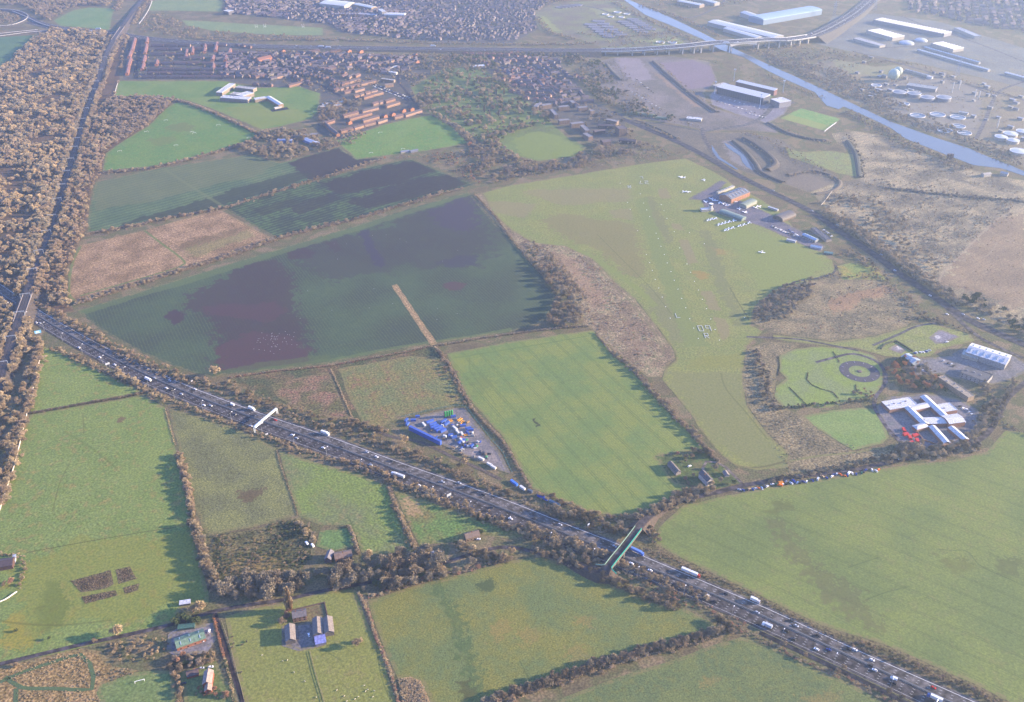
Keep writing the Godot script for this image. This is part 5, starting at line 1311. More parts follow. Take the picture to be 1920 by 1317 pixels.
	belt([370, 1300, 400, 1298, 430, 1310], 4.5, 3.0, 4, 6, ["red", "brown", "dark"], "below the red house")
	scrub([0, 1255, 60, 1240, 150, 1218, 165, 1240, 168, 1288, 100, 1288, 30, 1282], 2.4, 0.6, 1.4, ["gold", "tan", "tan"], 0.25)
	scrub([30, 1296, 170, 1296, 190, 1310, 196, 1350, 34, 1350], 2.4, 0.6, 1.4, ["gold", "tan", "tan"], 0.25)
	scrub([180, 1260, 240, 1252, 260, 1262, 200, 1280], 2.6, 0.8, 1.8, ["brown", "tan", "dark"], 0.25)
	scrub([748, 1276, 770, 1271, 788, 1278, 804, 1312, 812, 1345, 756, 1345], 1.6, 1.0, 2.0, ["gold", "tan"], 0.1)
	belt([0, 1040, 40, 1045, 44, 1070, 35, 1105], 3.6, 2.0, 2.5, 4, ["tan", "brown"], "around the walled house beside the railway fence")
	for p in [[862, 1030], [876, 1010], [900, 1000], [856, 1022]]:
		plant(gp(p[0], p[1]), 5, 3, "green", "green", "in the cottage garden")
	for p in [[897, 975], [913, 978], [928, 982]]:
		plant(gp(p[0], p[1]), 9, 2.6, "cone", "deep", "conifer row")
	# middle fields
	hedge([160, 441, 230, 428, 330, 407, 420, 391, 480, 372, 560, 347, 640, 324, 715, 300], 3.0, 4.5, ["tan", "brown", "pink"], "bushy tan hedge between the striped field and the fallow", 1.0, 2.4)
	belt([200, 436, 330, 408, 420, 391, 560, 348, 700, 304], 13.0, 2.0, 6, 9, ["tan", "brown", "pink"], "in the hedge above the tan fallow field")
	hedge([142, 572, 240, 541, 343, 508, 440, 479, 510, 453, 600, 428, 665, 413, 750, 387, 868, 354], 3.0, 5.0, ["brown", "pink", "tan"], "long hedge along the top of the dark wet field", 1.2, 2.4)
	belt([150, 568, 240, 540, 343, 507, 440, 478, 510, 452, 600, 427, 665, 413, 750, 388, 840, 360], 7.0, 2.0, 5.5, 8.5, ["brown", "pink", "tan", "grey"], "in the long hedge along the dark wet field")
	hedge([193, 325, 286, 316, 370, 296, 440, 277, 478, 264], 3.0, 4.5, ["brown", "pink", "tan"], "hedge below the football field", 1.2, 2.6)
	belt([200, 325, 286, 316, 370, 296, 440, 277, 478, 264], 11.0, 2.0, 6, 9, ["brown", "tan"], "in the hedge below the football field")
	hedge([330, 189, 370, 200, 410, 217, 480, 250, 500, 262], 3.5, 5.5, ["pink", "tan"], "pale hedge between the football field and the school", 1.2, 2.6)
	belt([335, 190, 410, 217, 490, 255], 9.0, 2.0, 6, 8, ["pink", "tan"], "in the hedge below the school")
	wood([430, 276, 480, 256, 520, 240, 560, 246, 600, 262, 632, 262, 640, 276, 600, 286, 540, 302, 500, 300], 9.0, 6, 12, ["tan", "brown", "grey"], "around the blue depot", "round", 0.15)
	wood([594, 205, 610, 190, 680, 190, 690, 205, 640, 222, 600, 240], 10.0, 7, 11, ["grey", "brown"], "between the school and the terraced estate", "round", 0.2)
	hedge([890, 365, 930, 408, 960, 450, 1000, 498, 1030, 530], 2.0, 3.5, ["tan", "brown"], "thin hedge between the dark wet field and the bracken", 1.0, 2.2)
	wood([1020, 480, 1050, 520, 1070, 545, 1085, 575, 1095, 600, 1070, 620, 1030, 622, 1025, 590, 1040, 555, 1010, 510], 9.5, 8, 15, ["grey", "brown", "grey"], "in the copse at the corner of the dark wet field")
	belt([985, 470, 1010, 495, 1040, 520], 8.0, 6.0, 5, 9, ["grey", "green"], "in the copse at the corner of the dark wet field")
	scrub([895, 370, 950, 430, 1000, 455, 1060, 462, 1110, 490, 1150, 530, 1200, 590, 1240, 660, 1225, 700, 1180, 675, 1110, 605, 1050, 530, 970, 440], 5.5, 0.8, 2.4, ["pink", "brown", "red"], 0.5)
	hedge([820, 649, 900, 636, 960, 627, 1040, 617, 1105, 612], 1.8, 3.2, ["tan", "brown", "grey"], "ragged hedge between the dark wet field and the wheat field", 1.3, 1.9)
	hedge([430, 709, 520, 697, 620, 686, 700, 672, 770, 659, 810, 650], 1.4, 2.6, ["tan", "brown", "red"], "low reedy hedge below the purple soil", 1.2, 1.9)
	hedge([816, 652, 845, 690, 880, 757, 915, 800, 941, 826, 975, 882, 995, 915], 1.8, 3.4, ["brown", "tan", "pink"], "hedge between the compound and the wheat field", 1.1, 1.7)
	belt([825, 664, 860, 725, 885, 765], 9.0, 3.0, 4, 7, ["brown", "pink"], "in the hedge beside the small rough meadow")
	hedge([620, 693, 635, 725, 652, 765, 665, 792], 1.0, 1.8, ["gold", "tan"], "pale reed hedge between the bramble meadow and the rough meadow", 0.9, 1.4)
	belt([655, 790, 690, 800, 720, 812], 4.0, 4.0, 5, 8, ["brown", "tan"], "on the bank below the rough meadow")
	hedge([1118, 626, 1150, 666, 1185, 694, 1235, 751, 1298, 816, 1330, 850, 1350, 870], 2.0, 3.6, ["brown", "tan", "pink"], "long hedge between the wheat field and the airfield end", 1.1, 1.9)
	belt([1150, 664, 1185, 692, 1235, 749, 1298, 814, 1340, 860], 6.5, 2.5, 5, 9, ["brown", "grey", "pink"], "in the long hedge beside the airfield end")
	belt([1010, 930, 1060, 947, 1110, 968, 1150, 975, 1190, 972], 4.5, 3.0, 5, 8, ["brown", "tan"], "below the bright wheat field")
	belt([1195, 975, 1230, 955, 1260, 940, 1300, 925, 1340, 918], 4.5, 4.5, 7, 11, ["brown", "grey", "tan"], "along the moss road beside the farmhouse")
	belt([1235, 962, 1270, 945, 1310, 938], 5.0, 2.0, 6, 9, ["tan", "brown"], "along the moss road beside the farmhouse")
	wood([1240, 862, 1280, 850, 1330, 845, 1335, 858, 1310, 862, 1280, 868, 1250, 872], 6.0, 4, 8, ["red", "brown", "dark"], "in the farmhouse garden", "round", 0.2)
	for p in [[1340, 880, 9, "grey"], [1350, 905, 7, "grey"], [1375, 908, 7, "green"], [1335, 918, 7, "grey"], [1285, 900, 6, "red"], [1300, 895, 5, "brown"], [1290, 908, 5, "grey"]]:
		plant(gp(p[0], p[1]), p[2], p[2] * 0.45, "round", p[3], "in the farmhouse garden")
	# hall and garden
	wood([1410, 600, 1425, 570, 1455, 545, 1500, 532, 1530, 535, 1520, 555, 1500, 570, 1490, 590, 1470, 600, 1430, 610], 8.0, 5, 10, ["dark", "grey", "mauve"], "on the dark mound beside the runway end")
	belt([1500, 530, 1540, 522, 1600, 520, 1650, 522], 6.5, 5.0, 3, 6, ["grey", "tan"], "on the reed mound beside the airfield")
	belt([1580, 480, 1600, 478, 1622, 488, 1640, 500], 7.0, 6.0, 4, 7, ["brown", "dark"], "beside the airfield huts")
	scrub([1530, 545, 1640, 530, 1700, 560, 1690, 605, 1600, 625, 1500, 622], 6.5, 0.8, 2.2, ["tan", "red", "dark"], 0.55)
	belt([1420, 660, 1430, 700, 1440, 745, 1460, 772], 5.5, 6.0, 5, 9, ["dark", "grey", "mauve"], "beside the memorial lawn")
	belt([1455, 768, 1520, 762, 1580, 757, 1640, 750], 4.5, 2.5, 3, 6, ["dark", "grey", "green"], "in the hedge below the memorial lawn")
	wood([1595, 735, 1610, 728, 1640, 738, 1635, 750, 1605, 745], 6.0, 3, 5, ["brown", "red"], "in the bed beside the memorial lawn")
	scrub([1400, 655, 1440, 645, 1455, 700, 1452, 745, 1500, 780, 1570, 830, 1660, 845, 1560, 880, 1480, 885, 1440, 815, 1400, 760], 5.0, 0.7, 2.0, ["tan", "grey", "brown"], 0.4)
	belt([1440, 905, 1520, 890, 1600, 874, 1650, 862, 1700, 850], 4.6, 3.0, 4, 8, ["grey", "dark", "tan"], "along the moss road below the memorial garden")
	belt([1660, 868, 1720, 858, 1780, 852, 1840, 838], 4.5, 4.0, 6, 10, ["grey", "dark", "tan"], "along the moss road below the hall")
	belt([1680, 838, 1720, 842, 1790, 838, 1830, 812, 1850, 780, 1855, 745, 1840, 715], 5.0, 6.0, 6, 10, ["grey", "dark", "tan"], "around the white roofed hall")
	belt([1690, 850, 1700, 840, 1710, 848], 3.0, 3.0, 9, 13, ["tan", "grey"], "beside the red plant yard")
	wood([1660, 690, 1700, 672, 1740, 680, 1760, 705, 1800, 740, 1760, 738, 1700, 728, 1670, 715], 7.5, 5, 9, ["grey", "brown", "deep", "orange"], "between the memorial garden and the depot")
	belt([1862, 800, 1872, 770, 1888, 740, 1905, 715], 6.0, 3.0, 5, 9, ["grey", "dark"], "along the moss road beside the depot")
	belt([1880, 795, 1900, 805, 1935, 818], 5.0, 2.0, 2.5, 5, ["dark", "grey"], "at the top of the wheat field")
	# moor and trunk road
	belt([1545, 400, 1600, 429, 1660, 472, 1720, 514, 1760, 541], 3.6, 8.0, 7, 12, ["grey", "tan", "tan"], "along the moor side of the trunk road")
	belt([1560, 416, 1620, 452, 1690, 500, 1750, 540, 1800, 575], 4.5, 6.0, 8, 12, ["tan", "grey"], "along the moor side of the trunk road")
	wood([1540, 385, 1570, 365, 1640, 375, 1700, 410, 1720, 450, 1760, 500, 1762, 535, 1720, 505, 1650, 460, 1580, 420], 11.0, 4, 9, ["grey", "tan", "brown"], "in the thicket between the trunk road and the moor", "round", 0.3)
	wood([1760, 545, 1830, 560, 1900, 585, 1960, 605, 1960, 640, 1900, 625, 1830, 592], 9.0, 6, 11, ["dark", "grey", "deep"], "along the trunk road beside the moor", "round", 0.1)
	scrub([1540, 360, 1640, 335, 1760, 345, 1900, 380, 1900, 410, 1840, 440, 1760, 520, 1720, 490, 1640, 410], 7.0, 1.2, 4.2, ["grey", "tan", "mauve", "tan"], 0.42)
	scrub([1640, 262, 1700, 278, 1780, 310, 1900, 345, 1940, 370, 1800, 345, 1640, 330, 1615, 300], 8.0, 1.0, 3.4, ["tan", "mauve", "grey"], 0.5)
	belt([1665, 352, 1740, 362, 1830, 372, 1920, 378], 6.0, 6.0, 4, 8, ["grey", "mauve"], "in the dark band across the moor")
	belt([1590, 255, 1612, 295, 1618, 335], 6.0, 3.0, 3, 6, ["dark", "grey"], "along the edge of the pale green enclosure")
	scrub([1100, 120, 1160, 110, 1240, 205, 1330, 245, 1260, 232, 1190, 220, 1150, 190], 9.0, 1.0, 3.5, ["grey", "tan", "dark"], 0.5)
	scrub([1440, 262, 1500, 290, 1570, 335, 1530, 325, 1470, 300], 7.0, 1.0, 3.0, ["grey", "tan", "brown"], 0.4)
	scrub([1560, 500, 1680, 520, 1740, 590, 1700, 620, 1690, 560, 1640, 525], 5.5, 0.8, 2.6, ["brown", "tan", "grey"], 0.35)
	scrub([900, 345, 1070, 322, 1280, 292, 1300, 285, 1200, 290, 1060, 310, 950, 335], 6.0, 0.8, 2.6, ["tan", "brown", "grey"], 0.4)
	scrub([1790, 560, 1900, 580, 1960, 500, 1920, 410, 1880, 415, 1800, 500], 12.0, 0.8, 2.0, ["tan", "pink"], 0.6)
	belt([1590, 470, 1640, 510, 1690, 555, 1730, 590, 1770, 610], 6.0, 7.0, 4, 8, ["brown", "grey", "tan"], "between the reed mound and the trunk road")
	belt([1700, 600, 1740, 598, 1790, 612, 1830, 628], 6.5, 3.0, 3, 6, ["grey", "dark"], "beside the walled plot")
	# canal banks
	belt([1440, 110, 1500, 135, 1560, 160, 1620, 188, 1690, 218, 1760, 245, 1830, 272, 1900, 298], 5.5, 12.0, 5, 9, ["grey", "mauve", "grey"], "on the works bank of the canal")
	belt([1470, 105, 1540, 135, 1600, 165, 1650, 185], 7.0, 16.0, 5, 9, ["grey", "mauve", "tan"], "on the works bank of the canal")
	wood([1400, 92, 1450, 100, 1520, 112, 1580, 135, 1640, 165, 1690, 195, 1760, 228, 1840, 262, 1920, 295, 1960, 310, 1960, 328, 1920, 318, 1853, 292, 1753, 255, 1670, 226, 1600, 193, 1548, 168, 1490, 141, 1440, 118], 9.5, 4, 8, ["grey", "mauve", "tan"], "on the works bank of the canal", "round", 0.08)
	wood([1590, 206, 1640, 228, 1700, 264, 1775, 296, 1835, 318, 1800, 322, 1740, 300, 1680, 272, 1620, 240], 9.5, 4, 8, ["grey", "mauve", "tan"], "on the moor bank of the canal", "round", 0.12)
	belt([1440, 142, 1500, 168, 1545, 185], 8.0, 5.0, 4, 7, ["grey", "tan"], "on the stadium bank of the canal")
	belt([1585, 212, 1640, 235, 1690, 262, 1760, 295, 1820, 318], 6.5, 10.0, 5, 9, ["grey", "mauve"], "on the moor bank of the canal")
	belt([1150, 5, 1200, 32, 1260, 58, 1310, 80], 7.0, 8.0, 5, 8, ["grey", "mauve", "tan"], "on the sewage works bank of the canal")
	belt([1200, 10, 1250, 25, 1300, 45, 1350, 70], 7.0, 8.0, 5, 8, ["tan", "mauve"], "on the sheds bank of the canal")
	# park and road works surroundings
	wood([820, 125, 880, 108, 930, 120, 960, 165, 1010, 200, 1045, 235, 1000, 242, 955, 258, 940, 288, 890, 262, 860, 230, 820, 200, 790, 170], 11.5, 7, 13, ["grey", "tan", "green", "brown", "tan"], "in the cemetery park", "round", 0.3)
	wood([880, 280, 930, 270, 985, 304, 1080, 298, 1130, 280, 1190, 285, 1150, 300, 1070, 318, 1000, 330, 930, 345, 880, 320, 850, 305], 9.5, 5, 12, ["grey", "brown", "mauve", "tan"], "in the thicket above the airfield", "round", 0.15)
	belt([812, 213, 850, 238, 880, 265, 905, 285], 6.0, 7.0, 7, 12, ["tan", "grey"], "along the cemetery side of the playing field")
	wood([770, 175, 800, 165, 850, 190, 880, 230, 860, 245, 820, 212, 785, 205], 10.0, 7, 12, ["tan", "grey", "brown"], "along the cemetery edge below the shops", "round", 0.2)
	for p in [[876, 172], [885, 125], [896, 150], [922, 165], [945, 172], [930, 172], [908, 205], [918, 215], [796, 178], [803, 185], [828, 182], [840, 120], [1005, 172], [1098, 235], [935, 212], [940, 200]]:
		plant(gp(p[0], p[1] + 6), lerpf(14, 20, rng.randf()), 2.6, "poplar", ["tan", "gold", "grey"][p[0] % 3], "poplar park")
	plant(gp(881, 275), 10, 4.5, "round", "orange", "turning orange beside the playing field")
	wood([1040, 105, 1110, 100, 1130, 120, 1160, 165, 1200, 195, 1240, 215, 1270, 222, 1260, 232, 1180, 215, 1120, 190, 1080, 150], 10.0, 6, 11, ["grey", "green", "tan", "dark"], "between the semis and the road works", "round", 0.2)
	wood([1040, 175, 1090, 190, 1150, 212, 1180, 235, 1190, 262, 1140, 255, 1100, 225], 13.0, 6, 11, ["grey", "tan", "dark"], "among the flats", "round", 0.45)
	wood([1110, 268, 1170, 262, 1250, 275, 1270, 285, 1200, 292, 1130, 290], 10.0, 4, 9, ["grey", "mauve"], "below the flats", "round", 0.25)
	belt([1390, 250, 1440, 262, 1500, 295, 1560, 330], 8.0, 8.0, 3, 6, ["grey", "tan"], "on the spoil bank beside the road works")
	wood([770, 102, 880, 104, 1060, 100, 1050, 112, 960, 104, 880, 116, 820, 128, 775, 165, 760, 150, 790, 118], 9.0, 4, 9, ["grey", "tan", "green", "brown"], "between the estate and the cemetery park", "round", 0.15)
	wood([900, 112, 1040, 110, 1090, 190, 1040, 200, 960, 150], 15.0, 3, 7, ["grey", "tan", "brown"], "in the gardens of the semis", "round", 0.2)
	wood([690, 302, 780, 290, 880, 284, 900, 345, 885, 342, 835, 322, 775, 296], 8.0, 2.5, 6, ["tan", "brown", "red"], "in the bracken above the striped field", "round", 0.3)
	wood([1380, 92, 1480, 84, 1600, 96, 1640, 112, 1560, 118, 1450, 104], 11.0, 3, 7, ["tan", "grey", "mauve"], "below the high bridge", "round", 0.3)
	wood([1130, 60, 1220, 50, 1320, 84, 1240, 92, 1140, 92], 11.0, 3, 7, ["grey", "tan"], "between the filter beds and the high bridge", "round", 0.35)
	wood([640, 245, 690, 250, 660, 275, 620, 262, 600, 250], 8.0, 4, 8, ["grey", "tan"], "beside the orange corner terraces", "round", 0.3)
	scrub([1140, 262, 1280, 290, 1180, 300, 1060, 318, 920, 345, 900, 350, 1000, 322], 6.0, 0.8, 2.6, ["tan", "brown", "grey"], 0.35)
	for q in [[1236, 122, 1285, 166, 1345, 210], [1395, 262, 1440, 290, 1455, 310], [1440, 232, 1520, 262, 1560, 268], [1478, 330, 1520, 322, 1570, 340], [1205, 232, 1270, 262], [1660, 354, 1800, 370, 1940, 382]]:
		scrub_belt(q, 3.5, 7.0, 1.5, 4.5, ["grey", "tan", "brown"])
	scrub([1300, 105, 1440, 130, 1540, 190, 1480, 185, 1390, 148], 8.0, 0.8, 2.4, ["tan", "grey"], 0.5)
	# ring motorway banks and far side
	belt([480, 98, 640, 102, 760, 106, 860, 106], 8.0, 6.0, 5, 9, ["grey", "tan", "brown"], "below the ring motorway")
	belt([880, 104, 960, 102, 1040, 104, 1120, 104], 6.0, 7.0, 6, 10, ["grey", "tan"], "below the ring motorway embankment")
	belt([330, 70, 430, 76, 520, 76, 620, 76, 700, 78, 820, 82, 940, 84, 1060, 84, 1120, 82], 7.0, 8.0, 5, 9, ["grey", "tan", "mauve"], "above the ring motorway")
	wood([255, 62, 275, 28, 310, 28, 340, 45, 400, 58, 480, 66, 600, 70, 600, 76, 480, 74, 330, 68], 10.0, 4, 8, ["tan", "brown", "grey"], "in the scrub behind the ring motorway", "round", 0.25)
	wood([-60, -60, 200, -60, 220, -20, 205, 12, 165, 10, 130, 18, 95, 40, 70, 30, 40, 10, -60, 10], 11.0, 8, 13, ["grey", "brown", "tan", "mauve"], "in the wood beyond the junction")
	belt([215, 20, 225, 5, 240, -20], 7.0, 10.0, 7, 11, ["brown", "tan"], "along the far railway cutting")
	belt([250, 45, 265, 20, 285, -5], 6.0, 7.0, 6, 10, ["tan", "brown"], "along the far railway cutting")
	wood([0, 22, 30, 28, 40, 36, 20, 44, -60, 46, -60, 22], 10.0, 4, 8, ["grey", "brown"], "inside the junction loop")
	wood([430, -30, 1060, -60, 1050, 0, 1000, 25, 960, 70, 880, 75, 700, 76, 640, 60, 620, 40, 480, 24], 19.0, 4, 9, ["grey", "tan", "green", "brown"], "among the far terraces", "round", 0.2)
	belt([980, 20, 1005, 35, 1035, 62, 1080, 75], 8.0, 9.0, 6, 10, ["grey", "tan"], "between the far terraces and the sewage works")
	belt([1010, 8, 1060, 0, 1120, -8], 8.0, 6.0, 7, 14, ["tan", "grey"], "beyond the sewage works")
	belt([1085, 62, 1130, 70, 1200, 68, 1260, 62], 9.0, 6.0, 4, 8, ["grey", "tan"], "among the filter beds")
	wood([240, 95, 480, 100, 480, 150, 235, 145], 14.0, 3, 7, ["grey", "green", "tan"], "among the long terraces", "round", 0.3)
	wood([480, 110, 640, 105, 780, 120, 770, 160, 700, 160, 620, 180, 500, 150], 12.0, 3, 8, ["grey", "tan", "brown"], "among the red estate gardens", "round", 0.3)
	wood([1700, -60, 2060, -60, 2060, 90, 1800, 40, 1690, 0], 40.0, 5, 10, ["grey", "mauve"], "in the hazy suburb", "round", 0.3)
	belt([1560, 130, 1640, 118, 1700, 118, 1800, 150, 1900, 185], 10.0, 12.0, 3, 7, ["grey", "tan"], "on the works' waste ground")
	wood([1180, -30, 1400, -40, 1420, 0, 1330, 20, 1240, 15], 14.0, 4, 8, ["mauve", "tan"], "beyond the canal bend", "round", 0.3)
	scrub([1490, 118, 1620, 128, 1760, 145, 1900, 180, 1900, 290, 1840, 275, 1700, 215, 1560, 155], 16.0, 1.5, 3.5, ["grey", "tan"], 0.6)

func finish_plants() -> void:
	# the trees that show largest are things of their own
	var order := []
	for i in trees.size():
		var t: Array = trees[i]
		var q := to_px(t[0])
		var seen: bool = q.x > 8 and q.x < 1912 and q.y > 20 and q.y < 1310
		order.append([-(ppm(t[0]) * (t[1] + t[2])) if seen else 0.0, i])
	order.sort_custom(func(a, b): return a[0] < b[0])
	var proto := {}
	var rest := {}
	var singles := 0
	for e in order:
		var t: Array = trees[e[1]]
		var kind: String = t[3]
		var variant: int = e[1] % crown_mesh[kind].size()
		var single: bool = kind == "poplar" or kind == "cone" or (singles < 300 and e[0] < 0.0)
		if single:
			if kind != "poplar" and kind != "cone":
				singles += 1
			var key := "%s%d%s" % [kind, variant, t[4]]
			var called: String = {"poplar": "poplar_tree", "cone": "conifer_tree", "green": "evergreen_tree"}.get(kind, "leafless_tree")
			var label: String
			var words: String = {"tan": "tan twigged", "brown": "brown", "pink": "pinkish brown", "grey": "grey twigged", "dark": "dark brown", "red": "reddish", "gold": "golden twigged", "green": "dark green", "deep": "deep green", "orange": "orange leaved", "mauve": "mauve twigged"}[t[4]]
			if t[5] == "poplar": label = "tall narrow golden poplar beside the farmhouse"
			elif t[5] == "poplar park": label = "narrow upright %s poplar in the cemetery park" % words
			elif t[5] == "conifer row": label = "dark conical conifer beside the motorway verge"
			elif kind == "green": label = "dark evergreen tree " + t[5]
			else: label = "%s leafless tree %s" % [words, t[5]]
			var o: Node3D
			if not proto.has(key):
				o = thing(called, label, "tree", t[0], 0.0, "trees " + t[5])
				if not tree_mat.has(t[4]):
					tree_mat[t[4]] = gmat(TINTS[t[4]], "fine", 4.0, 0.95)
				obj("trunk", trunk_mesh[kind], mat(Color(0.36, 0.3, 0.25), 0.95), o)
				obj("crown", crown_mesh[kind][variant], tree_mat[t[4]], o)
				proto[key] = o
			else:
				o = copy(proto[key], t[0], 0.0, label, "trees " + t[5])
				o.name = numbered(called) if false else o.name
			o.transform = Transform3D(Basis(Vector3.UP, rng.randf() * TAU).scaled(Vector3(t[2], t[1], t[2])), t[0])
		else:
			var key := "%s%d" % [kind, variant]
			if not rest.has(key):
				rest[key] = [[], [], crown_mesh[kind][variant]]
			rest[key][0].append(Transform3D(Basis(Vector3.UP, rng.randf() * TAU).scaled(Vector3(t[2], t[1], t[2])), t[0]))
			var c: Color = TINTS[t[4]]
			rest[key][1].append(c.srgb_to_linear() * (0.8 + 0.4 * rng.randf()))
	for key in rest:
		var o := multi("woodland", rest[key][2], rest[key][0], rest[key][1])
		tag(o, "mass of leafless trees filling the woods, belts and gardens", "woodland", "woodland masses", "stuff")
	var xf := [[], []]
	var cols := [[], []]
	for i in bushes.size():
		var t: Array = bushes[i]
		xf[i % 2].append(Transform3D(Basis(Vector3.UP, rng.randf() * TAU).scaled(Vector3(t[2], t[1], t[2])), t[0]))
		var c: Color = TINTS[t[3]]
		cols[i % 2].append(c.srgb_to_linear() * (0.75 + 0.45 * rng.randf()))
	for k in 2:
		tag(multi("undergrowth", crown_mesh.bush[k], xf[k], cols[k]), "brambles, reeds and low scrub on banks and rough ground", "undergrowth", "undergrowth masses", "stuff")
	print("trees ", trees.size(), " singles ", singles, " bushes ", bushes.size(), " hedges ", hedges_made)

# ================================================================ buildings
# Mesh pieces in a building's own axes: x along its front, -z away from it, base at y = 0.
func wall_mesh(l: float, d: float, h: float, peak := 0.0, along_x := true) -> ArrayMesh:
	var st := st_new()
	var a := [Vector3(-l / 2, 0, d / 2), Vector3(l / 2, 0, d / 2), Vector3(l / 2, 0, -d / 2), Vector3(-l / 2, 0, -d / 2)]
	var up := Vector3.UP * h
	for i in 4:
		var j := (i + 1) % 4
		quad(st, a[i], a[i] + up, a[j] + up, a[j])
		var gable: bool = (i % 2 == 1) == along_x
		if peak > 0.0 and gable:
			tri(st, a[i] + up, (a[i] + a[j]) / 2 + up + Vector3.UP * peak, a[j] + up)
	quad(st, a[0] + up, a[3] + up, a[2] + up, a[1] + up)
	return st.commit()

func roof_mesh(kind: String, l: float, d: float, h: float, peak: float) -> ArrayMesh:
	var st := st_new()
	var o := 0.35
	var x := l / 2 + o
	var z := d / 2 + o
	var t := 0.25
	match kind:
		"gable", "gabled":
			var n := [Vector3(-x, h, z), Vector3(x, h, z), Vector3(x, h, -z), Vector3(-x, h, -z)]
			var r0 := Vector3(-x, h + peak + 0.1, 0)
			var r1 := Vector3(x, h + peak + 0.1, 0)
			if kind == "gabled":
				n = [n[1], n[2], n[3], n[0]]
				r0 = Vector3(0, h + peak + 0.1, z)
				r1 = Vector3(0, h + peak + 0.1, -z)
			var dn := Vector3.DOWN * t
			quad(st, n[0], r0, r1, n[1])
			quad(st, n[2], r1, r0, n[3])
			quad(st, n[0] + dn, n[1] + dn, r1 + dn, r0 + dn)
			quad(st, n[2] + dn, n[3] + dn, r0 + dn, r1 + dn)
			for q in [[n[0], n[1]], [n[2], n[3]], [n[0], r0], [r0, n[3]], [n[1], r1], [r1, n[2]]]:
				quad(st, q[0], q[1], q[1] + dn, q[0] + dn)
		"hip":
			var n := [Vector3(-x, h, z), Vector3(x, h, z), Vector3(x, h, -z), Vector3(-x, h, -z)]
			var k := minf(x, z) * 0.9
			var r0 := Vector3(-x + k, h + peak, 0)
			var r1 := Vector3(x - k, h + peak, 0)
			quad(st, n[0], r0, r1, n[1])
			quad(st, n[2], r1, r0, n[3])
			tri(st, n[3], r0, n[0])
			tri(st, n[1], r1, n[2])
		"mono":
			var a := [Vector3(-x, h, z), Vector3(x, h, z), Vector3(x, h + peak, -z), Vector3(-x, h + peak, -z)]
			quad(st, a[0], a[3], a[2], a[1])
			for i in 4:
				quad(st, a[i], a[(i + 1) % 4], a[(i + 1) % 4] + Vector3.DOWN * 0.4, a[i] + Vector3.DOWN * 0.4)
			for s in [-1, 1]:
				tri(st, Vector3(s * l / 2, h, d / 2), Vector3(s * l / 2, h + peak, -d / 2), Vector3(s * l / 2, h, -d / 2))
		"barrel":
			for k in 8:
				var a0 := PI * k / 8
				var a1 := PI * (k + 1) / 8
				var p := [Vector3(-x, h + sin(a0) * peak, cos(a0) * z), Vector3(-x, h + sin(a1) * peak, cos(a1) * z), Vector3(x, h + sin(a1) * peak, cos(a1) * z), Vector3(x, h + sin(a0) * peak, cos(a0) * z)]
				quad(st, p[0], p[1], p[2], p[3])
				for s in [-1, 1]:
					tri(st, Vector3(s * x, h, 0), Vector3(s * x, p[0].y, p[0].z), Vector3(s * x, p[1].y, p[1].z))
		"saw":
			var n := maxi(3, int(l / 9.0))
			for k in n:
				var x0 := -x + 2 * x * k / n
				var x1 := -x + 2 * x * (k + 1) / n
				var xm := lerpf(x0, x1, 0.72)
				quad(st, Vector3(x0, h, z), Vector3(x0, h, -z), Vector3(xm, h + 2.2, -z), Vector3(xm, h + 2.2, z))
				quad(st, Vector3(xm, h + 2.2, z), Vector3(xm, h + 2.2, -z), Vector3(x1, h, -z), Vector3(x1, h, z))
				for s in [-1, 1]:
					tri(st, Vector3(x0, h, s * z), Vector3(xm, h + 2.2, s * z), Vector3(x1, h, s * z))
		_:
			box(st, Vector3(0, h, 0), Vector3(l - 0.5, 0.2, d - 0.5))
			for s in [-1, 1]:
				box(st, Vector3(0, h + 0.003, s * (d / 2 - 0.1)), Vector3(l + 0.3, 0.55, 0.5))
				box(st, Vector3(s * (l / 2 - 0.1), h + 0.003, 0), Vector3(0.5, 0.545, d - 0.75))
	return st.commit()

func window_mesh(l: float, d: float, h: float, step: float) -> ArrayMesh:
	var st := st_new()
	var floors := maxi(1, int(h / 2.7))
	var n := maxi(1, int(l / step))
	for s in [-1, 1]:
		for f in floors:
			for i in n:
				box(st, Vector3(-l / 2 + l * (i + 0.5) / n, 0.9 + f * 2.6, s * d / 2), Vector3(1.25, 1.3, 0.12))
	return st.commit()

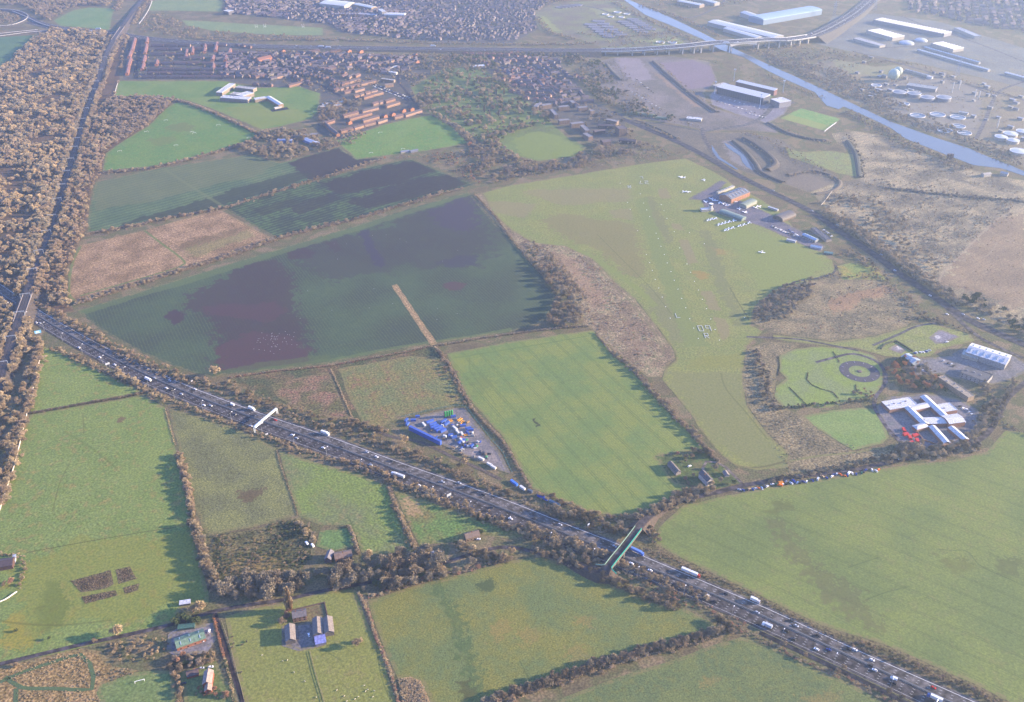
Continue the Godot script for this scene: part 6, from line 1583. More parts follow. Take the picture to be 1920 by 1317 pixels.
# A building from the two ends of its front eave (or base, when at_base) in the photograph.
func bld(called: String, label: String, category: String, e: Array, depth: float, h: float, roof: String, wall: Color, cover: Color, peak := 2.0, windows := 0.0, group := "", at_base := false, chimneys := 0) -> Node3D:
	var p1 := gp(e[0], e[1], 0.0 if at_base else h)
	var p2 := gp(e[2], e[3], 0.0 if at_base else h)
	p1.y = 0
	p2.y = 0
	var u := (p2 - p1).normalized()
	var turn := atan2(-u.z, u.x)
	var away := Vector3(-sin(turn), 0, -cos(turn))
	var l := p1.distance_to(p2)
	var d := absf(depth)
	var o := thing(called, label, category, (p1 + p2) / 2 + away * depth / 2, turn, group)
	obj("wall", wall_mesh(l, d, h, peak if roof in ["gable", "gabled"] else 0.0, roof != "gabled"), gmat(wall, "stain", 11.0), o)
	obj("roof", roof_mesh(roof, l, d, h, peak), gmat(cover, "stain", 14.0, 0.75), o)
	if windows > 0.0:
		tag(obj("windows", window_mesh(l, d, h, windows), mat(Color(0.12, 0.13, 0.16), 0.25), o), "", "", "", "stuff")
	if roof == "gable" and category in ["warehouse", "hangar", "barn"]:
		roof_lights(o, l, d, h, peak)
	if roof == "flat" and l * d > 150.0 and h > 3.0:
		for i in mini(6, int(l / 9.0)):
			var st := st_new()
			box(st, Vector3(-l / 2 + 4 + i * 8.0, h + 0.2, (rng.randf() - 0.5) * d * 0.5), Vector3(1.8, 1.0, 1.4))
			obj("roof_vent", st.commit(), mat(Color(0.45, 0.45, 0.46)), o)
	for i in chimneys:
		var st := st_new()
		box(st, Vector3(-l / 2 + l * (i + 0.5) / chimneys, h + peak - 0.5, 0), Vector3(0.9, 1.7, 0.6))
		obj("chimney", st.commit(), mat(Color(0.4, 0.28, 0.23), 0.9), o)
	return o

const BRICKS := [Color(0.6, 0.46, 0.38), Color(0.64, 0.51, 0.42), Color(0.57, 0.46, 0.4), Color(0.66, 0.53, 0.45)]
const SLATES := [Color(0.36, 0.27, 0.25), Color(0.34, 0.28, 0.27), Color(0.4, 0.29, 0.26), Color(0.32, 0.28, 0.28)]
func build_houses() -> void:
	# the red estate above the playing field, one block after another; 4x enlargement of the photograph's second tile
	var rows := [620, 648, 700, 630, 705, 628, 785, 606, 590, 692, 628, 683, 635, 682, 705, 664, 710, 666, 785, 647, 790, 646, 905, 620, 665, 707, 740, 691, 742, 697, 815, 677, 742, 737, 778, 727, 785, 727, 820, 714, 825, 717, 860, 704, 865, 702, 912, 691, 810, 747, 880, 727, 882, 724, 955, 706, 880, 797, 928, 782, 930, 784, 970, 772, 975, 777, 1045, 756, 980, 812, 1080, 782, 660, 887, 770, 857, 800, 852, 920, 822, 705, 908, 870, 862, 805, 922, 925, 889, 815, 953, 912, 929, 915, 932, 985, 909, 640, 1002, 730, 979, 740, 977, 810, 956, 1040, 897, 1120, 876, 1122, 880, 1245, 842, 525, 942, 592, 919, 700, 494, 740, 482, 742, 488, 825, 469, 795, 518, 830, 507, 835, 513, 915, 492, 918, 498, 1040, 464, 490, 535, 600, 521, 525, 478, 580, 462, 400, 493, 460, 477, 335, 474, 395, 457, 650, 588, 690, 572, 700, 594, 745, 572, 750, 584, 784, 569, 0, 540, 70, 512, 0, 593, 85, 577, 160, 593, 225, 577, 250, 658, 350, 632, 330, 444, 390, 432, 105, 478, 150, 467, 610, 430, 680, 415, 560, 400, 640, 392, 850, 440, 930, 425, 400, 400, 480, 392]
	for i in rows.size() / 4:
		var e := []
		for k in 4:
			e.append(rows[4 * i + k] / 3.99 + (480.0 if k % 2 == 0 else 0.0))
		bld("terrace", "red roofed terrace with sunlit tan front in the estate above the playing field", "house", e, 8.0, 5.2, "gable", BRICKS[i % 4], SLATES[i % 4], 2.6, 3.2, "terraces of the red estate", true, maxi(1, int((e[2] - e[0]) / 12.0)))
	for q in [[495, 930, 550, 985], [552, 985, 602, 1025]]:
		bld("terrace", "low orange gabled terrace at the corner of the playing field", "house", [480 + q[0] / 3.99, q[1] / 3.99, 480 + q[2] / 3.99, q[3] / 3.99], 8.0, 5.2, "gable", Color(0.66, 0.45, 0.31), SLATES[1], 2.4, 3.2, "orange corner terraces", true, 1)
	var gab := [705, 932, 970, 884, 1030, 870, 1108, 842, 1170, 832, 700, 395, 788, 398, 1200, 425, 1210, 475, 205, 395]
	for i in gab.size() / 2:
		var x: float = 480 + gab[2 * i] / 3.99
		var y: float = gab[2 * i + 1] / 3.99
		bld("house", "small orange gabled house at a street end of the red estate", "house", [x - 3, y + 1, x + 4, y - 1], 9.0, 5.4, "gabled", Color(0.68, 0.45, 0.32), SLATES[2], 2.8, 0.0, "orange gabled houses", true)
	# the long terraces beside the railway wood
	var cols := [1022, 300, 998, 390, 995, 393, 977, 440, 990, 448, 972, 510, 975, 513, 962, 565, 1115, 295, 1108, 332, 1110, 345, 1095, 410, 1098, 430, 1085, 480, 1088, 485, 1075, 532, 1455, 365, 1450, 410, 1548, 345, 1540, 400, 1635, 330, 1622, 390, 1735, 380, 1722, 412, 1610, 430, 1600, 462, 1612, 490, 1605, 527, 1705, 430, 1695, 462, 1710, 480, 1700, 527, 1410, 385, 1402, 440, 1190, 465, 1182, 497]
	for i in cols.size() / 4:
		bld("terrace", "orange sunlit terrace running beside the railway wood" if i < 8 else "short orange terrace end among the long dark rows", "house", [cols[4 * i] / 3.99, cols[4 * i + 1] / 3.99, cols[4 * i + 2] / 3.99, cols[4 * i + 3] / 3.99], -8.0, 5.4, "gable", Color(0.68, 0.45, 0.34), Color(0.46, 0.31, 0.27), 2.6, 3.2, "orange terraces beside the railway wood" if i < 8 else "orange terrace ends", true, 2)
	for q in [[1130, 1420, 352], [1120, 1400, 418], [1330, 1590, 448], [1200, 1590, 486], [1105, 1600, 532], [1100, 1600, 560], [1060, 1780, 588], [1720, 1900, 550], [1740, 1900, 405], [1760, 1910, 470], [1450, 1600, 375], [1500, 1700, 350], [1160, 1400, 380]]:
		var x: float = q[0]
		while x + 60 < q[1]:
			bld("terrace", "long dark red roofed terrace row with white window bands below the motorway", "house", [x / 3.99, q[2] / 3.99, (x + 92) / 3.99, (q[2] + 1) / 3.99], 8.0, 5.2, "gable", Color(0.6, 0.5, 0.45), SLATES[rng.randi() % 4], 2.6, 3.4, "long terrace rows below the motorway", true, 2)
			x += 100
	# semis beside the road works: one house, copied
	var semi := thing("semi_detached_house", "pale rendered semi with hipped red roof beside the road works", "house", Vector3.ZERO, 0, "semis beside the road works")
	obj("wall", wall_mesh(13.0, 8.5, 5.2), gmat(Color(0.66, 0.55, 0.48), "stain", 11.0), semi)
	obj("roof", roof_mesh("hip", 13.0, 8.5, 5.2, 3.0), gmat(Color(0.45, 0.3, 0.26), "stain", 14.0), semi)
	tag(obj("windows", window_mesh(13.0, 8.5, 5.2, 3.2), mat(Color(0.12, 0.13, 0.16), 0.25), semi), "", "", "", "stuff")
	var st := st_new()
	box(st, Vector3(0, 7.4, 0), Vector3(1.1, 1.8, 0.7))
	obj("chimney", st.commit(), mat(Color(0.4, 0.28, 0.23), 0.9), semi)
	var first := true
	for q in [[960, 0, 410, 90, 402], [960, 30, 432, 280, 470], [960, 10, 462, 250, 500], [960, 110, 520, 400, 655], [960, 85, 560, 385, 705], [960, 0, 590, 120, 575], [960, 0, 612, 270, 610], [960, 20, 650, 280, 660], [960, 0, 690, 330, 735], [960, 110, 745, 355, 765], [480, 1560, 412, 1900, 420], [480, 1760, 442, 1916, 470], [480, 1800, 545, 1916, 560], [480, 1850, 600, 1916, 622], [960, 480, 575, 560, 620], [480, 1640, 455, 1760, 500], [960, 0, 540, 80, 525]]:
		var a := gp(q[0] + q[1] / 3.99, q[2] / 3.99)
		var b := gp(q[0] + q[3] / 3.99, q[4] / 3.99)
		var turn := atan2(-(b - a).z, (b - a).x)
		for e in along(PackedVector3Array([a, b]), 19.0):
			var jit := Vector3(rng.randf() - 0.5, 0, rng.randf() - 0.5) * 4.0
			if first:
				semi.position = e[0] + jit
				semi.rotation.y = turn
				first = false
			else:
				copy(semi, e[0] + jit, turn + (rng.randf() - 0.5) * 0.2)
	var brick := copy(semi, Vector3.ZERO, 0.0, "dark roofed red brick semi among the trees of the estate", "brick semis of the estate")
	(brick.get_node("wall") as MeshInstance3D).material_override = gmat(Color(0.55, 0.42, 0.36), "stain", 11.0)
	(brick.get_node("roof") as MeshInstance3D).material_override = gmat(Color(0.34, 0.28, 0.28), "stain", 14.0)
	first = true
	for q in [[480, 150, 430, 330, 415], [480, 120, 520, 320, 560], [480, 230, 560, 420, 640], [480, 300, 520, 500, 600], [480, 420, 520, 620, 560], [480, 480, 565, 640, 640], [480, 560, 545, 700, 560], [480, 430, 430, 520, 445], [480, 900, 540, 1000, 520], [480, 1050, 440, 1180, 430], [480, 0, 640, 120, 650], [480, 640, 445, 700, 440], [480, 560, 640, 600, 670], [480, 20, 480, 100, 490], [480, 1060, 480, 1120, 500], [0, 1740, 435, 1900, 445], [0, 1760, 505, 1900, 515], [0, 1780, 350, 1900, 365], [0, 1800, 575, 1900, 585], [0, 1640, 560, 1700, 566]]:
		var a := gp(q[0] + q[1] / 3.99, q[2] / 3.99)
		var b := gp(q[0] + q[3] / 3.99, q[4] / 3.99)
		var turn := atan2(-(b - a).z, (b - a).x)
		for e in along(PackedVector3Array([a, b]), 18.0):
			var at: Vector3 = e[0] + Vector3(rng.randf() - 0.5, 0, rng.randf() - 0.5) * 5.0
			if first:
				brick.position = at
				brick.rotation.y = turn
				first = false
			else:
				copy(brick, at, turn + (rng.randf() - 0.5) * 0.3)
	# flats
	for q in [[192, 830, 222, 795, 10], [228, 820, 300, 810, 10], [350, 832, 430, 825, 10], [500, 838, 566, 832, 10], [318, 890, 345, 888, 40], [355, 935, 432, 928, 10], [445, 960, 540, 950, 11], [548, 1008, 582, 1005, 36], [588, 862, 618, 858, 10], [448, 798, 476, 795, 18], [572, 1056, 606, 1050, 24], [700, 925, 782, 942, 10]]:
		bld("flats", "flat roofed brick block of flats beside the park", "building", [960 + q[0] / 3.99, q[1] / 3.99, 960 + q[2] / 3.99, q[3] / 3.99], q[4], 8.5, "flat", Color(0.5, 0.42, 0.36), Color(0.5, 0.48, 0.48), 0.0, 3.4, "flats beside the park", true)
	for q in [[800, 1025, 858, 1018, 20, 16], [680, 1098, 742, 1090, 14, 9], [800, 1068, 925, 1080, 9, 6], [620, 1010, 700, 1000, 9, 6], [640, 960, 770, 965, 9, 6]]:
		bld("flats", "dark brick %s among the flats" % ("tower block" if q[5] > 12 else "terrace"), "building", [960 + q[0] / 3.99, q[1] / 3.99, 960 + q[2] / 3.99, q[3] / 3.99], q[4], q[5], "flat" if q[5] > 12 else "gable", Color(0.38, 0.32, 0.29), Color(0.36, 0.3, 0.29), 2.2, 3.4, "dark blocks among the flats", true)
	# beyond the motorway the houses are too many and too small to pick apart
	var white := Color(0.42, 0.4, 0.39).srgb_to_linear()
	var red := Color(0.33, 0.31, 0.32).srgb_to_linear()
	var wm := wall_mesh(1.0, 1.0, 0.55, 0.3)
	var arr := ArrayMesh.new()
	for q in [[wm, white], [gable_unit(), red]]:
		var s: Array = q[0].surface_get_arrays(0)
		var c := PackedColorArray()
		c.resize(s[Mesh.ARRAY_VERTEX].size())
		c.fill(q[1])
		s[Mesh.ARRAY_COLOR] = c
		arr.add_surface_from_arrays(Mesh.PRIMITIVE_TRIANGLES, s)
	var xf := []
	var tint := []
	for q in [[[272, -30, 425, -20, 420, 25, 480, 30, 610, 44, 640, 60, 800, 76, 860, 76, 820, 30, 800, -60, 300, -60], 0.35, 16.0, 19.0], [[790, -60, 820, 30, 858, 76, 960, 78, 1005, 52, 1000, 25, 1040, 0, 1050, -60], -0.55, 12.0, 26.0], [[1660, -60, 2060, -60, 2060, 80, 1900, 60, 1780, 36, 1700, 18], 0.6, 24.0, 22.0], [[410, 100, 640, 102, 790, 112, 760, 136, 700, 140, 640, 128, 560, 148, 480, 150, 412, 148], 0.3, 21.0, 24.0], [[900, 108, 1045, 108, 1080, 165, 1120, 205, 1040, 198, 960, 150], -0.5, 22.0, 24.0]]:
		var poly := pts2(q[0])
		var rect := Rect2(poly[0], Vector2.ZERO)
		for p in poly:
			rect = rect.expand(p)
		var ctr := rect.get_center()
		var n := FastNoiseLite.new()
		n.frequency = 0.0035
		var half := rect.size.length() / 2
		var v := -half
		while v < half:
			var u := -half
			while u < half:
				var turn: float = q[1] + n.get_noise_2d(u, v) * 2.2 + (rng.randf() - 0.5) * 0.7 + (PI / 2 if rng.randf() < 0.3 else 0.0)
				var p := ctr + Vector2(u, v).rotated(q[1] * 0.6) + Vector2(rng.randf() - 0.5, rng.randf() - 0.5) * 7.0
				u += q[2]
				if Geometry2D.is_point_in_polygon(p, poly) and rng.randf() < 0.86:
					var len: float = q[2] * lerpf(0.62, 1.0, rng.randf())
					xf.append(Transform3D(Basis(Vector3.UP, turn).scaled(Vector3(1, 1, 1)) * Basis.from_scale(Vector3(len, 9.0, 8.5)), Vector3(p.x, 0, p.y)))
					var g := lerpf(0.75, 1.35, rng.randf() * rng.randf() + 0.1)
					tint.append(Color(g, g * lerpf(0.92, 1.0, rng.randf()), g * lerpf(0.88, 1.0, rng.randf())))
			v += q[3]
	tag(multi("housing", arr, xf, tint), "dense terraces and semis of the suburbs beyond the motorway", "housing", "", "stuff")
	print("far houses ", xf.size())

func gable_unit() -> ArrayMesh:
	var st := st_new()
	var n := [Vector3(-0.53, 0.55, 0.54), Vector3(0.53, 0.55, 0.54), Vector3(0.53, 0.55, -0.54), Vector3(-0.53, 0.55, -0.54)]
	var r0 := Vector3(-0.53, 0.87, 0)
	var r1 := Vector3(0.53, 0.87, 0)
	quad(st, n[0], r0, r1, n[1])
	quad(st, n[2], r1, r0, n[3])
	return st.commit()

const WHITE_ROOF := Color(0.8, 0.8, 0.8)
const PALE := Color(0.68, 0.66, 0.62)
const STEEL := Color(0.6, 0.62, 0.65)
func build_large_buildings() -> void:
	var W := WHITE_ROOF
	var B := Color(0.62, 0.5, 0.42)
	# school
	for q in [["low central block of the flat white school", [430, 177, 462, 180], 20, 6.5, PALE], ["broad front wing of the flat white school", [412, 183, 464, 187], 19, 8, W], ["rear diagonal wing of the flat white school", [416, 174, 441, 157], 15, 8, W], ["glazed hall of the flat white school", [455, 181, 476, 174], 22, 8, W], ["rear range of the flat white school", [440, 164, 474, 168], 16, 7, PALE]]:
		bld("school", q[0], "school", q[1], q[2], q[3], "flat", Color(0.58, 0.52, 0.46), q[4], 0.0, 4.0)
	bld("sports_hall", "small tan sports hall beside the school", "building", [478, 187, 500, 184], 14, 7, "flat", Color(0.6, 0.52, 0.42), W)
	bld("sports_hall", "long white roofed hall standing alone on the school field", "building", [498, 182, 522, 197], 12, 7, "gable", Color(0.62, 0.52, 0.4), W, 1.6, 4.0)
	bld("hut", "white hut on a black yard in the school field", "hut", [515, 203, 528, 200], 5, 3, "flat", PALE, W)
	road("yard", [508, 208, 540, 203], 17.0, 0.2, asphalt(Color(0.22, 0.22, 0.25)), "black tarmac yard in the school field")
	bld("depot", "long grey roofed depot above the striped field", "building", [546, 257, 596, 252], 10, 5, "flat", Color(0.4, 0.36, 0.34), Color(0.5, 0.48, 0.47), 0.0, 4.0)
	bld("depot", "blue fronted depot shed", "building", [519, 263, 546, 264], 10, 5, "gable", Color(0.36, 0.44, 0.66), Color(0.62, 0.66, 0.76), 1.5)
	bld("depot", "blue and white depot shed beside the long grey one", "building", [567, 261, 588, 270], 14, 5, "gable", Color(0.4, 0.48, 0.7), Color(0.66, 0.7, 0.78), 1.5)
	bld("nursery", "low pale roofed nursery beside the school trees", "building", [605, 197, 650, 191], 12, 4, "gable", B, PALE, 2.0, 4.0)
	bld("nursery", "pale roofed clubhouse beside the school trees", "building", [597, 201, 640, 197], 9, 4, "gable", B, PALE, 1.6, 4.0)
	bld("shops", "white V roofed shops at the top of the estate street", "building", [716, 131, 749, 124], 8, 5, "flat", PALE, W)
	bld("shops", "white porch block of the estate shops", "building", [728, 135, 742, 137], 9, 5, "flat", PALE, W)
	bld("shops", "tan shop terrace beside the estate street", "building", [722, 160, 738, 158], 8, 6, "gable", Color(0.66, 0.54, 0.42), Color(0.5, 0.42, 0.36), 2.2, 3.4)
	bld("shops", "flat roofed shop terrace beside the cemetery drive", "building", [714, 148, 738, 151], 8, 6, "flat", Color(0.6, 0.5, 0.4), PALE, 0, 3.4)
	bld("church", "orange brick church with stepped gables beside the motorway", "church", [485, 113, 510, 107], 13, 9, "gable", Color(0.72, 0.47, 0.33), Color(0.5, 0.33, 0.27), 4.5, 4.0)
	bld("community_hall", "white roofed hall among the semis", "building", [885, 126, 910, 124], 16, 5, "flat", PALE, W)
	bld("pavilion", "grey blue pavilion at the corner of the playing field", "building", [752, 285, 768, 283], 7, 3.5, "gable", PALE, Color(0.5, 0.52, 0.58), 1.2)
	bld("pavilion", "dark pavilion hut beside the playing field", "building", [770, 284, 784, 281], 6, 3.5, "gable", Color(0.4, 0.42, 0.48), Color(0.42, 0.45, 0.52), 1.2)
	# far mills
	bld("warehouse", "huge white roofed warehouse beyond the far terraces", "warehouse", [598, 6, 645, 11], 60, 13, "gable", PALE, W, 3.0)
	bld("warehouse", "white roofed works with tan gable beyond the far terraces", "warehouse", [662, 8, 696, 15], 24, 10, "gable", Color(0.62, 0.54, 0.42), W, 2.5)
	bld("warehouse", "long low red brick shed beyond the pitch", "warehouse", [620, 27, 668, 27], 20, 6, "gable", Color(0.45, 0.32, 0.3), Color(0.45, 0.34, 0.33), 1.5)
	bld("warehouse", "grey flat shed beside the red brick one", "warehouse", [670, 26, 704, 29], 18, 7, "flat", Color(0.55, 0.54, 0.55), Color(0.6, 0.6, 0.64))
	bld("mill", "pale mill tower beyond the far terraces", "building", [708, 17, 716, 22], 14, 16, "flat", Color(0.6, 0.58, 0.56), W)
	bld("warehouse", "white curved roof hall beyond the far terraces", "warehouse", [720, 28, 758, 29], 26, 7, "barrel", PALE, W, 4.0)
	bld("warehouse", "dark block with lit roof beside the rugby pitches", "building", [418, 20, 428, 22], 20, 10, "flat", Color(0.4, 0.38, 0.38), W)
	# stadium: stands around a pitch
	var s := bld("stadium_stand", "main stadium stand with white sloping roof and dark glass front", "stadium", [1345, 163, 1432, 184], 28, 16, "mono", Color(0.26, 0.28, 0.34), W, 3.0, 6.0)
	bld("stadium_stand", "far stadium stand with thin white roof", "stadium", [1380, 153, 1452, 170], 14, 12, "mono", Color(0.45, 0.3, 0.3), W, 2.0)
	bld("stadium_stand", "boxy white end stand of the stadium", "stadium", [1445, 186, 1462, 193], 34, 12, "flat", Color(0.5, 0.5, 0.54), W, 0, 4.0)
	bld("stadium_stand", "low grey end stand of the stadium", "stadium", [1336, 160, 1346, 163], 40, 6, "flat", Color(0.5, 0.5, 0.54), PALE)
	sheet("sports_pitch", "stadium pitch between the stands", [1362, 172, 1378, 163, 1450, 180, 1436, 191], 0.2, {"c": [Color(0.3, 0.42, 0.22), Color(0.33, 0.44, 0.23), LUSH], "seed": 91, "edge": 0.1})
	for q in [[1376, 152], [1468, 174], [1340, 176], [1425, 200]]:
		mast(gp(q[0], q[1]), 28.0)
	# sheds across the canal
	bld("warehouse", "long white twin roofed shed across the canal", "warehouse", [1327, 41, 1450, 71], 46, 11, "gable", Color(0.62, 0.62, 0.6), W, 3.0)
	bld("warehouse", "white shed in front of the long twin roofed one", "warehouse", [1356, 53, 1418, 71], 26, 9, "gable", PALE, W, 2.0)
	bld("warehouse", "large pale blue curved shed across the canal", "warehouse", [1432, 38, 1542, 19], 60, 14, "barrel", Color(0.5, 0.58, 0.66), Color(0.58, 0.68, 0.76), 5.0)
	bld("warehouse", "white gabled end of the pale blue shed", "warehouse", [1388, 23, 1420, 34], 30, 12, "gable", PALE, W, 3.0)
	bld("warehouse", "white sheds on the canal bend", "warehouse", [1270, 2, 1312, 10], 26, 9, "gable", Color(0.58, 0.52, 0.46), W, 2.0)
	bld("warehouse", "long pale shed beyond the canal bend", "warehouse", [1300, -4, 1340, 6], 24, 9, "gable", PALE, W, 2.0)
	bld("factory", "factory with white striped sawtooth roof", "factory", [1625, 57, 1674, 71], 46, 9, "saw", PALE, W)
	bld("factory", "long grey white factory beyond the sawtooth roof", "factory", [1638, 37, 1771, 64], 40, 9, "saw", Color(0.55, 0.55, 0.57), Color(0.7, 0.71, 0.73))
	bld("factory", "striped roof works beside the pale domes", "factory", [1746, 81, 1788, 93], 40, 8, "saw", PALE, W)
	bld("factory", "low flat works beside the sawtooth factory", "factory", [1600, 72, 1650, 86], 22, 6, "flat", PALE, Color(0.64, 0.63, 0.62))
	bld("warehouse", "long narrow white canopy across the works", "warehouse", [1720, 93, 1853, 131], 9, 5, "gable", PALE, W, 1.0)
	bld("warehouse", "second narrow white canopy across the works", "warehouse", [1733, 88, 1836, 117], 7, 5, "gable", PALE, Color(0.72, 0.76, 0.8), 1.0)
	bld("warehouse", "narrow white canopy at the edge of the works", "warehouse", [1884, 136, 1960, 156], 10, 5, "gable", PALE, W, 1.0)
	bld("warehouse", "grey shed row on the hazy estate", "warehouse", [1790, 52, 1828, 68], 20, 7, "flat", PALE, STEEL)
	bld("warehouse", "grey pipe gallery beside the gas sphere", "warehouse", [1697, 130, 1742, 142], 6, 5, "flat", PALE, STEEL)
	bld("works_hall", "open steel works beside the gas sphere", "factory", [1700, 160, 1755, 168], 26, 7, "flat", Color(0.5, 0.5, 0.52), Color(0.52, 0.54, 0.56))
	bld("works_hut", "white hut beside the steel works", "hut", [1738, 143, 1748, 145], 7, 5, "flat", W, W)
	bld("works_hut", "grey shed beside the round tanks", "hut", [1798, 210, 1815, 213], 9, 4, "flat", PALE, STEEL)
	bld("quay_house", "white house on the canal quay", "house", [1846, 328, 1860, 326], 8, 5, "gable", PALE, Color(0.6, 0.58, 0.56), 2.0)
	bld("quay_house", "pale house at the end of the canal quay", "house", [1876, 324, 1890, 327], 9, 5, "gable", PALE, Color(0.66, 0.64, 0.62), 2.0)
	for x in [1781, 1787]:
		bld("lock_tower", "brown brick lock tower on the canal bank", "tower", [x - 2, 290, x + 2.5, 290], 5, 11, "flat", Color(0.42, 0.3, 0.26), Color(0.4, 0.32, 0.3), 0, 0, "lock towers on the canal bank")
	for q in [[1674, 152, 13.5], [1682, 144, 11.0]]:
		var g := thing("gas_sphere", "pale green spherical gas holder %s" % ("beside the canal wood" if q[2] > 12 else "behind the larger sphere"), "tank", gp(q[0], q[1]))
		var sm := SphereMesh.new()
		sm.radius = q[2]
		sm.height = q[2] * 2
		sm.radial_segments = 24
		sm.rings = 12
		var b := obj("shell", sm, gmat(Color(0.62, 0.66, 0.58), "fine", 20.0, 0.5), g)
		b.position.y = q[2] + 2.5
		for k in 8:
			var st := st_new()
			bar(st, Vector3(cos(k * TAU / 8) * q[2] * 0.9, 0, sin(k * TAU / 8) * q[2] * 0.9), Vector3(cos(k * TAU / 8) * q[2] * 0.95, q[2] + 2.0, sin(k * TAU / 8) * q[2] * 0.95), 0.7)
			obj("leg", st.commit(), mat(Color(0.6, 0.62, 0.58)), g)
	# round tanks of the sewage works
	for q in [[980, 712, 15, 1], [1090, 722, 15, 1], [1190, 752, 15, 1], [1312, 752, 16, 1], [1120, 870, 16, 0], [1270, 862, 16, 0], [1420, 882, 16, 0], [1325, 982, 15, 0], [1425, 950, 14, 0], [1470, 1000, 14, 0], [1022, 782, 11, 0], [812, 642, 12, 0], [1740, 1042, 12, 2], [1812, 1018, 14, 2], [1830, 1068, 12, 2], [1872, 1150, 16, 2], [1900, 1000, 12, 2]]:
		tank(gp(1440 + q[0] / 3.99, q[1] / 3.99), q[2], q[3])
	for q in [[700, 110, 10], [790, 95, 12], [860, 108, 10], [740, 128, 9], [820, 132, 9]]:
		tank(gp(960 + q[0] / 3.99, q[1] / 3.99), q[2], 0, "sewage works across the motorway")
	for q in [[1110, 320, 12], [1200, 322, 12]]:
		tank(gp(960 + q[0] / 3.99, q[1] / 3.99), q[2], 0, "green plot above the high bridge")
	for q in [[1700, 82, 20], [1727, 77, 17]]:
		var st := st_new()
		drum(st, Vector3.ZERO, q[2], q[2], 3.0, 24, false)
		drum(st, Vector3(0, 3.0, 0), q[2], q[2] * 0.75, 3.0, 24, false)
		drum(st, Vector3(0, 6.0, 0), q[2] * 0.75, 0.3, 2.5, 24, true)
		var o := obj("storage_dome", st.commit(), gmat(Color(0.62, 0.64, 0.66), "fine", 20.0, 0.6))
		o.position = gp(q[0], q[1])
		tag(o, "low white storage dome among the factories", "dome", "white storage domes")
	# filter beds across the motorway: rows of grey beds
	for q in [[540, 190, 700, 300, 90], [600, 165, 800, 290, 90], [790, 170, 960, 260, 80], [860, 150, 1020, 240, 80], [320, 60, 480, 40, 60]]:
		for k in 6:
			var u := k / 6.0
			var x: float = 960 + lerpf(q[0], q[2], u) / 3.99
			var y: float = lerpf(q[1], q[3], u) / 3.99
			bld("filter_bed", "rectangular grey filter bed of the sewage works", "filter bed", [x, y, x + q[4] / 3.99, y + 1.2], 26, 1.2, "flat", Color(0.5, 0.48, 0.47), Color(0.42, 0.41, 0.43), 0, 0, "grey filter beds", true)
	# sheds, pipe racks and huts scattered through the works
	for i in 70:
		var x := lerpf(1600, 1915, rng.randf())
		var lo := 95 + (x - 1600) * 0.24
		var y := lerpf(lo, lo + 88.0, rng.randf())
		if absf(x - 1760) < 60 and absf(y - 215) < 45:
			continue
		var l := lerpf(5.0, 16.0, rng.randf() * rng.randf())
		bld("works_hut", "small grey shed or pipe house scattered through the hazy works", "hut", [x, y, x + l, y + l * 0.26], lerpf(4, 9, rng.randf()), lerpf(2.5, 6.0, rng.randf()), "flat", Color(0.5, 0.5, 0.5), [STEEL, PALE, Color(0.5, 0.5, 0.52)][i % 3], 0, 0, "works sheds")
	for q in [[1564, 30, 45], [1795, 142, 42], [1640, 20, 40]]:
		pylon(gp(q[0], q[1]), q[2])
	for q in [[1785, 174, 24], [1798, 168, 22], [1828, 182, 18], [1835, 186, 18], [1870, 240, 20]]:
		var o := thing("chimney_stack", "slim pale chimney stack among the round tanks", "chimney", gp(q[0], q[1]), 0, "works chimneys")
		var st := st_new()
		drum(st, Vector3.ZERO, 1.3, 0.9, q[2], 10, true)
		obj("shaft", st.commit(), mat(PALE), o)
		st = st_new()
		drum(st, Vector3(0, q[2] - 1.2, 0), 1.25, 1.25, 1.0, 10, true)
		obj("collar", st.commit(), mat(STEEL), o)
	bld("road_bridge_deck", "pale flat building beside the road works", "building", [1287, 222, 1315, 225], 14, 4, "flat", PALE, W)
	# mound beside the road works, greenhouse tunnels
	bld("tunnel", "long green mound shed beside the flats", "building", [1175, 213, 1225, 219], 10, 2, "barrel", Color(0.36, 0.4, 0.28), Color(0.42, 0.46, 0.32), 4.0)
	bld("tunnel", "second green barrel shed beside the flats", "building", [1228, 222, 1258, 224], 9, 2, "barrel", Color(0.36, 0.42, 0.3), Color(0.42, 0.48, 0.36), 3.0)
	hall_complex()
	farms()
	compound()

# rows of roof lights along a building's roof slopes
func roof_lights(o: Node3D, l: float, d: float, h: float, peak: float) -> void:
	var n := maxi(2, int(l / 8.0))
	for i in n:
		for s in [-1, 1]:
			var st := st_new()
			var x := -l / 2 + l * (i + 0.5) / n
			bar(st, Vector3(x, h + 0.16 + peak * 0.25, s * d * 0.375), Vector3(x, h + 0.16 + peak * 0.75, s * d * 0.125), 0.7 if l < 45.0 else 1.3)
			obj("roof_light", st.commit(), mat(Color(0.5, 0.55, 0.58), 0.3), o)

func mast(at: Vector3, h: float) -> void:
	var o := thing("floodlight_mast", "slim floodlight mast at a corner of the stadium", "mast", at, 0, "stadium floodlights")
	var st := st_new()
	bar(st, Vector3.ZERO, Vector3(0, h, 0), 1.0, 0.6)
	obj("pole", st.commit(), mat(Color(0.75, 0.75, 0.75)), o)
	st = st_new()
	box(st, Vector3(0, h - 1.0, 0), Vector3(5.0, 2.4, 0.8))
	obj("lamp_panel", st.commit(), mat(Color(0.8, 0.8, 0.8)), o)

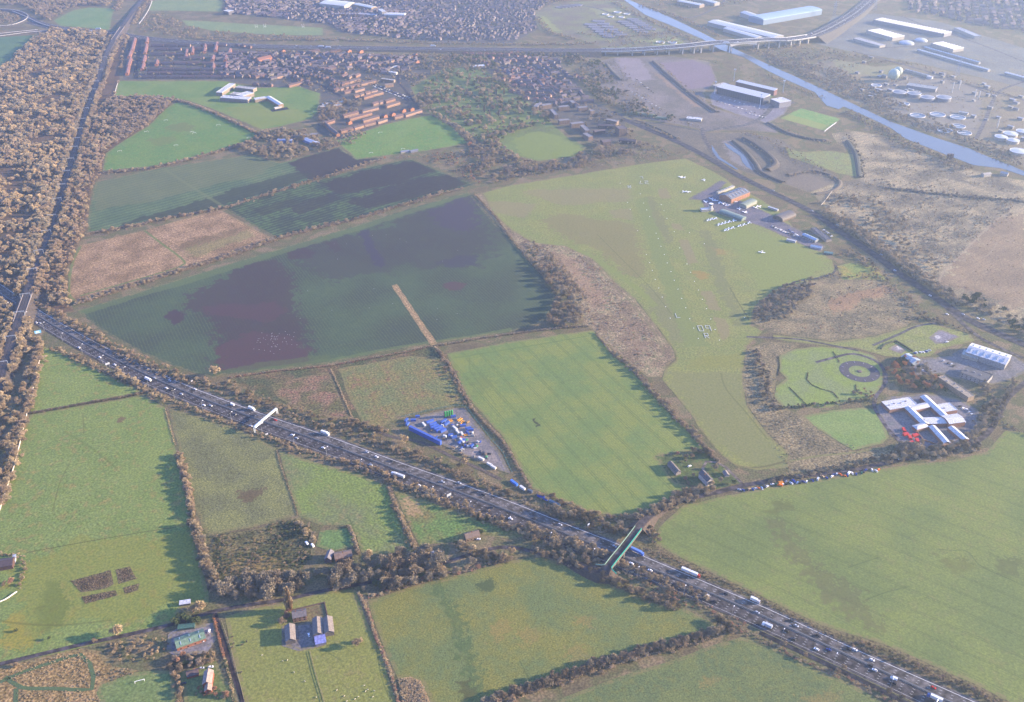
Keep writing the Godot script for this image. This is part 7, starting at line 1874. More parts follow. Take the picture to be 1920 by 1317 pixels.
func tank(at: Vector3, r: float, kind: int, place := "canal") -> void:
	var label: String = ["open round settling tank with pale rim", "dark covered round tank", "white roofed round tank"][kind] + (" of the works beside the canal" if place == "canal" else " of the " + place)
	var o := thing("round_tank", label, "tank", at, 0, "round tanks " + place + str(kind))
	var st := st_new()
	var h: float = [2.0, 8.0, 6.0][kind]
	drum(st, Vector3.ZERO, r, r, h, 24, false)
	obj("wall", st.commit(), gmat([PALE, Color(0.46, 0.47, 0.5), PALE][kind], "stain", 12.0), o)
	st = st_new()
	drum(st, Vector3(0, h - (0.7 if kind == 0 else 0.0), 0), r * 0.97, r * 0.96 if kind == 0 else 0.5, 0.2 if kind == 0 else 2.0, 24, true)
	obj("water" if kind == 0 else "cover", st.commit(), mat([Color(0.3, 0.34, 0.38), Color(0.4, 0.42, 0.45), Color(0.58, 0.6, 0.63)][kind], 0.3 if kind == 0 else 0.7), o)
	st = st_new()
	for i in 24:
		var a := TAU * i / 24
		var b := TAU * (i + 1) / 24
		bar(st, Vector3(cos(a) * r, h, sin(a) * r), Vector3(cos(b) * r, h, sin(b) * r), 0.8)
	obj("rim", st.commit(), mat(Color(0.75, 0.75, 0.74)), o)
	if kind == 0:
		st = st_new()
		bar(st, Vector3(-r, h + 0.5, r * 0.2), Vector3(r * 0.2, h + 0.5, -r * 0.05), 0.9)
		obj("scraper_bridge", st.commit(), mat(Color(0.75, 0.75, 0.74)), o)

func pylon(at: Vector3, h: float) -> void:
	var o := thing("pylon", "grey lattice electricity pylon in the hazy works", "pylon", at, 0, "pylons")
	var st := st_new()
	for q in [[-1, -1], [1, -1], [1, 1], [-1, 1]]:
		bar(st, Vector3(q[0] * 4.0, 0, q[1] * 4.0), Vector3(q[0] * 0.6, h, q[1] * 0.6), 0.5, 0.3)
	for k in 6:
		var y := h * k / 6.0
		var w := lerpf(4.0, 0.6, k / 6.0)
		bar(st, Vector3(-w, y, w), Vector3(w * 0.85, y + h / 6.0, w * 0.85), 0.3)
		bar(st, Vector3(w, y, -w), Vector3(-w * 0.85, y + h / 6.0, -w * 0.85), 0.3)
	obj("tower", st.commit(), mat(Color(0.55, 0.56, 0.58), 0.6), o)
	for k in 3:
		st = st_new()
		bar(st, Vector3(-7.0, h * (0.7 + 0.11 * k), 0), Vector3(7.0, h * (0.7 + 0.11 * k), 0), 0.6)
		obj("cross_arm", st.commit(), mat(Color(0.55, 0.56, 0.58), 0.6), o)

func hall_complex() -> void:
	var W := WHITE_ROOF
	var R := Color(0.62, 0.45, 0.36)
	var n := "wing of the white roofed secure hall"
	sheet("yard", "tarmac yard around the white roofed hall", [1640, 765, 1665, 745, 1735, 738, 1800, 748, 1835, 770, 1840, 810, 1812, 838, 1740, 842, 1700, 838, 1668, 815], 0.22, {"c": [Color(0.36, 0.35, 0.36), Color(0.4, 0.38, 0.37), Color(0.33, 0.34, 0.32)], "low": 25.0, "seed": 92})
	for q in [["flat roofed entrance " + n, [1669, 769, 1722, 760], 17, 5, "flat"], ["first diagonal " + n, [1697, 765, 1730, 797], 9, 5, "gable"], ["second diagonal " + n, [1726, 744, 1770, 785], 9, 5, "gable"], ["linking courtyard " + n, [1714, 770, 1744, 763], 9, 5, "gable"], ["wide central " + n, [1738, 795, 1811, 793], 12, 5, "gable"], ["third diagonal " + n, [1742, 800, 1770, 831], 8, 5, "gable"], ["fourth diagonal " + n, [1778, 802, 1806, 826], 8, 5, "gable"], ["courtyard corner block " + n, [1720, 806, 1742, 800], 8, 5, "hip"], ["right flat roofed " + n, [1760, 775, 1796, 769], 15, 5, "flat"], ["gymnasium " + n, [1781, 795, 1811, 791], 16, 7, "gable"], ["brick front range of the secure hall", [1764, 836, 1810, 828], 5, 4, "flat"]]:
		bld("hall", q[0].replace("right ", "low "), "building", q[1], q[2], q[3], q[4], R, W if q[0].find("brick") < 0 else Color(0.66, 0.52, 0.4), 1.6)
	var line := pts([1720, 806, 1722, 815, 1731, 826, 1750, 833, 1762, 836])
	var st := st_new()
	for i in line.size() - 1:
		bar(st, line[i] + Vector3.UP * 1.8, line[i + 1] + Vector3.UP * 1.8, 0.6)
		quad(st, line[i], line[i + 1], line[i + 1] + Vector3.UP * 2.0, line[i] + Vector3.UP * 2.0)
	tag(obj("perimeter_wall", st.commit(), gmat(Color(0.62, 0.48, 0.38), "stain", 9.0)), "curved brick wall around the secure hall", "wall")
	# depot beyond
	sheet("yard", "grey yard of the depot beside the hall", [1690, 690, 1730, 672, 1780, 668, 1810, 650, 1900, 668, 1940, 690, 1900, 712, 1860, 722, 1810, 715, 1760, 700, 1720, 705], 0.18, {"c": [Color(0.4, 0.385, 0.38), Color(0.36, 0.35, 0.34), Color(0.44, 0.41, 0.38)], "low": 30.0, "seed": 93})
	bld("warehouse", "large white gabled warehouse beside the trunk road", "warehouse", [1811, 660, 1886, 684], 28, 8, "gable", Color(0.6, 0.6, 0.6), W, 3.0)
	bld("warehouse", "low grey lean to beside the white warehouse", "warehouse", [1804, 664, 1834, 673], 12, 5, "mono", PALE, Color(0.66, 0.68, 0.66), 1.0)
	bld("warehouse", "dark flat roofed depot with white rim", "warehouse", [1802, 699, 1850, 717], 22, 6, "flat", Color(0.6, 0.6, 0.6), Color(0.3, 0.3, 0.31), 0, 5.0)
	bld("warehouse", "long tan walled store between the hall and the depot", "warehouse", [1759, 707, 1816, 746], 10, 6, "flat", Color(0.62, 0.54, 0.44), Color(0.6, 0.54, 0.45))
	bld("barn", "pale blue roofed shed beside the memorial garden", "barn", [1690, 669, 1711, 681], 15, 5, "gable", Color(0.5, 0.56, 0.64), Color(0.62, 0.68, 0.74), 2.0)
	# walled plot and memorial clock
	st = st_new()
	var wl := pts([1652, 655, 1660, 647, 1680, 640, 1700, 652, 1712, 660])
	for i in wl.size() - 1:
		bar(st, wl[i] + Vector3.UP * 0.9, wl[i + 1] + Vector3.UP * 0.9, 1.8)
	tag(obj("clipped_hedge", st.commit(), gmat(Color(0.27, 0.3, 0.17), "worn", 3.0)), "clipped dark hedge around the walled plot", "hedge")
	sheet("paved_plot", "grey gravel square inside the walled plot", [1664, 655, 1682, 645, 1700, 656, 1690, 664], 0.26, {"c": [Color(0.45, 0.42, 0.42), Color(0.42, 0.4, 0.4), PALE], "seed": 94, "edge": 0.1})
	sheet("paved_plot", "grey paved forecourt with a white vehicle beside the hall road", [1742, 634, 1762, 618, 1800, 632, 1775, 644, 1755, 645], 0.26, {"c": [Color(0.44, 0.42, 0.43), Color(0.41, 0.39, 0.4), PALE], "seed": 95, "edge": 0.1})
	var c := gp(1612, 697)
	var r0 := 24.5
	var r1 := 13.0
	var ring := Node3D.new()
	ring.name = numbered("clock_paving")
	add_child(ring)
	ring.position = c
	tag(ring, "round dark paving with pale spokes like a clock face", "", "", "structure")
	st = st_new()
	for i in 48:
		var a := TAU * i / 48
		var b := TAU * (i + 1) / 48
		quad(st, Vector3(cos(a) * r1, 0.34, sin(a) * r1), Vector3(cos(b) * r1, 0.34, sin(b) * r1), Vector3(cos(b) * r0, 0.34, sin(b) * r0), Vector3(cos(a) * r0, 0.34, sin(a) * r0))
	obj("paving", st.commit(), gmat(Color(0.27, 0.26, 0.31), "worn", 9.0), ring)
	for i in 12:
		st = st_new()
		var a := TAU * i / 12
		bar(st, Vector3(cos(a) * 19.5, 0.36, sin(a) * 19.5), Vector3(cos(a) * 22.5, 0.36, sin(a) * 22.5), 0.7)
		obj("hour_mark", st.commit(), mat(Color(0.5, 0.48, 0.53)), ring)
	st = st_new()
	drum(st, Vector3(0, 0.3, 0), 3.2, 2.4, 0.8, 16, true)
	obj("centre_bed", st.commit(), gmat(Color(0.45, 0.4, 0.4), "worn", 3.0), ring)
	for q in [[1460, 668, 1462, 690, 1459, 705], [1515, 700, 1513, 712, 1522, 722, 1540, 730, 1562, 736, 1572, 748], [1480, 727, 1495, 742, 1515, 762], [1562, 660, 1570, 672, 1574, 680], [1605, 722, 1606, 735]]:
		hedge(q, 0.9, 1.3, ["dark", "green", "brown"], "low curved hedge on the memorial lawn", 0.5, 0.9, "low curved lawn hedges")

func farms() -> void:
	# twin barns and farmhouse in the sheep paddock
	sheet("yard", "concrete yard between the barns", [528, 1175, 548, 1170, 585, 1165, 612, 1192, 608, 1212, 560, 1222, 528, 1212], 0.2, {"c": [Color(0.4, 0.38, 0.36), Color(0.37, 0.35, 0.34), Color(0.43, 0.4, 0.36)], "low": 12.0, "seed": 96})
	sheet("garden", "brown walled garden of the farmhouse", [546, 1146, 580, 1138, 608, 1132, 614, 1156, 580, 1166, 550, 1172], 0.2, {"c": [Color(0.37, 0.34, 0.24), Color(0.33, 0.3, 0.22), BROWN], "low": 12.0, "mid": 5.0, "seed": 97})
	var neutral := Color(0.5, 0.46, 0.43)  # one even roof colour, the same on both slopes of each barn
	var black := Color(0.42, 0.39, 0.37)
	bld("barn", "single barn with long plain roof beside the reddish trees", "barn", [535, 1203.5, 554, 1200], 17.5, 4.5, "gabled", black, neutral, 2.6)
	bld("barn", "long barn with pale ridge between the yard and the solar lean to", "barn", [587, 1191.5, 605, 1188.5], 18.5, 4.5, "gabled", black, neutral, 2.6)
	bld("barn", "tan roofed barn at the outer side of the yard", "barn", [608, 1188.5, 626, 1185], 17.5, 4.5, "gabled", black, neutral, 2.6)
	bld("lean_to", "blue grey metal lean to in front of the long barn", "barn", [591.5, 1208.5, 611, 1204], 8.2, 3.4, "mono", Color(0.4, 0.4, 0.46), Color(0.5, 0.52, 0.74), 0.8)
	bld("farmhouse", "grey slate farmhouse beside the tall poplar", "house", [548.5, 1160, 574.5, 1155], 9.0, 5.5, "gable", Color(0.5, 0.38, 0.32), Color(0.42, 0.39, 0.39), 2.8, 3.5, "", false, 2)
	var st := st_new()
	for q in [[545, 1146, 608, 1131], [608, 1131, 614, 1157]]:
		var a := gp(q[0], q[1])
		var b := gp(q[2], q[3])
		for k in 12:
			box(st, a.lerp(b, k / 11.0), Vector3(1.4, 1.5 if k % 2 else 1.1, 0.4), atan2(-(b - a).z, (b - a).x))
		bar(st, a + Vector3.UP * 0.5, b + Vector3.UP * 0.5, 1.0)
	tag(obj("garden_wall", st.commit(), mat(Color(0.33, 0.27, 0.24))), "dark crenellated wall around the farmhouse garden", "wall")
	# green roofed barn and red house
	sheet("yard", "grey gravel yard around the green roofed barn", [315, 1190, 330, 1180, 400, 1168, 405, 1200, 388, 1225, 330, 1232, 312, 1222], 0.2, {"c": [Color(0.42, 0.4, 0.4), Color(0.38, 0.36, 0.35), Color(0.45, 0.41, 0.37)], "low": 15.0, "seed": 98})
	bld("barn", "long pale green roofed barn with brick front beside the lane", "barn", [331, 1216, 385, 1197], 11.5, 4.0, "gable", Color(0.58, 0.38, 0.3), Color(0.42, 0.52, 0.42), 2.2, 5.0)
	bld("shed", "small dark green roofed shed beside the lane yard", "shed", [333, 1180, 364, 1176], 5.0, 2.8, "gable", Color(0.3, 0.36, 0.32), Color(0.22, 0.38, 0.32), 1.0)
	bld("shed", "white field shelter beside the golden lane trees", "shed", [336, 1134, 356, 1131], 4.0, 2.8, "mono", Color(0.3, 0.3, 0.34), Color(0.78, 0.78, 0.8), 0.6)
	bld("house", "red brick house with pale tiled roof beside the farm track", "house", [379, 1284, 396, 1282], 13.0, 5.2, "gabled", Color(0.6, 0.3, 0.22), Color(0.6, 0.54, 0.5), 3.0, 3.5)
	bld("house", "lower rear wing of the red brick house", "house", [383, 1297, 396, 1295], 6.0, 4.4, "gabled", Color(0.6, 0.3, 0.22), Color(0.6, 0.52, 0.47), 2.4)
	bld("garage", "red brick garage with brown roof beside the red house", "garage", [350, 1270, 372, 1264], 6.0, 2.8, "gable", Color(0.58, 0.3, 0.23), Color(0.36, 0.28, 0.26), 2.0)
	sheet("lawn", "lawn around the red brick house", [336, 1262, 405, 1240, 436, 1300, 440, 1330, 350, 1345], 0.16, {"c": [Color(0.33, 0.37, 0.22), Color(0.35, 0.38, 0.23), Color(0.32, 0.36, 0.21)], "low": 20.0, "seed": 99})
	sheet("lawn", "green football lawn beside the tan reeds", [190, 1285, 250, 1262, 325, 1258, 340, 1350, 200, 1350, 180, 1300], 0.16, {"c": [Color(0.34, 0.39, 0.23), Color(0.36, 0.4, 0.24), Color(0.33, 0.38, 0.22)], "low": 25.0, "seed": 100})
	sheet("reed_bed", "tan reed islands ringed by mown paths below the lane", [-40, 1262, 60, 1238, 150, 1216, 190, 1222, 210, 1250, 260, 1258, 190, 1285, 196, 1350, -40, 1350], 0.14, {"c": [Color(0.47, 0.39, 0.26), Color(0.42, 0.35, 0.23), REED], "low": 16.0, "mid": 5.0, "tussock": 0.35, "grain": 0.18, "seed": 101})
	# lane house, cottage and sheds
	bld("house", "tan roofed lane house in front of the bright lawn", "house", [628, 1049, 660, 1043], 9.0, 4.8, "gable", Color(0.56, 0.42, 0.35), Color(0.5, 0.41, 0.35), 2.6, 3.5, "", false, 1)
	bld("house", "dark cross wing of the lane house", "house", [608, 1049, 620, 1050], 11.0, 4.8, "gabled", Color(0.42, 0.36, 0.36), Color(0.45, 0.43, 0.45), 2.6)
	bld("cottage", "stone cottage with steep roof behind the lane", "house", [874, 1011, 900, 1004], 8.0, 4.5, "gable", Color(0.52, 0.44, 0.37), Color(0.46, 0.38, 0.32), 3.0, 3.5, "", false, 1)
	bld("shed", "long pale grey roofed shed beside the lane", "shed", [793, 1044, 814, 1042], 6.0, 2.8, "gable", Color(0.5, 0.5, 0.5), Color(0.64, 0.64, 0.66), 1.0)
	bld("house", "dark red roofed walled house beside the railway fence", "house", [-4, 1064, 22, 1060], 11.0, 5.0, "gable", Color(0.34, 0.24, 0.22), Color(0.3, 0.24, 0.24), 2.6)
	bld("shed", "white end wall shed of the walled house", "shed", [22, 1052, 27, 1051], 8.0, 3.4, "mono", Color(0.7, 0.7, 0.74), Color(0.66, 0.68, 0.72), 0.4)
	# farm beside the wheat field
	sheet("garden", "dark green garden of the farmhouse beside the wheat field", [1228, 856, 1322, 843, 1345, 862, 1392, 905, 1340, 918, 1268, 906], 0.16, {"c": [Color(0.29, 0.33, 0.19), Color(0.26, 0.29, 0.18), Color(0.36, 0.33, 0.22)], "low": 18.0, "mid": 6.0, "seed": 102, "patch": [[[1296, 868, 1315, 864, 1318, 880, 1300, 882], Color(0.36, 0.34, 0.22), 0.8, 1.0]]})
	bld("house", "tall white gabled farmhouse with dark slate roof", "house", [1326.5, 904, 1338, 900.5], 16.0, 6.8, "gabled", Color(0.78, 0.74, 0.7), Color(0.33, 0.31, 0.32), 3.2, 4.0, "", false, 2)
	bld("barn", "long pale walled barn beside the white farmhouse", "barn", [1268, 887, 1277, 884.5], 18.0, 4.0, "gabled", Color(0.6, 0.56, 0.53), Color(0.38, 0.35, 0.33), 2.2)
	bld("shed", "small white gabled outhouse inside the looped drive", "shed", [1360, 892, 1368, 891], 7.0, 2.6, "gabled", Color(0.6, 0.58, 0.56), Color(0.5, 0.46, 0.44), 1.6)
	# airfield
	sheet("apron", "dark tarmac apron of the airfield hangars", [1290, 374, 1320, 357, 1352, 338, 1364, 342, 1348, 358, 1400, 382, 1445, 402, 1500, 432, 1548, 462, 1540, 474, 1490, 453, 1440, 430, 1395, 414, 1345, 400, 1322, 390, 1316, 376], 0.2, {"c": [Color(0.32, 0.31, 0.33), Color(0.36, 0.34, 0.35), Color(0.3, 0.3, 0.31)], "low": 30.0, "seed": 103})
	bld("hangar", "large brick fronted hangar with grey roof beside the apron", "hangar", [1372, 374, 1407, 360], 26.0, 8.0, "gable", Color(0.66, 0.46, 0.34), Color(0.46, 0.45, 0.46), 3.5, 4.5)
	bld("hangar", "rounded green hangar beside the brick one", "hangar", [1400, 388, 1420, 378], 15.0, 4.0, "barrel", Color(0.6, 0.6, 0.56), Color(0.52, 0.56, 0.48), 3.0)
	bld("hangar", "long low green hangar facing the parked aircraft", "hangar", [1349, 397, 1391, 412], 13.0, 3.6, "barrel", Color(0.44, 0.5, 0.48), Color(0.48, 0.55, 0.5), 2.6)
	bld("clubhouse", "white clubhouse range behind the brick hangar", "building", [1347, 362, 1378, 349], 5.0, 3.6, "flat", PALE, Color(0.66, 0.66, 0.62))
	bld("hangar", "brown barrel roofed hangar beside the trunk road", "hangar", [1468, 414, 1493, 404], 20.0, 3.0, "barrel", Color(0.4, 0.34, 0.3), Color(0.38, 0.35, 0.33), 5.0)
	bld("hangar", "pale blue roofed hut among the parked cars", "hangar", [1504, 440, 1529, 451], 8.0, 4.5, "gable", Color(0.55, 0.58, 0.6), Color(0.62, 0.7, 0.78), 1.5, 4.0)
	bld("workshop", "dark workshop with white wall beside the trunk road", "building", [1520, 428, 1550, 450], 10.0, 4.0, "flat", Color(0.62, 0.58, 0.54), Color(0.3, 0.3, 0.33))
	bld("hut", "white cabin at the edge of the airfield grass", "hut", [1475, 449, 1492, 453], 4.0, 3.0, "flat", Color(0.7, 0.7, 0.7), WHITE_ROOF)
	bld("hut", "white gabled tent beside the airfield huts", "hut", [1520, 462, 1541, 466], 7.0, 2.6, "gable", Color(0.75, 0.75, 0.75), WHITE_ROOF, 1.8)
	bld("hut", "small green roofed hut at the airfield corner", "hut", [1546, 474, 1562, 476], 6.0, 2.6, "gable", Color(0.4, 0.46, 0.42), Color(0.45, 0.58, 0.52), 1.4)
	bld("hut", "white roofed hut beside the airfield road", "hut", [1440, 388, 1458, 394], 4.0, 2.8, "flat", PALE, WHITE_ROOF)

func crate_box(called: String, label: String, cat: String, at: Vector3, s: Vector3, turn: float, c: Color, group: String) -> void:
	var o := thing(called, label, cat, at, turn, group)
	var st := st_new()
	box(st, Vector3.ZERO, s)
	obj("shell", st.commit(), gmat(c, "fine", 4.0, 0.6), o)
	st = st_new()
	for k in [-1, 1]:
		box(st, Vector3(k * s.x / 2, 0.1, 0), Vector3(0.08, s.y - 0.2, s.z - 0.3))
	obj("end_door", st.commit(), gmat(c, "fine", 4.0, 0.6), o)
	st = st_new()
	for k in 5:
		box(st, Vector3((k - 2) * s.x / 5.2, s.y, 0), Vector3(0.12, 0.07, s.z - 0.2))
	obj("roof_ribs", st.commit(), gmat(c, "fine", 4.0, 0.6), o)

func compound() -> void:
	sheet("compound_yard", "pale gravel yard of the container compound", [755, 787, 800, 777, 850, 766, 872, 765, 890, 790, 915, 822, 940, 852, 958, 890, 940, 884, 905, 868, 860, 850, 828, 834, 790, 816, 768, 802], 0.22, {"c": [Color(0.43, 0.4, 0.38), Color(0.38, 0.36, 0.35), Color(0.5, 0.45, 0.41)], "low": 22.0, "mid": 7.0, "tussock": 0.12, "seed": 104, "edge": 0.2})
	var blue := Color(0.2, 0.33, 0.64)
	var a := gp(768, 806)
	var b := gp(827, 835)
	var turn := atan2(-(b - a).z, (b - a).x)
	for k in 8:
		for y in 2:
			crate_box("site_cabin", "blue site cabin in the %s tier of the long row beside the motorway bank" % ["lower", "upper"][y], "cabin", a.lerp(b, (k + 0.5) / 8.0) + Vector3.UP * (0.22 + y * 2.75), Vector3(a.distance_to(b) / 8.0 - 0.25, 2.7, 3.0), turn, blue, "long cabin row " + ["lower", "upper"][y])
	for q in [[806, 800, 818, 795, 0], [808, 805, 822, 799, 0], [814, 807, 828, 801, 0], [818, 811, 832, 805, 0], [800, 795, 813, 790, 0], [826, 812, 836, 807, 1]]:
		var p := gp(q[0], q[1])
		var e := gp(q[2], q[3])
		crate_box("container", "blue storage container stacked beside the aisle of the compound", "container", (p + e) / 2 + Vector3.UP * 0.22, Vector3(p.distance_to(e), 2.6, 2.5), atan2(-(e - p).z, (e - p).x), Color(0.22, 0.36, 0.68), "storage containers in the compound")
	for q in [[832, 792, 0.9, 9.0], [838, 796, 0.9, 8.0], [850, 783, 0.2, 6.0], [878, 805, 0.2, 7.0], [868, 800, 0.2, 6.5], [882, 808, 0.1, 7.0], [775, 790, 0.1, 6.0], [762, 790, 1.2, 6.0], [764, 797, 1.2, 6.0], [783, 783, 0.15, 5.0], [845, 818, 0.4, 6.0], [852, 822, 0.4, 6.0], [885, 838, 1.0, 5.0], [862, 832, 0.9, 5.0], [870, 828, 1.2, 4.0]]:
		crate_box("container", "single blue container standing loose in the compound", "container", gp(q[0], q[1]) + Vector3.UP * 0.22, Vector3(q[3], 2.6, 2.5), q[2], Color(0.2, 0.34, 0.62), "loose blue containers")
	for k in 4:
		var o := thing("silo", "green upright silo at the back of the compound", "silo", gp(835 + k * 4.2, 783 - k * 0.9) + Vector3.UP * 0.22, 0, "green silos")
		var st := st_new()
		drum(st, Vector3(0, 1.2, 0), 1.15, 1.15, 6.6, 12, true)
		obj("shell", st.commit(), mat(Color(0.12, 0.45, 0.22), 0.5), o)
		st = st_new()
		drum(st, Vector3(0, 7.8, 0), 1.15, 0.3, 0.7, 12, true)
		obj("top", st.commit(), mat(Color(0.2, 0.5, 0.28), 0.5), o)
		for j in 4:
			st = st_new()
			bar(st, Vector3(cos(j * TAU / 4) * 0.9, 0, sin(j * TAU / 4) * 0.9), Vector3(cos(j * TAU / 4) * 0.9, 1.3, sin(j * TAU / 4) * 0.9), 0.2)
			obj("leg", st.commit(), mat(Color(0.3, 0.33, 0.3)), o)
	for q in [[862, 788, 7, 0.9], [866, 793, 7, 0.9], [845, 790, 4, 0.4], [873, 817, 4, 0.2]]:
		var o := thing("steel_frame", "yellow orange steel frame lying in the compound", "frame", gp(q[0], q[1]) + Vector3.UP * 0.22, q[3], "yellow frames")
		for s in [-1, 1]:
			var st := st_new()
			box(st, Vector3(0, 0, s * 1.1), Vector3(q[2], 1.1, 0.5))
			obj("beam", st.commit(), mat(Color(0.78, 0.55, 0.2), 0.6), o)
			st = st_new()
			box(st, Vector3(s * q[2] * 0.4, 0.2, 0), Vector3(0.5, 0.7, 1.65))
			obj("cross_beam", st.commit(), mat(Color(0.72, 0.5, 0.2), 0.6), o)
	for q in [[853, 805, 8, 0.9], [858, 812, 7, 1.0], [866, 815, 5, 1.2], [866, 828, 8, 1.0], [795, 798, 7, 1.0], [834, 820, 4, 0.4], [902, 862, 7, 0.6], [918, 873, 7, 0.7], [925, 878, 7, 0.7]]:
		crate_box("tank_trailer", "white tank trailer parked in the compound", "trailer", gp(q[0], q[1]) + Vector3.UP * 0.22, Vector3(q[2], 2.4, 2.3), -q[3], Color(0.8, 0.79, 0.76), "white trailers in the compound")
	for q in [[875, 826, "green"], [894, 838, "green"], [878, 832, "dark"], [890, 835, "dark"], [900, 848, "dark"], [907, 850, "dark"], [912, 858, "green"], [865, 822, "red"]]:
		crate_box("pallet_load", "%s wrapped pallet load in the compound" % q[2], "pallet", gp(q[0], q[1]) + Vector3.UP * 0.22, Vector3(2.6, 1.6, 2.0), rng.randf() * 3.0, {"green": Color(0.25, 0.55, 0.35), "dark": Color(0.2, 0.22, 0.3), "red": Color(0.7, 0.3, 0.2)}[q[2]], "pallet loads")
	for i in 46:
		var u := rng.randf()
		var v := rng.randf()
		var p := gp(lerpf(lerpf(800, 870, v), lerpf(868, 935, v), u), lerpf(lerpf(812, 775, v), lerpf(858, 862, v), u))
		var kind := i % 5
		crate_box("site_box", ["grey tool box", "blue skip", "white drum store", "tan timber stack", "dark generator"][kind] + " among the clutter of the compound", "box", p + Vector3.UP * 0.22, Vector3(lerpf(1.6, 4.5, rng.randf()), lerpf(0.8, 2.2, rng.randf()), lerpf(1.2, 2.2, rng.randf())), rng.randf() * 3.0, [Color(0.5, 0.5, 0.5), Color(0.16, 0.3, 0.6), Color(0.75, 0.75, 0.73), Color(0.55, 0.45, 0.32), Color(0.2, 0.2, 0.22)][kind], "compound clutter %d" % kind)
	# fence
	var posts := along(pts([752, 783, 800, 772, 850, 762, 872, 762, 892, 788, 917, 820, 943, 850, 962, 892]), 5.0)
	var f := thing("security_fence", "tall green mesh fence around the container compound", "fence", posts[0][0])
	var st := st_new()
	for i in posts.size() - 1:
		var p: Vector3 = posts[i][0] - f.position
		var e: Vector3 = posts[i + 1][0] - f.position
		for y in [0.3, 1.2, 2.2]:
			bar(st, p + Vector3.UP * y, e + Vector3.UP * y, 0.1)
	obj("rails", st.commit(), mat(Color(0.22, 0.42, 0.38)), f)
	for e in posts:
		st = st_new()
		bar(st, e[0] - f.position, e[0] - f.position + Vector3.UP * 2.6, 0.22)
		obj("post", st.commit(), mat(Color(0.5, 0.56, 0.54)), f)
	for q in [[958, 903, 970, 912, Color(0.2, 0.42, 0.75), "blue"], [1008, 930, 1027, 939, Color(0.16, 0.32, 0.7), "blue"], [975, 914, 984, 920, Color(0.75, 0.75, 0.76), "white"], [990, 921, 998, 925, Color(0.25, 0.3, 0.36), "dark"], [1030, 941, 1050, 950, Color(0.35, 0.45, 0.5), "grey"]]:
		var p := gp(q[0], q[1])
		var e := gp(q[2], q[3])
		crate_box("container", "%s container on the track below the wheat field" % q[5], "container", (p + e) / 2, Vector3(p.distance_to(e), 2.7, 2.6), atan2(-(e - p).z, (e - p).x), q[4], "containers below the wheat field")

# ================================================================ airfield, traffic, small things
const STROKES := {"0": [0, 0, 0, 1, 0, 1, 1, 1, 1, 1, 1, 0, 1, 0, 0, 0], "9": [1, 0, 1, 1, 1, 1, 0, 1, 0, 1, 0, 0.5, 0, 0.5, 1, 0.5], "R": [0, 0, 0, 1, 0, 1, 1, 1, 1, 1, 1, 0.5, 1, 0.5, 0, 0.5, 0.3, 0.5, 1, 0], "L": [0, 1, 0, 0, 0, 0, 1, 0], "2": [0, 1, 1, 1, 1, 1, 1, 0.5, 1, 0.5, 0, 0.4, 0, 0.4, 0, 0, 0, 0, 1, 0], "7": [0, 1, 1, 1, 1, 1, 0.35, 0]}
# numerals laid out on the turf in straight white slabs
func letters(text: String, e: Array, high: float, turn: float, label: String, host: Node3D) -> void:
	for k in text.length():
		var o := Node3D.new()
		o.name = "runway_numeral"
		host.add_child(o, true)
		o.transform = Transform3D(Basis(Vector3.UP, turn), gp(e[0], e[1], 0.16))
		tag(o, label)
		var q: Array = STROKES[text[k]]
		var w := high * 0.42
		for i in q.size() / 4:
			var st := st_new()
			var off := (k - (text.length() - 1) / 2.0) * high * 0.75 - w / 2
			bar(st, Vector3(off + q[4 * i] * w, 0.1, -(q[4 * i + 1] - 0.5) * high), Vector3(off + q[4 * i + 2] * w, 0.1, -(q[4 * i + 3] - 0.5) * high), 0.62)
			obj("slab", st.commit(), mat(Color(0.66, 0.66, 0.62), 0.8), o)

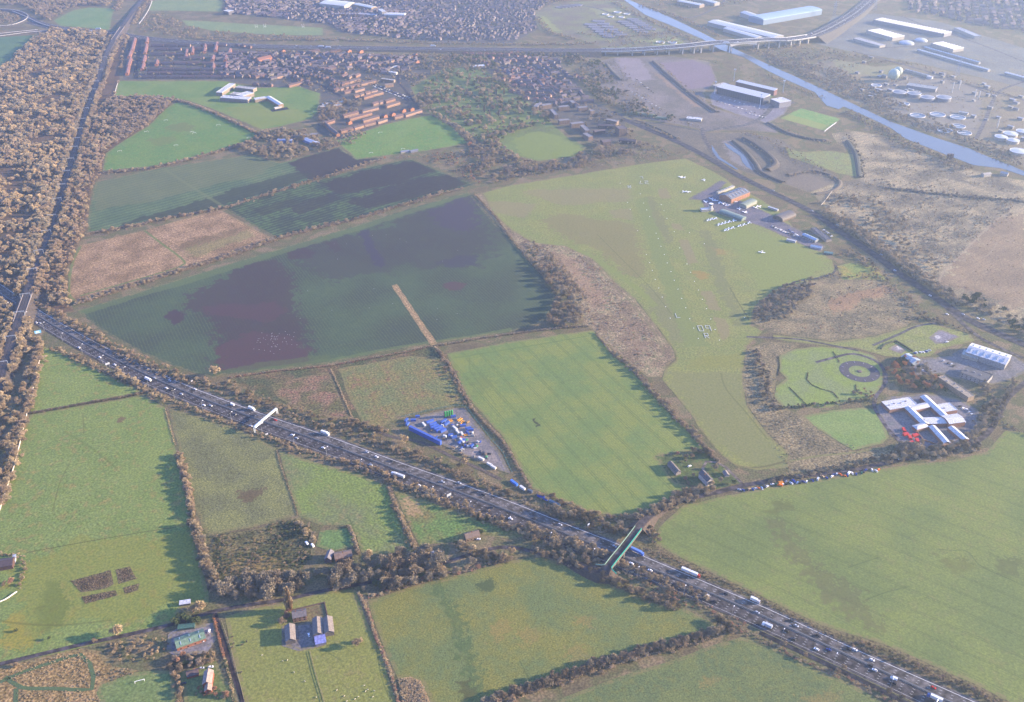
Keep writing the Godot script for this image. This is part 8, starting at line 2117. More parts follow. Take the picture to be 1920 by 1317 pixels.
func build_airfield() -> void:
	var host := Node3D.new()
	host.name = numbered("runway_markings")
	add_child(host)
	tag(host, "white runway numerals laid out on the airfield grass", "", "", "structure")
	var dir := gp(1240, 385) - gp(1345, 637)
	var turn := atan2(-dir.z, dir.x) - PI / 2
	letters("09", [1321, 616], 14.0, turn, "white numerals 09", host)
	letters("R", [1325, 630], 12.0, turn, "white letter R below the 09", host)
	letters("L", [1271, 592], 12.0, turn, "white letter L", host)
	letters("27", [1207, 342], 14.0, turn + PI, "white numerals 27 at the far end", host)
	letters("R", [1180, 350], 12.0, turn + PI, "white letter R at the far end", host)
	letters("L", [1203, 333.5], 11.0, turn + PI, "white letter L at the far end", host)
	# marker boards along the runway edges, 4x enlargement of the photograph's tile
	var marks := [940, 410, 1005, 590, 1030, 650, 1050, 708, 1072, 775, 1098, 840, 1125, 908, 1150, 980, 1185, 1065, 960, 135, 985, 205, 1008, 255, 1030, 305, 1078, 430, 1095, 470, 1115, 528, 1140, 590, 1162, 652, 1190, 716, 1215, 782, 1242, 848, 1270, 918, 1300, 988, 1330, 1070, 1360, 1140, 1118, 215, 1138, 262, 1160, 318, 1215, 418, 1255, 540, 1310, 660, 1335, 722, 1365, 790, 1395, 855, 1425, 925, 1455, 995, 1487, 1072, 1520, 1150, 1552, 1230, 1328, 425, 1440, 508, 1740, 1060, 810, 55, 865, 200, 885, 250, 1395, 1218]
	var board: Node3D = null
	for i in marks.size() / 2:
		var p := gp(960 + marks[2 * i] / 3.99, 330 + marks[2 * i + 1] / 3.99, 0.12)
		if board == null:
			board = thing("runway_marker", "small white marker board on the runway edge", "marker", p, turn, "runway edge markers")
			var st := st_new()
			quad(st, Vector3(-0.55, 0.1, 0.5), Vector3(-0.55, 0.6, 0), Vector3(0.55, 0.6, 0), Vector3(0.55, 0.1, 0.5))
			obj("board", st.commit(), mat(Color(0.88, 0.88, 0.86)), board)
			st = st_new()
			quad(st, Vector3(-0.55, 0.1, -0.5), Vector3(0.55, 0.1, -0.5), Vector3(0.55, 0.6, -0.003), Vector3(-0.55, 0.6, -0.003))
			obj("back_board", st.commit(), mat(Color(0.8, 0.8, 0.78)), board)
		else:
			copy(board, p, turn)
	# control tower
	var t := thing("control_tower", "white octagonal control tower with glazed cab on the airfield", "tower", gp(1332, 394))
	var st := st_new()
	drum(st, Vector3.ZERO, 5.0, 5.0, 4.0, 8, true)
	obj("base", st.commit(), gmat(Color(0.72, 0.72, 0.7), "stain", 8.0), t)
	st = st_new()
	drum(st, Vector3(0, 4.0, 0), 3.4, 3.4, 5.0, 8, true)
	obj("shaft", st.commit(), gmat(Color(0.74, 0.74, 0.72), "stain", 8.0), t)
	st = st_new()
	drum(st, Vector3(0, 9.0, 0), 3.3, 3.8, 2.6, 8, false)
	obj("cab_glass", st.commit(), mat(Color(0.16, 0.2, 0.24), 0.15), t)
	st = st_new()
	drum(st, Vector3(0, 11.6, 0), 4.1, 3.6, 0.6, 8, true)
	obj("cab_roof", st.commit(), mat(Color(0.72, 0.72, 0.72)), t)
	bld("tower_annexe", "white annexe beside the control tower", "building", [1316, 394, 1330, 393], 8.0, 4.0, "flat", PALE, WHITE_ROOF)
	# light aircraft: one built, the others copied
	var a := thing("light_aircraft", "white light aircraft parked beside the hangars", "aircraft", Vector3.ZERO, 0, "parked light aircraft")
	var white := mat(Color(0.88, 0.88, 0.88), 0.35)
	st = st_new()
	var ring := [[-4.0, 0.16, 1.5], [-1.5, 0.45, 1.35], [0.4, 0.62, 1.35], [1.6, 0.58, 1.25], [2.9, 0.36, 1.2], [3.3, 0.1, 1.2]]
	for i in ring.size() - 1:
		for k in 8:
			var c := []
			for e in [[i, k], [i + 1, k], [i + 1, k + 1], [i, k + 1]]:
				var q: Array = ring[e[0]]
				c.append(Vector3(q[0], q[2] + sin(e[1] * TAU / 8) * q[1], cos(e[1] * TAU / 8) * q[1]))
			quad(st, c[0], c[1], c[2], c[3])
	obj("fuselage", st.commit(), white, a)
	for s in [-1, 1]:
		st = st_new()
		box(st, Vector3(0.75, 1.15, s * 2.9), Vector3(1.5, 0.16, 4.7), 0.05 * s)
		obj("wing", st.commit(), white, a)
		st = st_new()
		bar(st, Vector3(0.3, 0, s * 1.1), Vector3(0.4, 1.15, s * 0.7), 0.3)
		obj("main_gear", st.commit(), mat(Color(0.3, 0.3, 0.3)), a)
	st = st_new()
	box(st, Vector3(-3.6, 1.5, 0), Vector3(0.9, 0.1, 3.2))
	obj("tailplane", st.commit(), white, a)
	st = st_new()
	quad(st, Vector3(-3.2, 1.5, 0), Vector3(-4.1, 1.5, 0), Vector3(-4.2, 2.7, 0), Vector3(-3.8, 2.7, 0))
	obj("fin", st.commit(), mat(Color(0.7, 0.4, 0.36), 0.4), a)
	st = st_new()
	box(st, Vector3(0.7, 1.78, 0), Vector3(1.5, 0.45, 0.8))
	obj("canopy", st.commit(), mat(Color(0.15, 0.18, 0.22), 0.15), a)
	var spots := [1470, 335, 1495, 328, 1522, 324, 1550, 368, 1575, 362, 1600, 353, 1628, 347, 1662, 338, 1600, 410, 1625, 400, 1652, 393, 1705, 378, 1738, 368, 1776, 355, 1492, 175, 1520, 187, 1556, 205, 1580, 210, 1612, 222, 1448, 197, 1435, 34, 1265, 12, 1285, 17, 1288, 121, 1318, 123, 1870, 575, 1612, 288, 1700, 250, 1825, 240, 1850, 232, 1745, 275, 1665, 197]
	for i in spots.size() / 2:
		var p := gp(960 + spots[2 * i] / 3.99, 330 + spots[2 * i + 1] / 3.99, 0.1)
		var r := 2.4 + rng.randf() * 0.5 if i < 14 else rng.randf() * TAU
		var where := "in the rows on the airfield grass" if i < 14 else "on or beside the hangar apron"
		if i == 0:
			a.position = p
			a.rotation.y = r
			tag(a, "white light aircraft parked " + where, "", "parked light aircraft " + where)
		else:
			copy(a, p, r, "white light aircraft parked " + where, "parked light aircraft " + where)

# ---------------------------------------------------------------- vehicles
var car0: Node3D
const PAINT := {"white": Color(0.82, 0.82, 0.82), "silver": Color(0.6, 0.62, 0.65), "black": Color(0.08, 0.08, 0.1), "dark grey": Color(0.2, 0.21, 0.23), "blue": Color(0.12, 0.2, 0.45), "red": Color(0.6, 0.08, 0.07), "orange": Color(0.8, 0.4, 0.1), "yellow": Color(0.8, 0.62, 0.15), "green": Color(0.15, 0.35, 0.25), "tan": Color(0.62, 0.52, 0.4)}

func prism(st: SurfaceTool, prof: Array, w0: float, w1: float, top: float) -> void:
	# side profile in x, y pushed out to both sides, narrower above the level top
	var n := prof.size()
	for i in n:
		var p: Array = prof[i]
		var q: Array = prof[(i + 1) % n]
		var wp := w1 if p[1] > top else w0
		var wq := w1 if q[1] > top else w0
		quad(st, Vector3(p[0], p[1], wp), Vector3(p[0], p[1], -wp), Vector3(q[0], q[1], -wq), Vector3(q[0], q[1], wq))
	for s in [-1, 1]:
		for i in range(1, n - 1):
			var t := [prof[0], prof[i], prof[i + 1]]
			var v := []
			for p in t:
				v.append(Vector3(p[0], p[1], (w1 if p[1] > top else w0) * s))
			tri(st, v[0], v[1] if s < 0 else v[2], v[2] if s < 0 else v[1])

func wheels(o: Node3D, xs: Array, half: float, r: float) -> void:
	for x in xs:
		for s in [-1, 1]:
			var cm := CylinderMesh.new()
			cm.top_radius = r
			cm.bottom_radius = r
			cm.height = 0.25
			cm.radial_segments = 10
			cm.rings = 1
			var w := obj("wheel", cm, mat(Color(0.05, 0.05, 0.05)), o)
			w.transform = Transform3D(Basis(Vector3.RIGHT, PI / 2), Vector3(x, r, s * half))

func car(at: Vector3, turn: float, paint: String, label: String, group: String) -> void:
	if car0 == null:
		car0 = thing("car", label, "car", at, turn, group)
		var st := st_new()
		prism(st, [[-2.15, 0.3], [2.15, 0.3], [2.2, 0.72], [1.15, 0.92], [-2.05, 0.98], [-2.2, 0.7]], 0.88, 0.86, 0.95)
		obj("body", st.commit(), mat(PAINT.white, 0.3), car0)
		st = st_new()
		prism(st, [[-1.95, 0.93], [1.1, 0.9], [0.4, 1.4], [-1.45, 1.43]], 0.83, 0.66, 1.2)
		obj("glass", st.commit(), mat(Color(0.06, 0.07, 0.09), 0.1), car0)
		st = st_new()
		box(st, Vector3(-0.55, 1.4, 0), Vector3(1.8, 0.07, 1.3))
		obj("roof", st.commit(), mat(PAINT.white, 0.3), car0)
		wheels(car0, [-1.35, 1.35], 0.8, 0.33)
	else:
		copy(car0, at, turn, label, group)
	var c: Node3D = car0 if car0.position == at else get_child(get_child_count() - 1)
	for part in ["body", "roof"]:
		(c.get_node(part) as MeshInstance3D).material_override = mat(PAINT[paint], 0.3)

func van(at: Vector3, turn: float, paint: String, label: String, long := 5.4, high := 2.3) -> void:
	var o := thing("van", label, "van", at, turn)
	var st := st_new()
	prism(st, [[-long / 2, 0.35], [long / 2, 0.35], [long / 2 + 0.05, 1.1], [long / 2 - 0.7, 1.3], [long / 2 - 1.4, high - 0.1], [long / 2 - 1.8, high], [-long / 2, high]], 0.98, 0.9, 1.5)
	obj("body", st.commit(), mat(PAINT[paint], 0.35), o)
	st = st_new()
	quad(st, Vector3(long / 2 - 0.66, 1.35, 0.85), Vector3(long / 2 - 0.66, 1.35, -0.85), Vector3(long / 2 - 1.32, high - 0.2, -0.8), Vector3(long / 2 - 1.32, high - 0.2, 0.8))
	obj("windscreen", st.commit(), mat(Color(0.06, 0.07, 0.09), 0.1), o)
	wheels(o, [-long * 0.3, long * 0.3], 0.85, 0.36)

func lorry(at: Vector3, turn: float, long: float, cab: Color, cargo: Color, label: String, split := false) -> void:
	var o := thing("lorry", label, "lorry", at, turn)
	var st := st_new()
	prism(st, [[long / 2 - 2.2, 0.5], [long / 2, 0.5], [long / 2, 1.9], [long / 2 - 0.25, 3.1], [long / 2 - 2.2, 3.3]], 1.22, 1.15, 2.0)
	obj("cab", st.commit(), mat(cab, 0.35), o)
	st = st_new()
	quad(st, Vector3(long / 2 + 0.04, 1.9, 1.0), Vector3(long / 2 + 0.04, 1.9, -1.0), Vector3(long / 2 - 0.16, 2.85, -0.95), Vector3(long / 2 - 0.16, 2.85, 0.95))
	obj("windscreen", st.commit(), mat(Color(0.06, 0.07, 0.09), 0.1), o)
	var boxes := [[-long / 2, long / 2 - 2.6]]
	if split:
		boxes = [[-long / 2, -0.9], [-0.1, long / 2 - 2.5]]
	for b in boxes:
		st = st_new()
		box(st, Vector3((b[0] + b[1]) / 2, 1.05, 0), Vector3(b[1] - b[0], 2.95, 2.5))
		obj("box_body", st.commit(), gmat(cargo, "fine", 6.0, 0.5), o)
	st = st_new()
	box(st, Vector3(-0.5, 0.7, 0), Vector3(long - 1.0, 0.3, 1.0))
	obj("chassis", st.commit(), mat(Color(0.1, 0.1, 0.11)), o)
	wheels(o, [-long * 0.4, -long * 0.32, long * 0.2, long * 0.4], 1.05, 0.5)

func build_traffic() -> void:
	# x, y and paint on the wide motorway; the upper carriageway drives towards the lower corner
	var list := [[187, 671, "white"], [215, 685, "white"], [259, 689, "dark grey"], [318, 715, "silver"], [312, 729, "white"], [320, 733, "black"], [366, 731, "white"], [340, 740, "silver"], [382, 761, "white"], [395, 762, "silver"], [68, 606, "white"], [75, 607, "silver"], [148, 653, "white"], [7, 564, "white"], [516, 789, "red"], [548, 817, "white"], [556, 823, "silver"], [606, 841, "white"], [688, 849, "silver"], [706, 858, "white"], [734, 866, "dark grey"], [695, 873, "silver"], [785, 911, "white"], [861, 907, "silver"], [906, 929, "black"], [922, 953, "dark grey"], [957, 974, "white"], [1050, 985, "silver"], [1085, 1018, "white"], [1184, 1058, "white"], [1122, 1029, "silver"], [1152, 1026, "silver"], [1219, 1071, "white"], [1238, 1078, "black"], [1325, 1117, "white"], [1341, 1130, "black"], [1362, 1115, "dark grey"], [1485, 1166, "dark grey"], [1493, 1175, "silver"], [1475, 1185, "black"], [1488, 1200, "dark grey"], [1534, 1194, "black"], [1531, 1219, "white"], [1554, 1220, "blue"], [1592, 1219, "black"], [1603, 1220, "white"], [1635, 1239, "white"], [1632, 1250, "black"], [1640, 1258, "white"], [1676, 1283, "black"], [1750, 1291, "red"], [440, 778, "dark grey"], [470, 800, "silver"], [640, 840, "black"], [760, 886, "dark grey"], [830, 905, "silver"], [1000, 975, "black"], [1420, 1150, "silver"], [236, 683, "black"], [290, 710, "silver"]]
	for q in list:
		var e := on_m62(q[0], q[1])
		# which side of the middle
		var s := m62_side(e[0])
		var p: Vector3 = e[0]
		p.y = 0.3
		car(p, e[1] if s else e[1] + PI, q[2], "%s car on the motorway's %s carriageway" % [q[2], "paler" if s else "darker"], "%s cars on the motorway's %s side" % [q[2], "paler" if s else "darker"])
	for q in [[277, 713, 0], [610, 815, 1], [746, 894, 2], [472, 769, 3], [1295, 1077, 4], [1194, 1037, 5], [1416, 1129, 6], [1438, 1176, 7], [1752, 1312, 8]]:
		var e := on_m62(q[0], q[1])
		var p: Vector3 = e[0]
		p.y = 0.3
		var turn: float = e[1] if m62_side(p) else e[1] + PI
		var W := Color(0.82, 0.82, 0.81)
		match q[2]:
			0: van(p, turn, "white", "long white coach on the motorway beside the triangular pasture", 11.5, 3.4)
			1: lorry(p, turn, 11.0, W, W, "white box lorry on the motorway below the bramble meadow")
			2: lorry(p, turn, 16.5, W, Color(0.72, 0.73, 0.72), "long grey white articulated lorry on the motorway above the pasture hedge")
			3: lorry(p, turn, 9.0, W, W, "white lorry passing under the sign gantry")
			4: lorry(p, turn, 18.5, Color(0.55, 0.2, 0.16), W, "white drawbar lorry with two box bodies and a dark red cab", true)
			5: lorry(p, turn, 15.0, Color(0.3, 0.42, 0.7), Color(0.34, 0.48, 0.74), "blue articulated lorry beside the teal railed bridge")
			6: lorry(p, turn, 9.0, Color(0.6, 0.6, 0.62), W, "short white lorry on the paler carriageway below the wheat field")
			7: lorry(p, turn, 9.0, W, Color(0.7, 0.72, 0.75), "short white lorry on the darker carriageway beside the dark strip")
			8: lorry(p, turn, 12.0, Color(0.2, 0.3, 0.5), W, "white trailer lorry with a blue cab at the foot of the motorway")
	for q in [[436, 760, "white van beside the sign gantry on the motorway"], [1070, 1015, "white van approaching the bridge on the motorway"], [1676, 1274, "white van beside a black car on the lower motorway"]]:
		var e := on_m62(q[0], q[1])
		van(e[0] + Vector3.UP * 0.3, e[1] if m62_side(e[0]) else e[1] + PI, "white", q[2])
	# distant traffic on the ring motorway and its bridge
	var ring := smooth_line(pts_h([133, 55, 0.9, 245, 68, 1.0, 330, 77, 1.3, 480, 86, 2.1, 640, 89, 3.1, 800, 91, 5.1, 960, 93, 7.1, 1128, 94, 10.6, 1185, 93, 13.1, 1253, 88.5, 17.1, 1336, 80, 22.1, 1400, 76, 23.1, 1480, 73, 19.1, 1522, 67, 15.1, 1570, 45, 9.1, 1605, 24, 6.1, 1633, 0, 4.1]), 12.0)
	var paints := ["white", "silver", "white", "black", "silver", "blue"]
	for e in along(ring, 40.0, 9.0):
		if rng.randf() < 0.3 and to_px(e[0]).x < 1150:
			continue
		for s in [-1, 1]:
			if rng.randf() < 0.25:
				continue
			var n := Vector3(sin(e[1]), 0, cos(e[1]))
			var p: Vector3 = e[0] + n * s * lerpf(4.0, 13.0, rng.randf()) + Vector3.UP * 0.1
			var c: String = paints[rng.randi() % 6]
			car(p, e[1] if s > 0 else e[1] + PI, c, "tiny %s car on the ring motorway" % c, "%s cars on the ring motorway" % c)
	for q in [[615, 90, 0], [602, 88, 0], [812, 87, 1], [184, 55, 0], [172, 60, 0], [1362, 81, 1]]:
		lorry(gp(q[0], q[1], 22.0 if q[0] > 1300 else 3.4 if q[0] > 500 else 1.0), 0.0 if q[2] else PI, 15.0, Color(0.8, 0.8, 0.8), Color(0.8, 0.8, 0.8), ["white lorry on the ring motorway above the red estate", "white lorry on the far side of the ring motorway", "white lorry on the ring motorway near the junction", "white lorry crossing the high bridge"][3 if q[0] > 1300 else 1 if q[2] else 2 if q[0] < 300 else 0])
		tag(get_child(get_child_count() - 1), "", "", "lorries on the ring motorway")
	# trunk road
	for q in [[1653, 478, "white"], [1668, 486, "silver"], [1678, 508, "white"], [1695, 505, "silver"], [1722, 526, "white"], [1744, 555, "white"], [1776, 590, "white"], [1806, 590, "silver"], [1834, 598, "white"], [1845, 600, "silver"], [1523, 396, "silver"], [1600, 422, "silver"], [1571, 423, "white"], [1450, 358, "silver"]]:
		car(gp(q[0], q[1], 0.3), -0.75, q[2], q[2] + " car on the trunk road beside the moor", q[2] + " cars on the trunk road")
	# scrapped and parked cars along the moss road
	var row := smooth_line(pts([1388, 921, 1440, 911, 1500, 902, 1560, 893, 1610, 886, 1650, 879]), 6.0)
	var keys := PAINT.keys()
	for e in along(row, 3.4):
		if rng.randf() < 0.12:
			continue
		var n := Vector3(sin(e[1]), 0, cos(e[1]))
		var c: String = keys[[0, 0, 1, 2, 3, 4, 5, 6, 8, 9, 0, 4][rng.randi() % 12]]
		var p: Vector3 = e[0] + n * (rng.randf() * 5.0 - 1.5) + Vector3.UP * 0.14
		if rng.randf() < 0.18:
			van(p, e[1] + rng.randf() * 2.5, c, "%s van in the crowded row along the moss road" % c, 5.6, 2.5)
			tag(get_child(get_child_count() - 1), "", "", c + " vans along the moss road")
		else:
			car(p, e[1] + rng.randf() * 3.0, c, "%s car in the crowded row along the moss road" % c, "%s cars along the moss road" % c)
	crate_box("skip_load", "yellow skip load among the cars along the moss road", "skip", gp(1464, 907), Vector3(5.0, 2.2, 3.0), 0.3, Color(0.8, 0.5, 0.12), "")
	# loose vehicles
	for q in [[1129, 1075, "silver", 0.6, "silver car at the lane end of the bridge"], [579, 1192, "white", 1.9, "white car in the shaded barn yard"], [392, 1185, "white", 1.6, "white car in the yard beside the russet hedge"], [344, 1283, "dark grey", 0.4, "dark car on the drive of the red house"], [378, 1254, "silver", 0.2, "silver car behind the red house"], [395, 1252, "white", 0.2, "white car behind the red house"], [897, 1012, "white", 0.1, "white car beside the stone cottage"], [824, 1037, "white", 0.3, "white car beside the long grey shed"], [1688, 862, "white", 0.2, "white car on the moss road below the hall"], [1776, 642, "white", 0.2, "white car on the forecourt beside the hall road"], [1293, 875, "white", 0.5, "white car on the farmhouse drive"]]:
		car(gp(q[0], q[1], 0.28), q[3], q[2], q[4], "")
	for q in [[586, 1024, "white", 2.2, "white caravan beside the lane house"], [575, 1020, "white", 2.2, "second white caravan beside the lane house"], [377, 1204, "white", 0.3, "white boat shaped van beside the green roofed barn"]]:
		van(gp(q[0], q[1], 0.2), q[3], q[2], q[4])
	# car parks: stadium, airfield, estate street, depot
	for q in [[[1345, 190, 1420, 213], 12.0, "in the stadium car park"], [[1350, 182, 1440, 208], 14.0, "in the stadium car park"], [[1400, 212, 1440, 222], 8.0, "in the stadium car park"], [[1448, 425, 1490, 443], 4.0, "beside the airfield huts"], [[1480, 432, 1500, 446], 4.0, "beside the airfield huts"], [[1545, 432, 1562, 445], 4.0, "beside the airfield workshop"], [[700, 162, 765, 188], 7.0, "on the estate street"], [[706, 160, 768, 184], 9.0, "on the estate street"], [[1770, 678, 1796, 690], 5.0, "in the depot yard"], [[1720, 695, 1740, 697], 4.0, "in the depot yard"], [[1800, 762, 1826, 780], 4.5, "beside the secure hall"], [[1715, 663, 1745, 658], 4.0, "beside the blue roofed shed"], [[1180, 170, 1240, 205], 16.0, "in the road works yard"], [[1195, 150, 1225, 175], 14.0, "in the road works yard"]]:
		for e in along(pts(q[0], 0.2), q[1]):
			var c: String = paints[rng.randi() % 6]
			car(e[0] + Vector3(rng.randf() - 0.5, 0.05, rng.randf() - 0.5) * 2.0, e[1] + 1.4 + rng.randf() * 0.4, c, "%s car parked %s" % [c, q[2]], "%s cars parked %s" % [c, q[2]])
	for q in [[1698, 816, 0], [1706, 822, 1], [1716, 818, 0], [1720, 828, 1], [1708, 832, 0], [1695, 808, 1]]:
		crate_box("plant_machine", "bright red plant body parked beside the white roofed hall", "machine", gp(q[0], q[1], 0.2), Vector3(6.5, 2.6, 3.4), q[2] * 1.2 + 0.3, Color(0.78, 0.14, 0.1), "red plant beside the hall")

func m62_side(p: Vector3) -> bool:
	var best := 1e9
	var side := true
	for s in m62:
		var q: Vector3 = s[0] + s[1] * s[3] * 0.43
		if q.distance_to(p) < best:
			best = q.distance_to(p)
			side = (p - q).dot(s[1]) < 0
	return side

func build_small_things() -> void:
	var steel := mat(Color(0.5, 0.51, 0.52), 0.6, 0.2)
	# lamp posts along the near edge of the motorway
	var line := PackedVector3Array()
	for s in m62:
		line.append(s[0] + s[1] * (s[3] + 3.6))
	var lamp: Node3D = null
	for e in along(line, 46.0, 12.0):
		if lamp == null:
			lamp = thing("lamp_post", "tall lamp post with a pale lantern on the motorway verge", "lamp post", e[0], e[1], "motorway lamp posts")
			var st := st_new()
			bar(st, Vector3.ZERO, Vector3(0, 11.5, 0), 0.24, 0.14)
			obj("column", st.commit(), steel, lamp)
			st = st_new()
			bar(st, Vector3(0, 11.4, 0), Vector3(0, 12.0, -2.4), 0.14)
			obj("arm", st.commit(), steel, lamp)
			st = st_new()
			box(st, Vector3(0, 11.9, -2.8), Vector3(0.55, 0.3, 1.3))
			obj("lantern", st.commit(), mat(Color(0.85, 0.85, 0.85), 0.4), lamp)
		else:
			copy(lamp, e[0], e[1])
	# sign gantry spanning the motorway
	var a := gp(478, 812)
	var b := gp(520, 777)
	var g := thing("sign_gantry", "pale portal gantry with white sign panels spanning the motorway", "gantry", a, atan2(-(b - a).z, (b - a).x))
	var l := a.distance_to(b)
	for x in [0.0, l]:
		for s in [-1, 1]:
			var st := st_new()
			bar(st, Vector3(x, 0, s * 0.9), Vector3(x, 7.6, s * 0.9), 0.5)
			obj("leg", st.commit(), mat(Color(0.72, 0.74, 0.74), 0.5), g)
	var st := st_new()
	box(st, Vector3(l / 2, 7.3, 0), Vector3(l, 1.9, 2.0))
	obj("boom", st.commit(), mat(Color(0.7, 0.73, 0.72), 0.6), g)
	for k in 3:
		st = st_new()
		box(st, Vector3(3.0 + k * 4.6, 6.6, 1.2), Vector3(3.6, 3.6, 0.25))
		obj("sign_panel", st.commit(), mat(Color(0.75, 0.77, 0.83), 0.5), g)
	# single signs on posts: position, width, height, height above ground, colour
	for q in [[72, 628, 8.0, 4.2, 2.5, Color(0.35, 0.58, 0.74), "large pale blue road sign beside the railway bridge", 0.5], [842, 937, 5.5, 3.0, 5.0, Color(0.55, 0.57, 0.6), "raised grey message sign on one post beside the motorway", 0.7], [203, 690, 5.5, 2.6, 5.0, Color(0.55, 0.57, 0.6), "raised grey message sign above the triangular pasture", 0.7], [500, 816, 3.0, 1.6, 0.6, Color(0.78, 0.78, 0.78), "small white verge sign below the gantry", 0.4], [360, 718, 2.6, 1.8, 2.0, Color(0.6, 0.6, 0.62), "grey verge sign below the dark field", 0.7], [1103, 992, 2.6, 4.0, 3.0, Color(0.8, 0.82, 0.84), "tall white sign mast on the bank beside the bridge", 0.7], [1755, 1322, 3.0, 3.0, 4.0, Color(0.8, 0.82, 0.84), "white lattice sign at the foot of the motorway", 0.7], [270, 732, 2.0, 1.2, 1.0, Color(0.7, 0.7, 0.7), "small plate sign on the verge hedge", 0.4]]:
		var o := thing("road_sign", q[6], "sign", gp(q[0], q[1]), q[7])
		for s in [-1, 1]:
			st = st_new()
			bar(st, Vector3(s * q[2] * 0.3, 0, 0), Vector3(s * q[2] * 0.3, q[4] + q[3] * 0.5, 0), 0.28)
			obj("post", st.commit(), steel, o)
		st = st_new()
		box(st, Vector3(0, q[4], 0.25), Vector3(q[2], q[3], 0.2))
		obj("panel", st.commit(), mat(q[5], 0.5), o)
		if q[0] == 72:
			for k in 3:
				st = st_new()
				box(st, Vector3(-0.4, q[4] + 0.7 + k * 1.1, 0.37), Vector3(5.4 - k * 0.8, 0.45, 0.06))
				obj("lettering_band", st.commit(), mat(Color(0.85, 0.9, 0.92), 0.5), o)
	# fences
	for q in [[[79, 655, 70, 695, 58, 745, 45, 800, 28, 870, 10, 925, -6, 975], 1.7, Color(0.8, 0.76, 0.7), "long pale board fence between the railway trees and the pastures", 5.0, 0.45], [[581, 1222, 592, 1265, 608, 1317, 616, 1350], 1.1, Color(0.5, 0.44, 0.38), "post and rail fence down the sheep paddock", 3.5, 0.2], [[415, 1165, 432, 1215, 448, 1275, 464, 1340], 1.1, Color(0.55, 0.5, 0.4), "pale post and rail fence along the farm track", 3.5, 0.2], [[222, 152, 218, 165, 214, 181], 2.0, Color(0.75, 0.74, 0.72), "white fence at the edge of the school field", 6.0, 0.3], [[285, 2, 278, 20, 265, 40, 260, 46], 2.4, Color(0.75, 0.74, 0.73), "pale fence beside the far railway", 8.0, 0.4], [[1546, 248, 1556, 240, 1570, 230], 3.0, Color(0.78, 0.78, 0.78), "white fence along the training pitch", 6.0, 0.4], [[1540, 386, 1550, 374, 1562, 358, 1575, 348], 2.0, Color(0.66, 0.62, 0.55), "pale fence across the moor corner", 6.0, 0.4], [[0, 1130, 12, 1125, 30, 1112, 38, 1108], 1.4, Color(0.78, 0.74, 0.7), "white garden wall of the walled house", 4.0, 0.4]]:
		var posts := along(smooth_line(pts(q[0]), 8.0), q[4])
		var f := thing("fence", q[3], "fence", posts[0][0])
		st = st_new()
		for i in posts.size() - 1:
			var p: Vector3 = posts[i][0] - f.position
			var e: Vector3 = posts[i + 1][0] - f.position
			for y in [0.45, 0.95]:
				bar(st, p + Vector3.UP * q[1] * y, e + Vector3.UP * q[1] * y, q[5])
			bar(st, p, p + Vector3.UP * q[1], 0.2)
		obj("rails", st.commit(), mat(q[2], 0.9), f)
	# goals
	var goal: Node3D = null
	var gl := [[262, 1278, 0.3]]
	for q in [1240, 905, 1095, 990, 895, 1137, 1315, 1093, 1435, 993, 1453, 1002, 1633, 940, 1862, 1035]:
		gl.append(q)
	var flat := [262.0, 1280.0]
	for i in range(1, gl.size()):
		flat.append(gl[i] / 3.99)
	for q in [930, 997, 705, 1024, 860, 1150, 1100, 1120]:
		flat.append(q / 3.99 + (480.0 if flat.size() % 2 == 0 else 0.0))
	for i in flat.size() / 2:
		var p := gp(flat[2 * i], flat[2 * i + 1], 0.12)
		var where: String = "on the lawn beside the tan reeds" if i == 0 else "on the football field beside the railway wood" if i < 9 else "on the field below the terraced estate"
		if goal == null:
			goal = thing("goal", "white football goal " + where, "goal", p, 0.35, "")
			st = st_new()
			bar(st, Vector3(-3.7, 2.4, 0), Vector3(3.7, 2.4, 0), 0.22)
			obj("crossbar", st.commit(), mat(Color(0.88, 0.88, 0.88)), goal)
			for s in [-1, 1]:
				st = st_new()
				bar(st, Vector3(s * 3.7, 0, 0), Vector3(s * 3.7, 2.4, 0), 0.22)
				bar(st, Vector3(s * 3.7, 2.3, 0), Vector3(s * 3.7, 0, -1.8), 0.14)
				obj("post", st.commit(), mat(Color(0.88, 0.88, 0.88)), goal)
		else:
			copy(goal, p, 0.35 if i < 9 else 0.3, "white football goal " + where, "goals " + where)
	for q in [[66, 172], [352, 200], [2, 40]]:
		var o := thing("rugby_posts", "tall white rugby posts on the pale green pitch", "rugby posts", gp(480 + q[0] / 3.99, 52), 0.4, "rugby posts")
		for s in [-1, 1]:
			st = st_new()
			bar(st, Vector3(s * 2.8, 0, 0), Vector3(s * 2.8, 11, 0), 0.3)
			obj("post", st.commit(), mat(Color(0.88, 0.88, 0.88)), o)
		st = st_new()
		bar(st, Vector3(-2.8, 3, 0), Vector3(2.8, 3, 0), 0.3)
		obj("crossbar", st.commit(), mat(Color(0.88, 0.88, 0.88)), o)
	# sheep in the paddock, cattle beside the track, gulls on the wet soil
	var sheep: Node3D = null
	for q in [45, 968, 235, 1005, 285, 1095, 365, 1163, 450, 1283, 605, 1230, 660, 1275, 765, 1280, 810, 1195, 835, 1225, 885, 1235, 875, 1280, 740, 1297, 680, 1312, 820, 1238, 200, 1012]:
		flat.append(q)
	var sh := flat.slice(flat.size() - 32)
	for i in 16:
		var p := gp(480 + sh[2 * i] / 3.99, 987 + sh[2 * i + 1] / 3.99, 0.12)
		if sheep == null:
			sheep = thing("sheep", "white sheep grazing in the paddock below the barns", "sheep", p, 0.4, "sheep in the paddock")
			obj("body", animal(1.0), gmat(Color(0.74, 0.7, 0.62), "fine", 1.0), sheep)
		else:
			copy(sheep, p, rng.randf() * TAU)
	var cow: Node3D = null
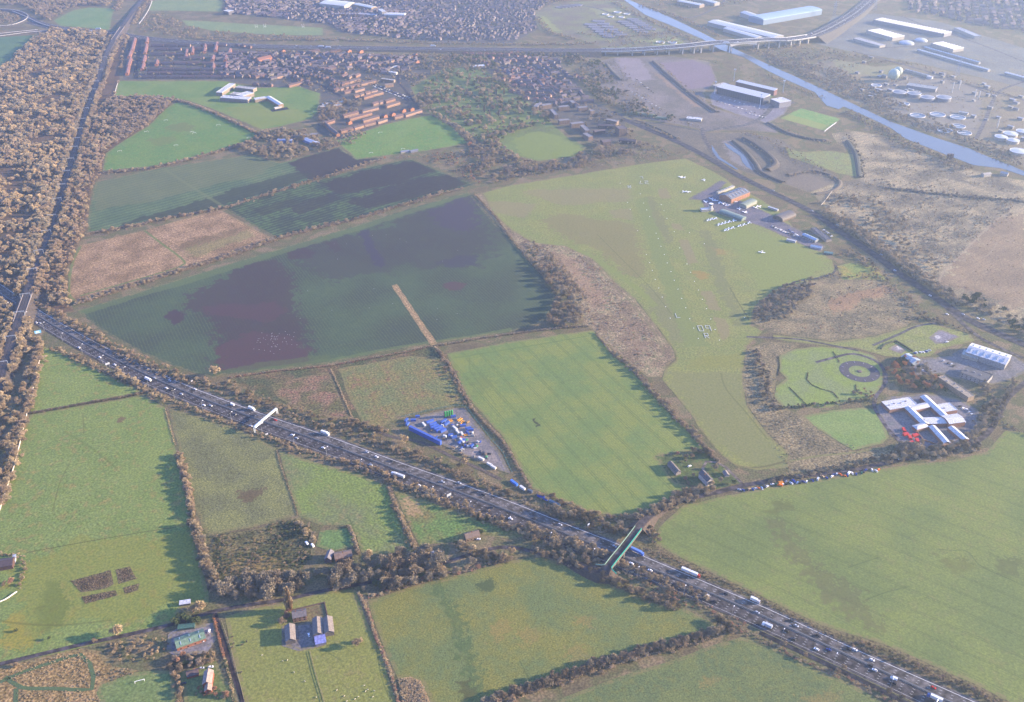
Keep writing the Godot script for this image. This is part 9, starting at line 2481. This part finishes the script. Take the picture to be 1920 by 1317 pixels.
	for q in [[1735, 832], [1745, 882], [1812, 890], [1845, 867], [1735, 912], [1805, 1097]]:
		var p := gp(q[0] / 3.99, 987 + q[1] / 3.99, 0.12)
		if cow == null:
			cow = thing("cow", "dark cow standing beside the farm track fence", "cow", p, 0.4, "cattle beside the farm track")
			obj("body", animal(1.7), gmat(Color(0.2, 0.17, 0.16), "fine", 1.0), cow)
		else:
			copy(cow, p, rng.randf() * TAU)
	var bird: Node3D = null
	for i in 70:
		var p := gp(512 + rng.randfn() * 18.0, 640 + rng.randfn() * 12.0, 0.14) if i < 52 else gp(lerpf(560, 860, rng.randf()), lerpf(440, 600, rng.randf()), 0.14)
		var where := "in the flock on the bare purple soil" if i < 52 else "scattered over the dark wet field"
		if bird == null:
			bird = thing("gull", "white gull " + where, "gull", p, 0.0, "gulls " + where)
			st = st_new()
			prism(st, [[-0.55, 0.3], [-0.2, 0.12], [0.3, 0.16], [0.5, 0.42], [0.1, 0.44]], 0.2, 0.14, 0.35)
			for s in [-1, 1]:
				tri(st, Vector3(0.25, 0.4, 0.1 * s), Vector3(-0.3, 0.38, 0.1 * s), Vector3(-0.2, 0.5, 0.75 * s))
			obj("body", st.commit(), mat(Color(0.6, 0.6, 0.6)), bird)
		else:
			copy(bird, p, rng.randf() * TAU, "white gull " + where, "gulls " + where)

# a four legged grazing animal as one closed skin of joined rings: s = length of the trunk in metres
func animal(s: float) -> ArrayMesh:
	var st := st_new()
	var ring := [[-0.62, 0.12, 0.62], [-0.5, 0.27, 0.6], [-0.1, 0.32, 0.56], [0.35, 0.3, 0.58], [0.52, 0.2, 0.62], [0.72, 0.13, 0.5], [0.86, 0.11, 0.3], [0.98, 0.05, 0.16]]
	for i in ring.size() - 1:
		for k in 8:
			var c := []
			for e in [[i, k], [i + 1, k], [i + 1, k + 1], [i, k + 1]]:
				var q: Array = ring[e[0]]
				c.append(Vector3(q[0], q[2] + sin(e[1] * TAU / 8) * q[1], cos(e[1] * TAU / 8) * q[1] * 0.85) * s)
			quad(st, c[0], c[1], c[2], c[3])
	for q in [[-0.45, 1], [-0.45, -1], [0.36, 1], [0.36, -1]]:
		bar(st, Vector3(q[0], 0.45, q[1] * 0.16) * s, Vector3(q[0] + 0.04, 0.2, q[1] * 0.15) * s, 0.16 * s, 0.09 * s)
		bar(st, Vector3(q[0] + 0.04, 0.22, q[1] * 0.15) * s, Vector3(q[0], 0, q[1] * 0.15) * s, 0.09 * s, 0.08 * s)
	return st.commit()
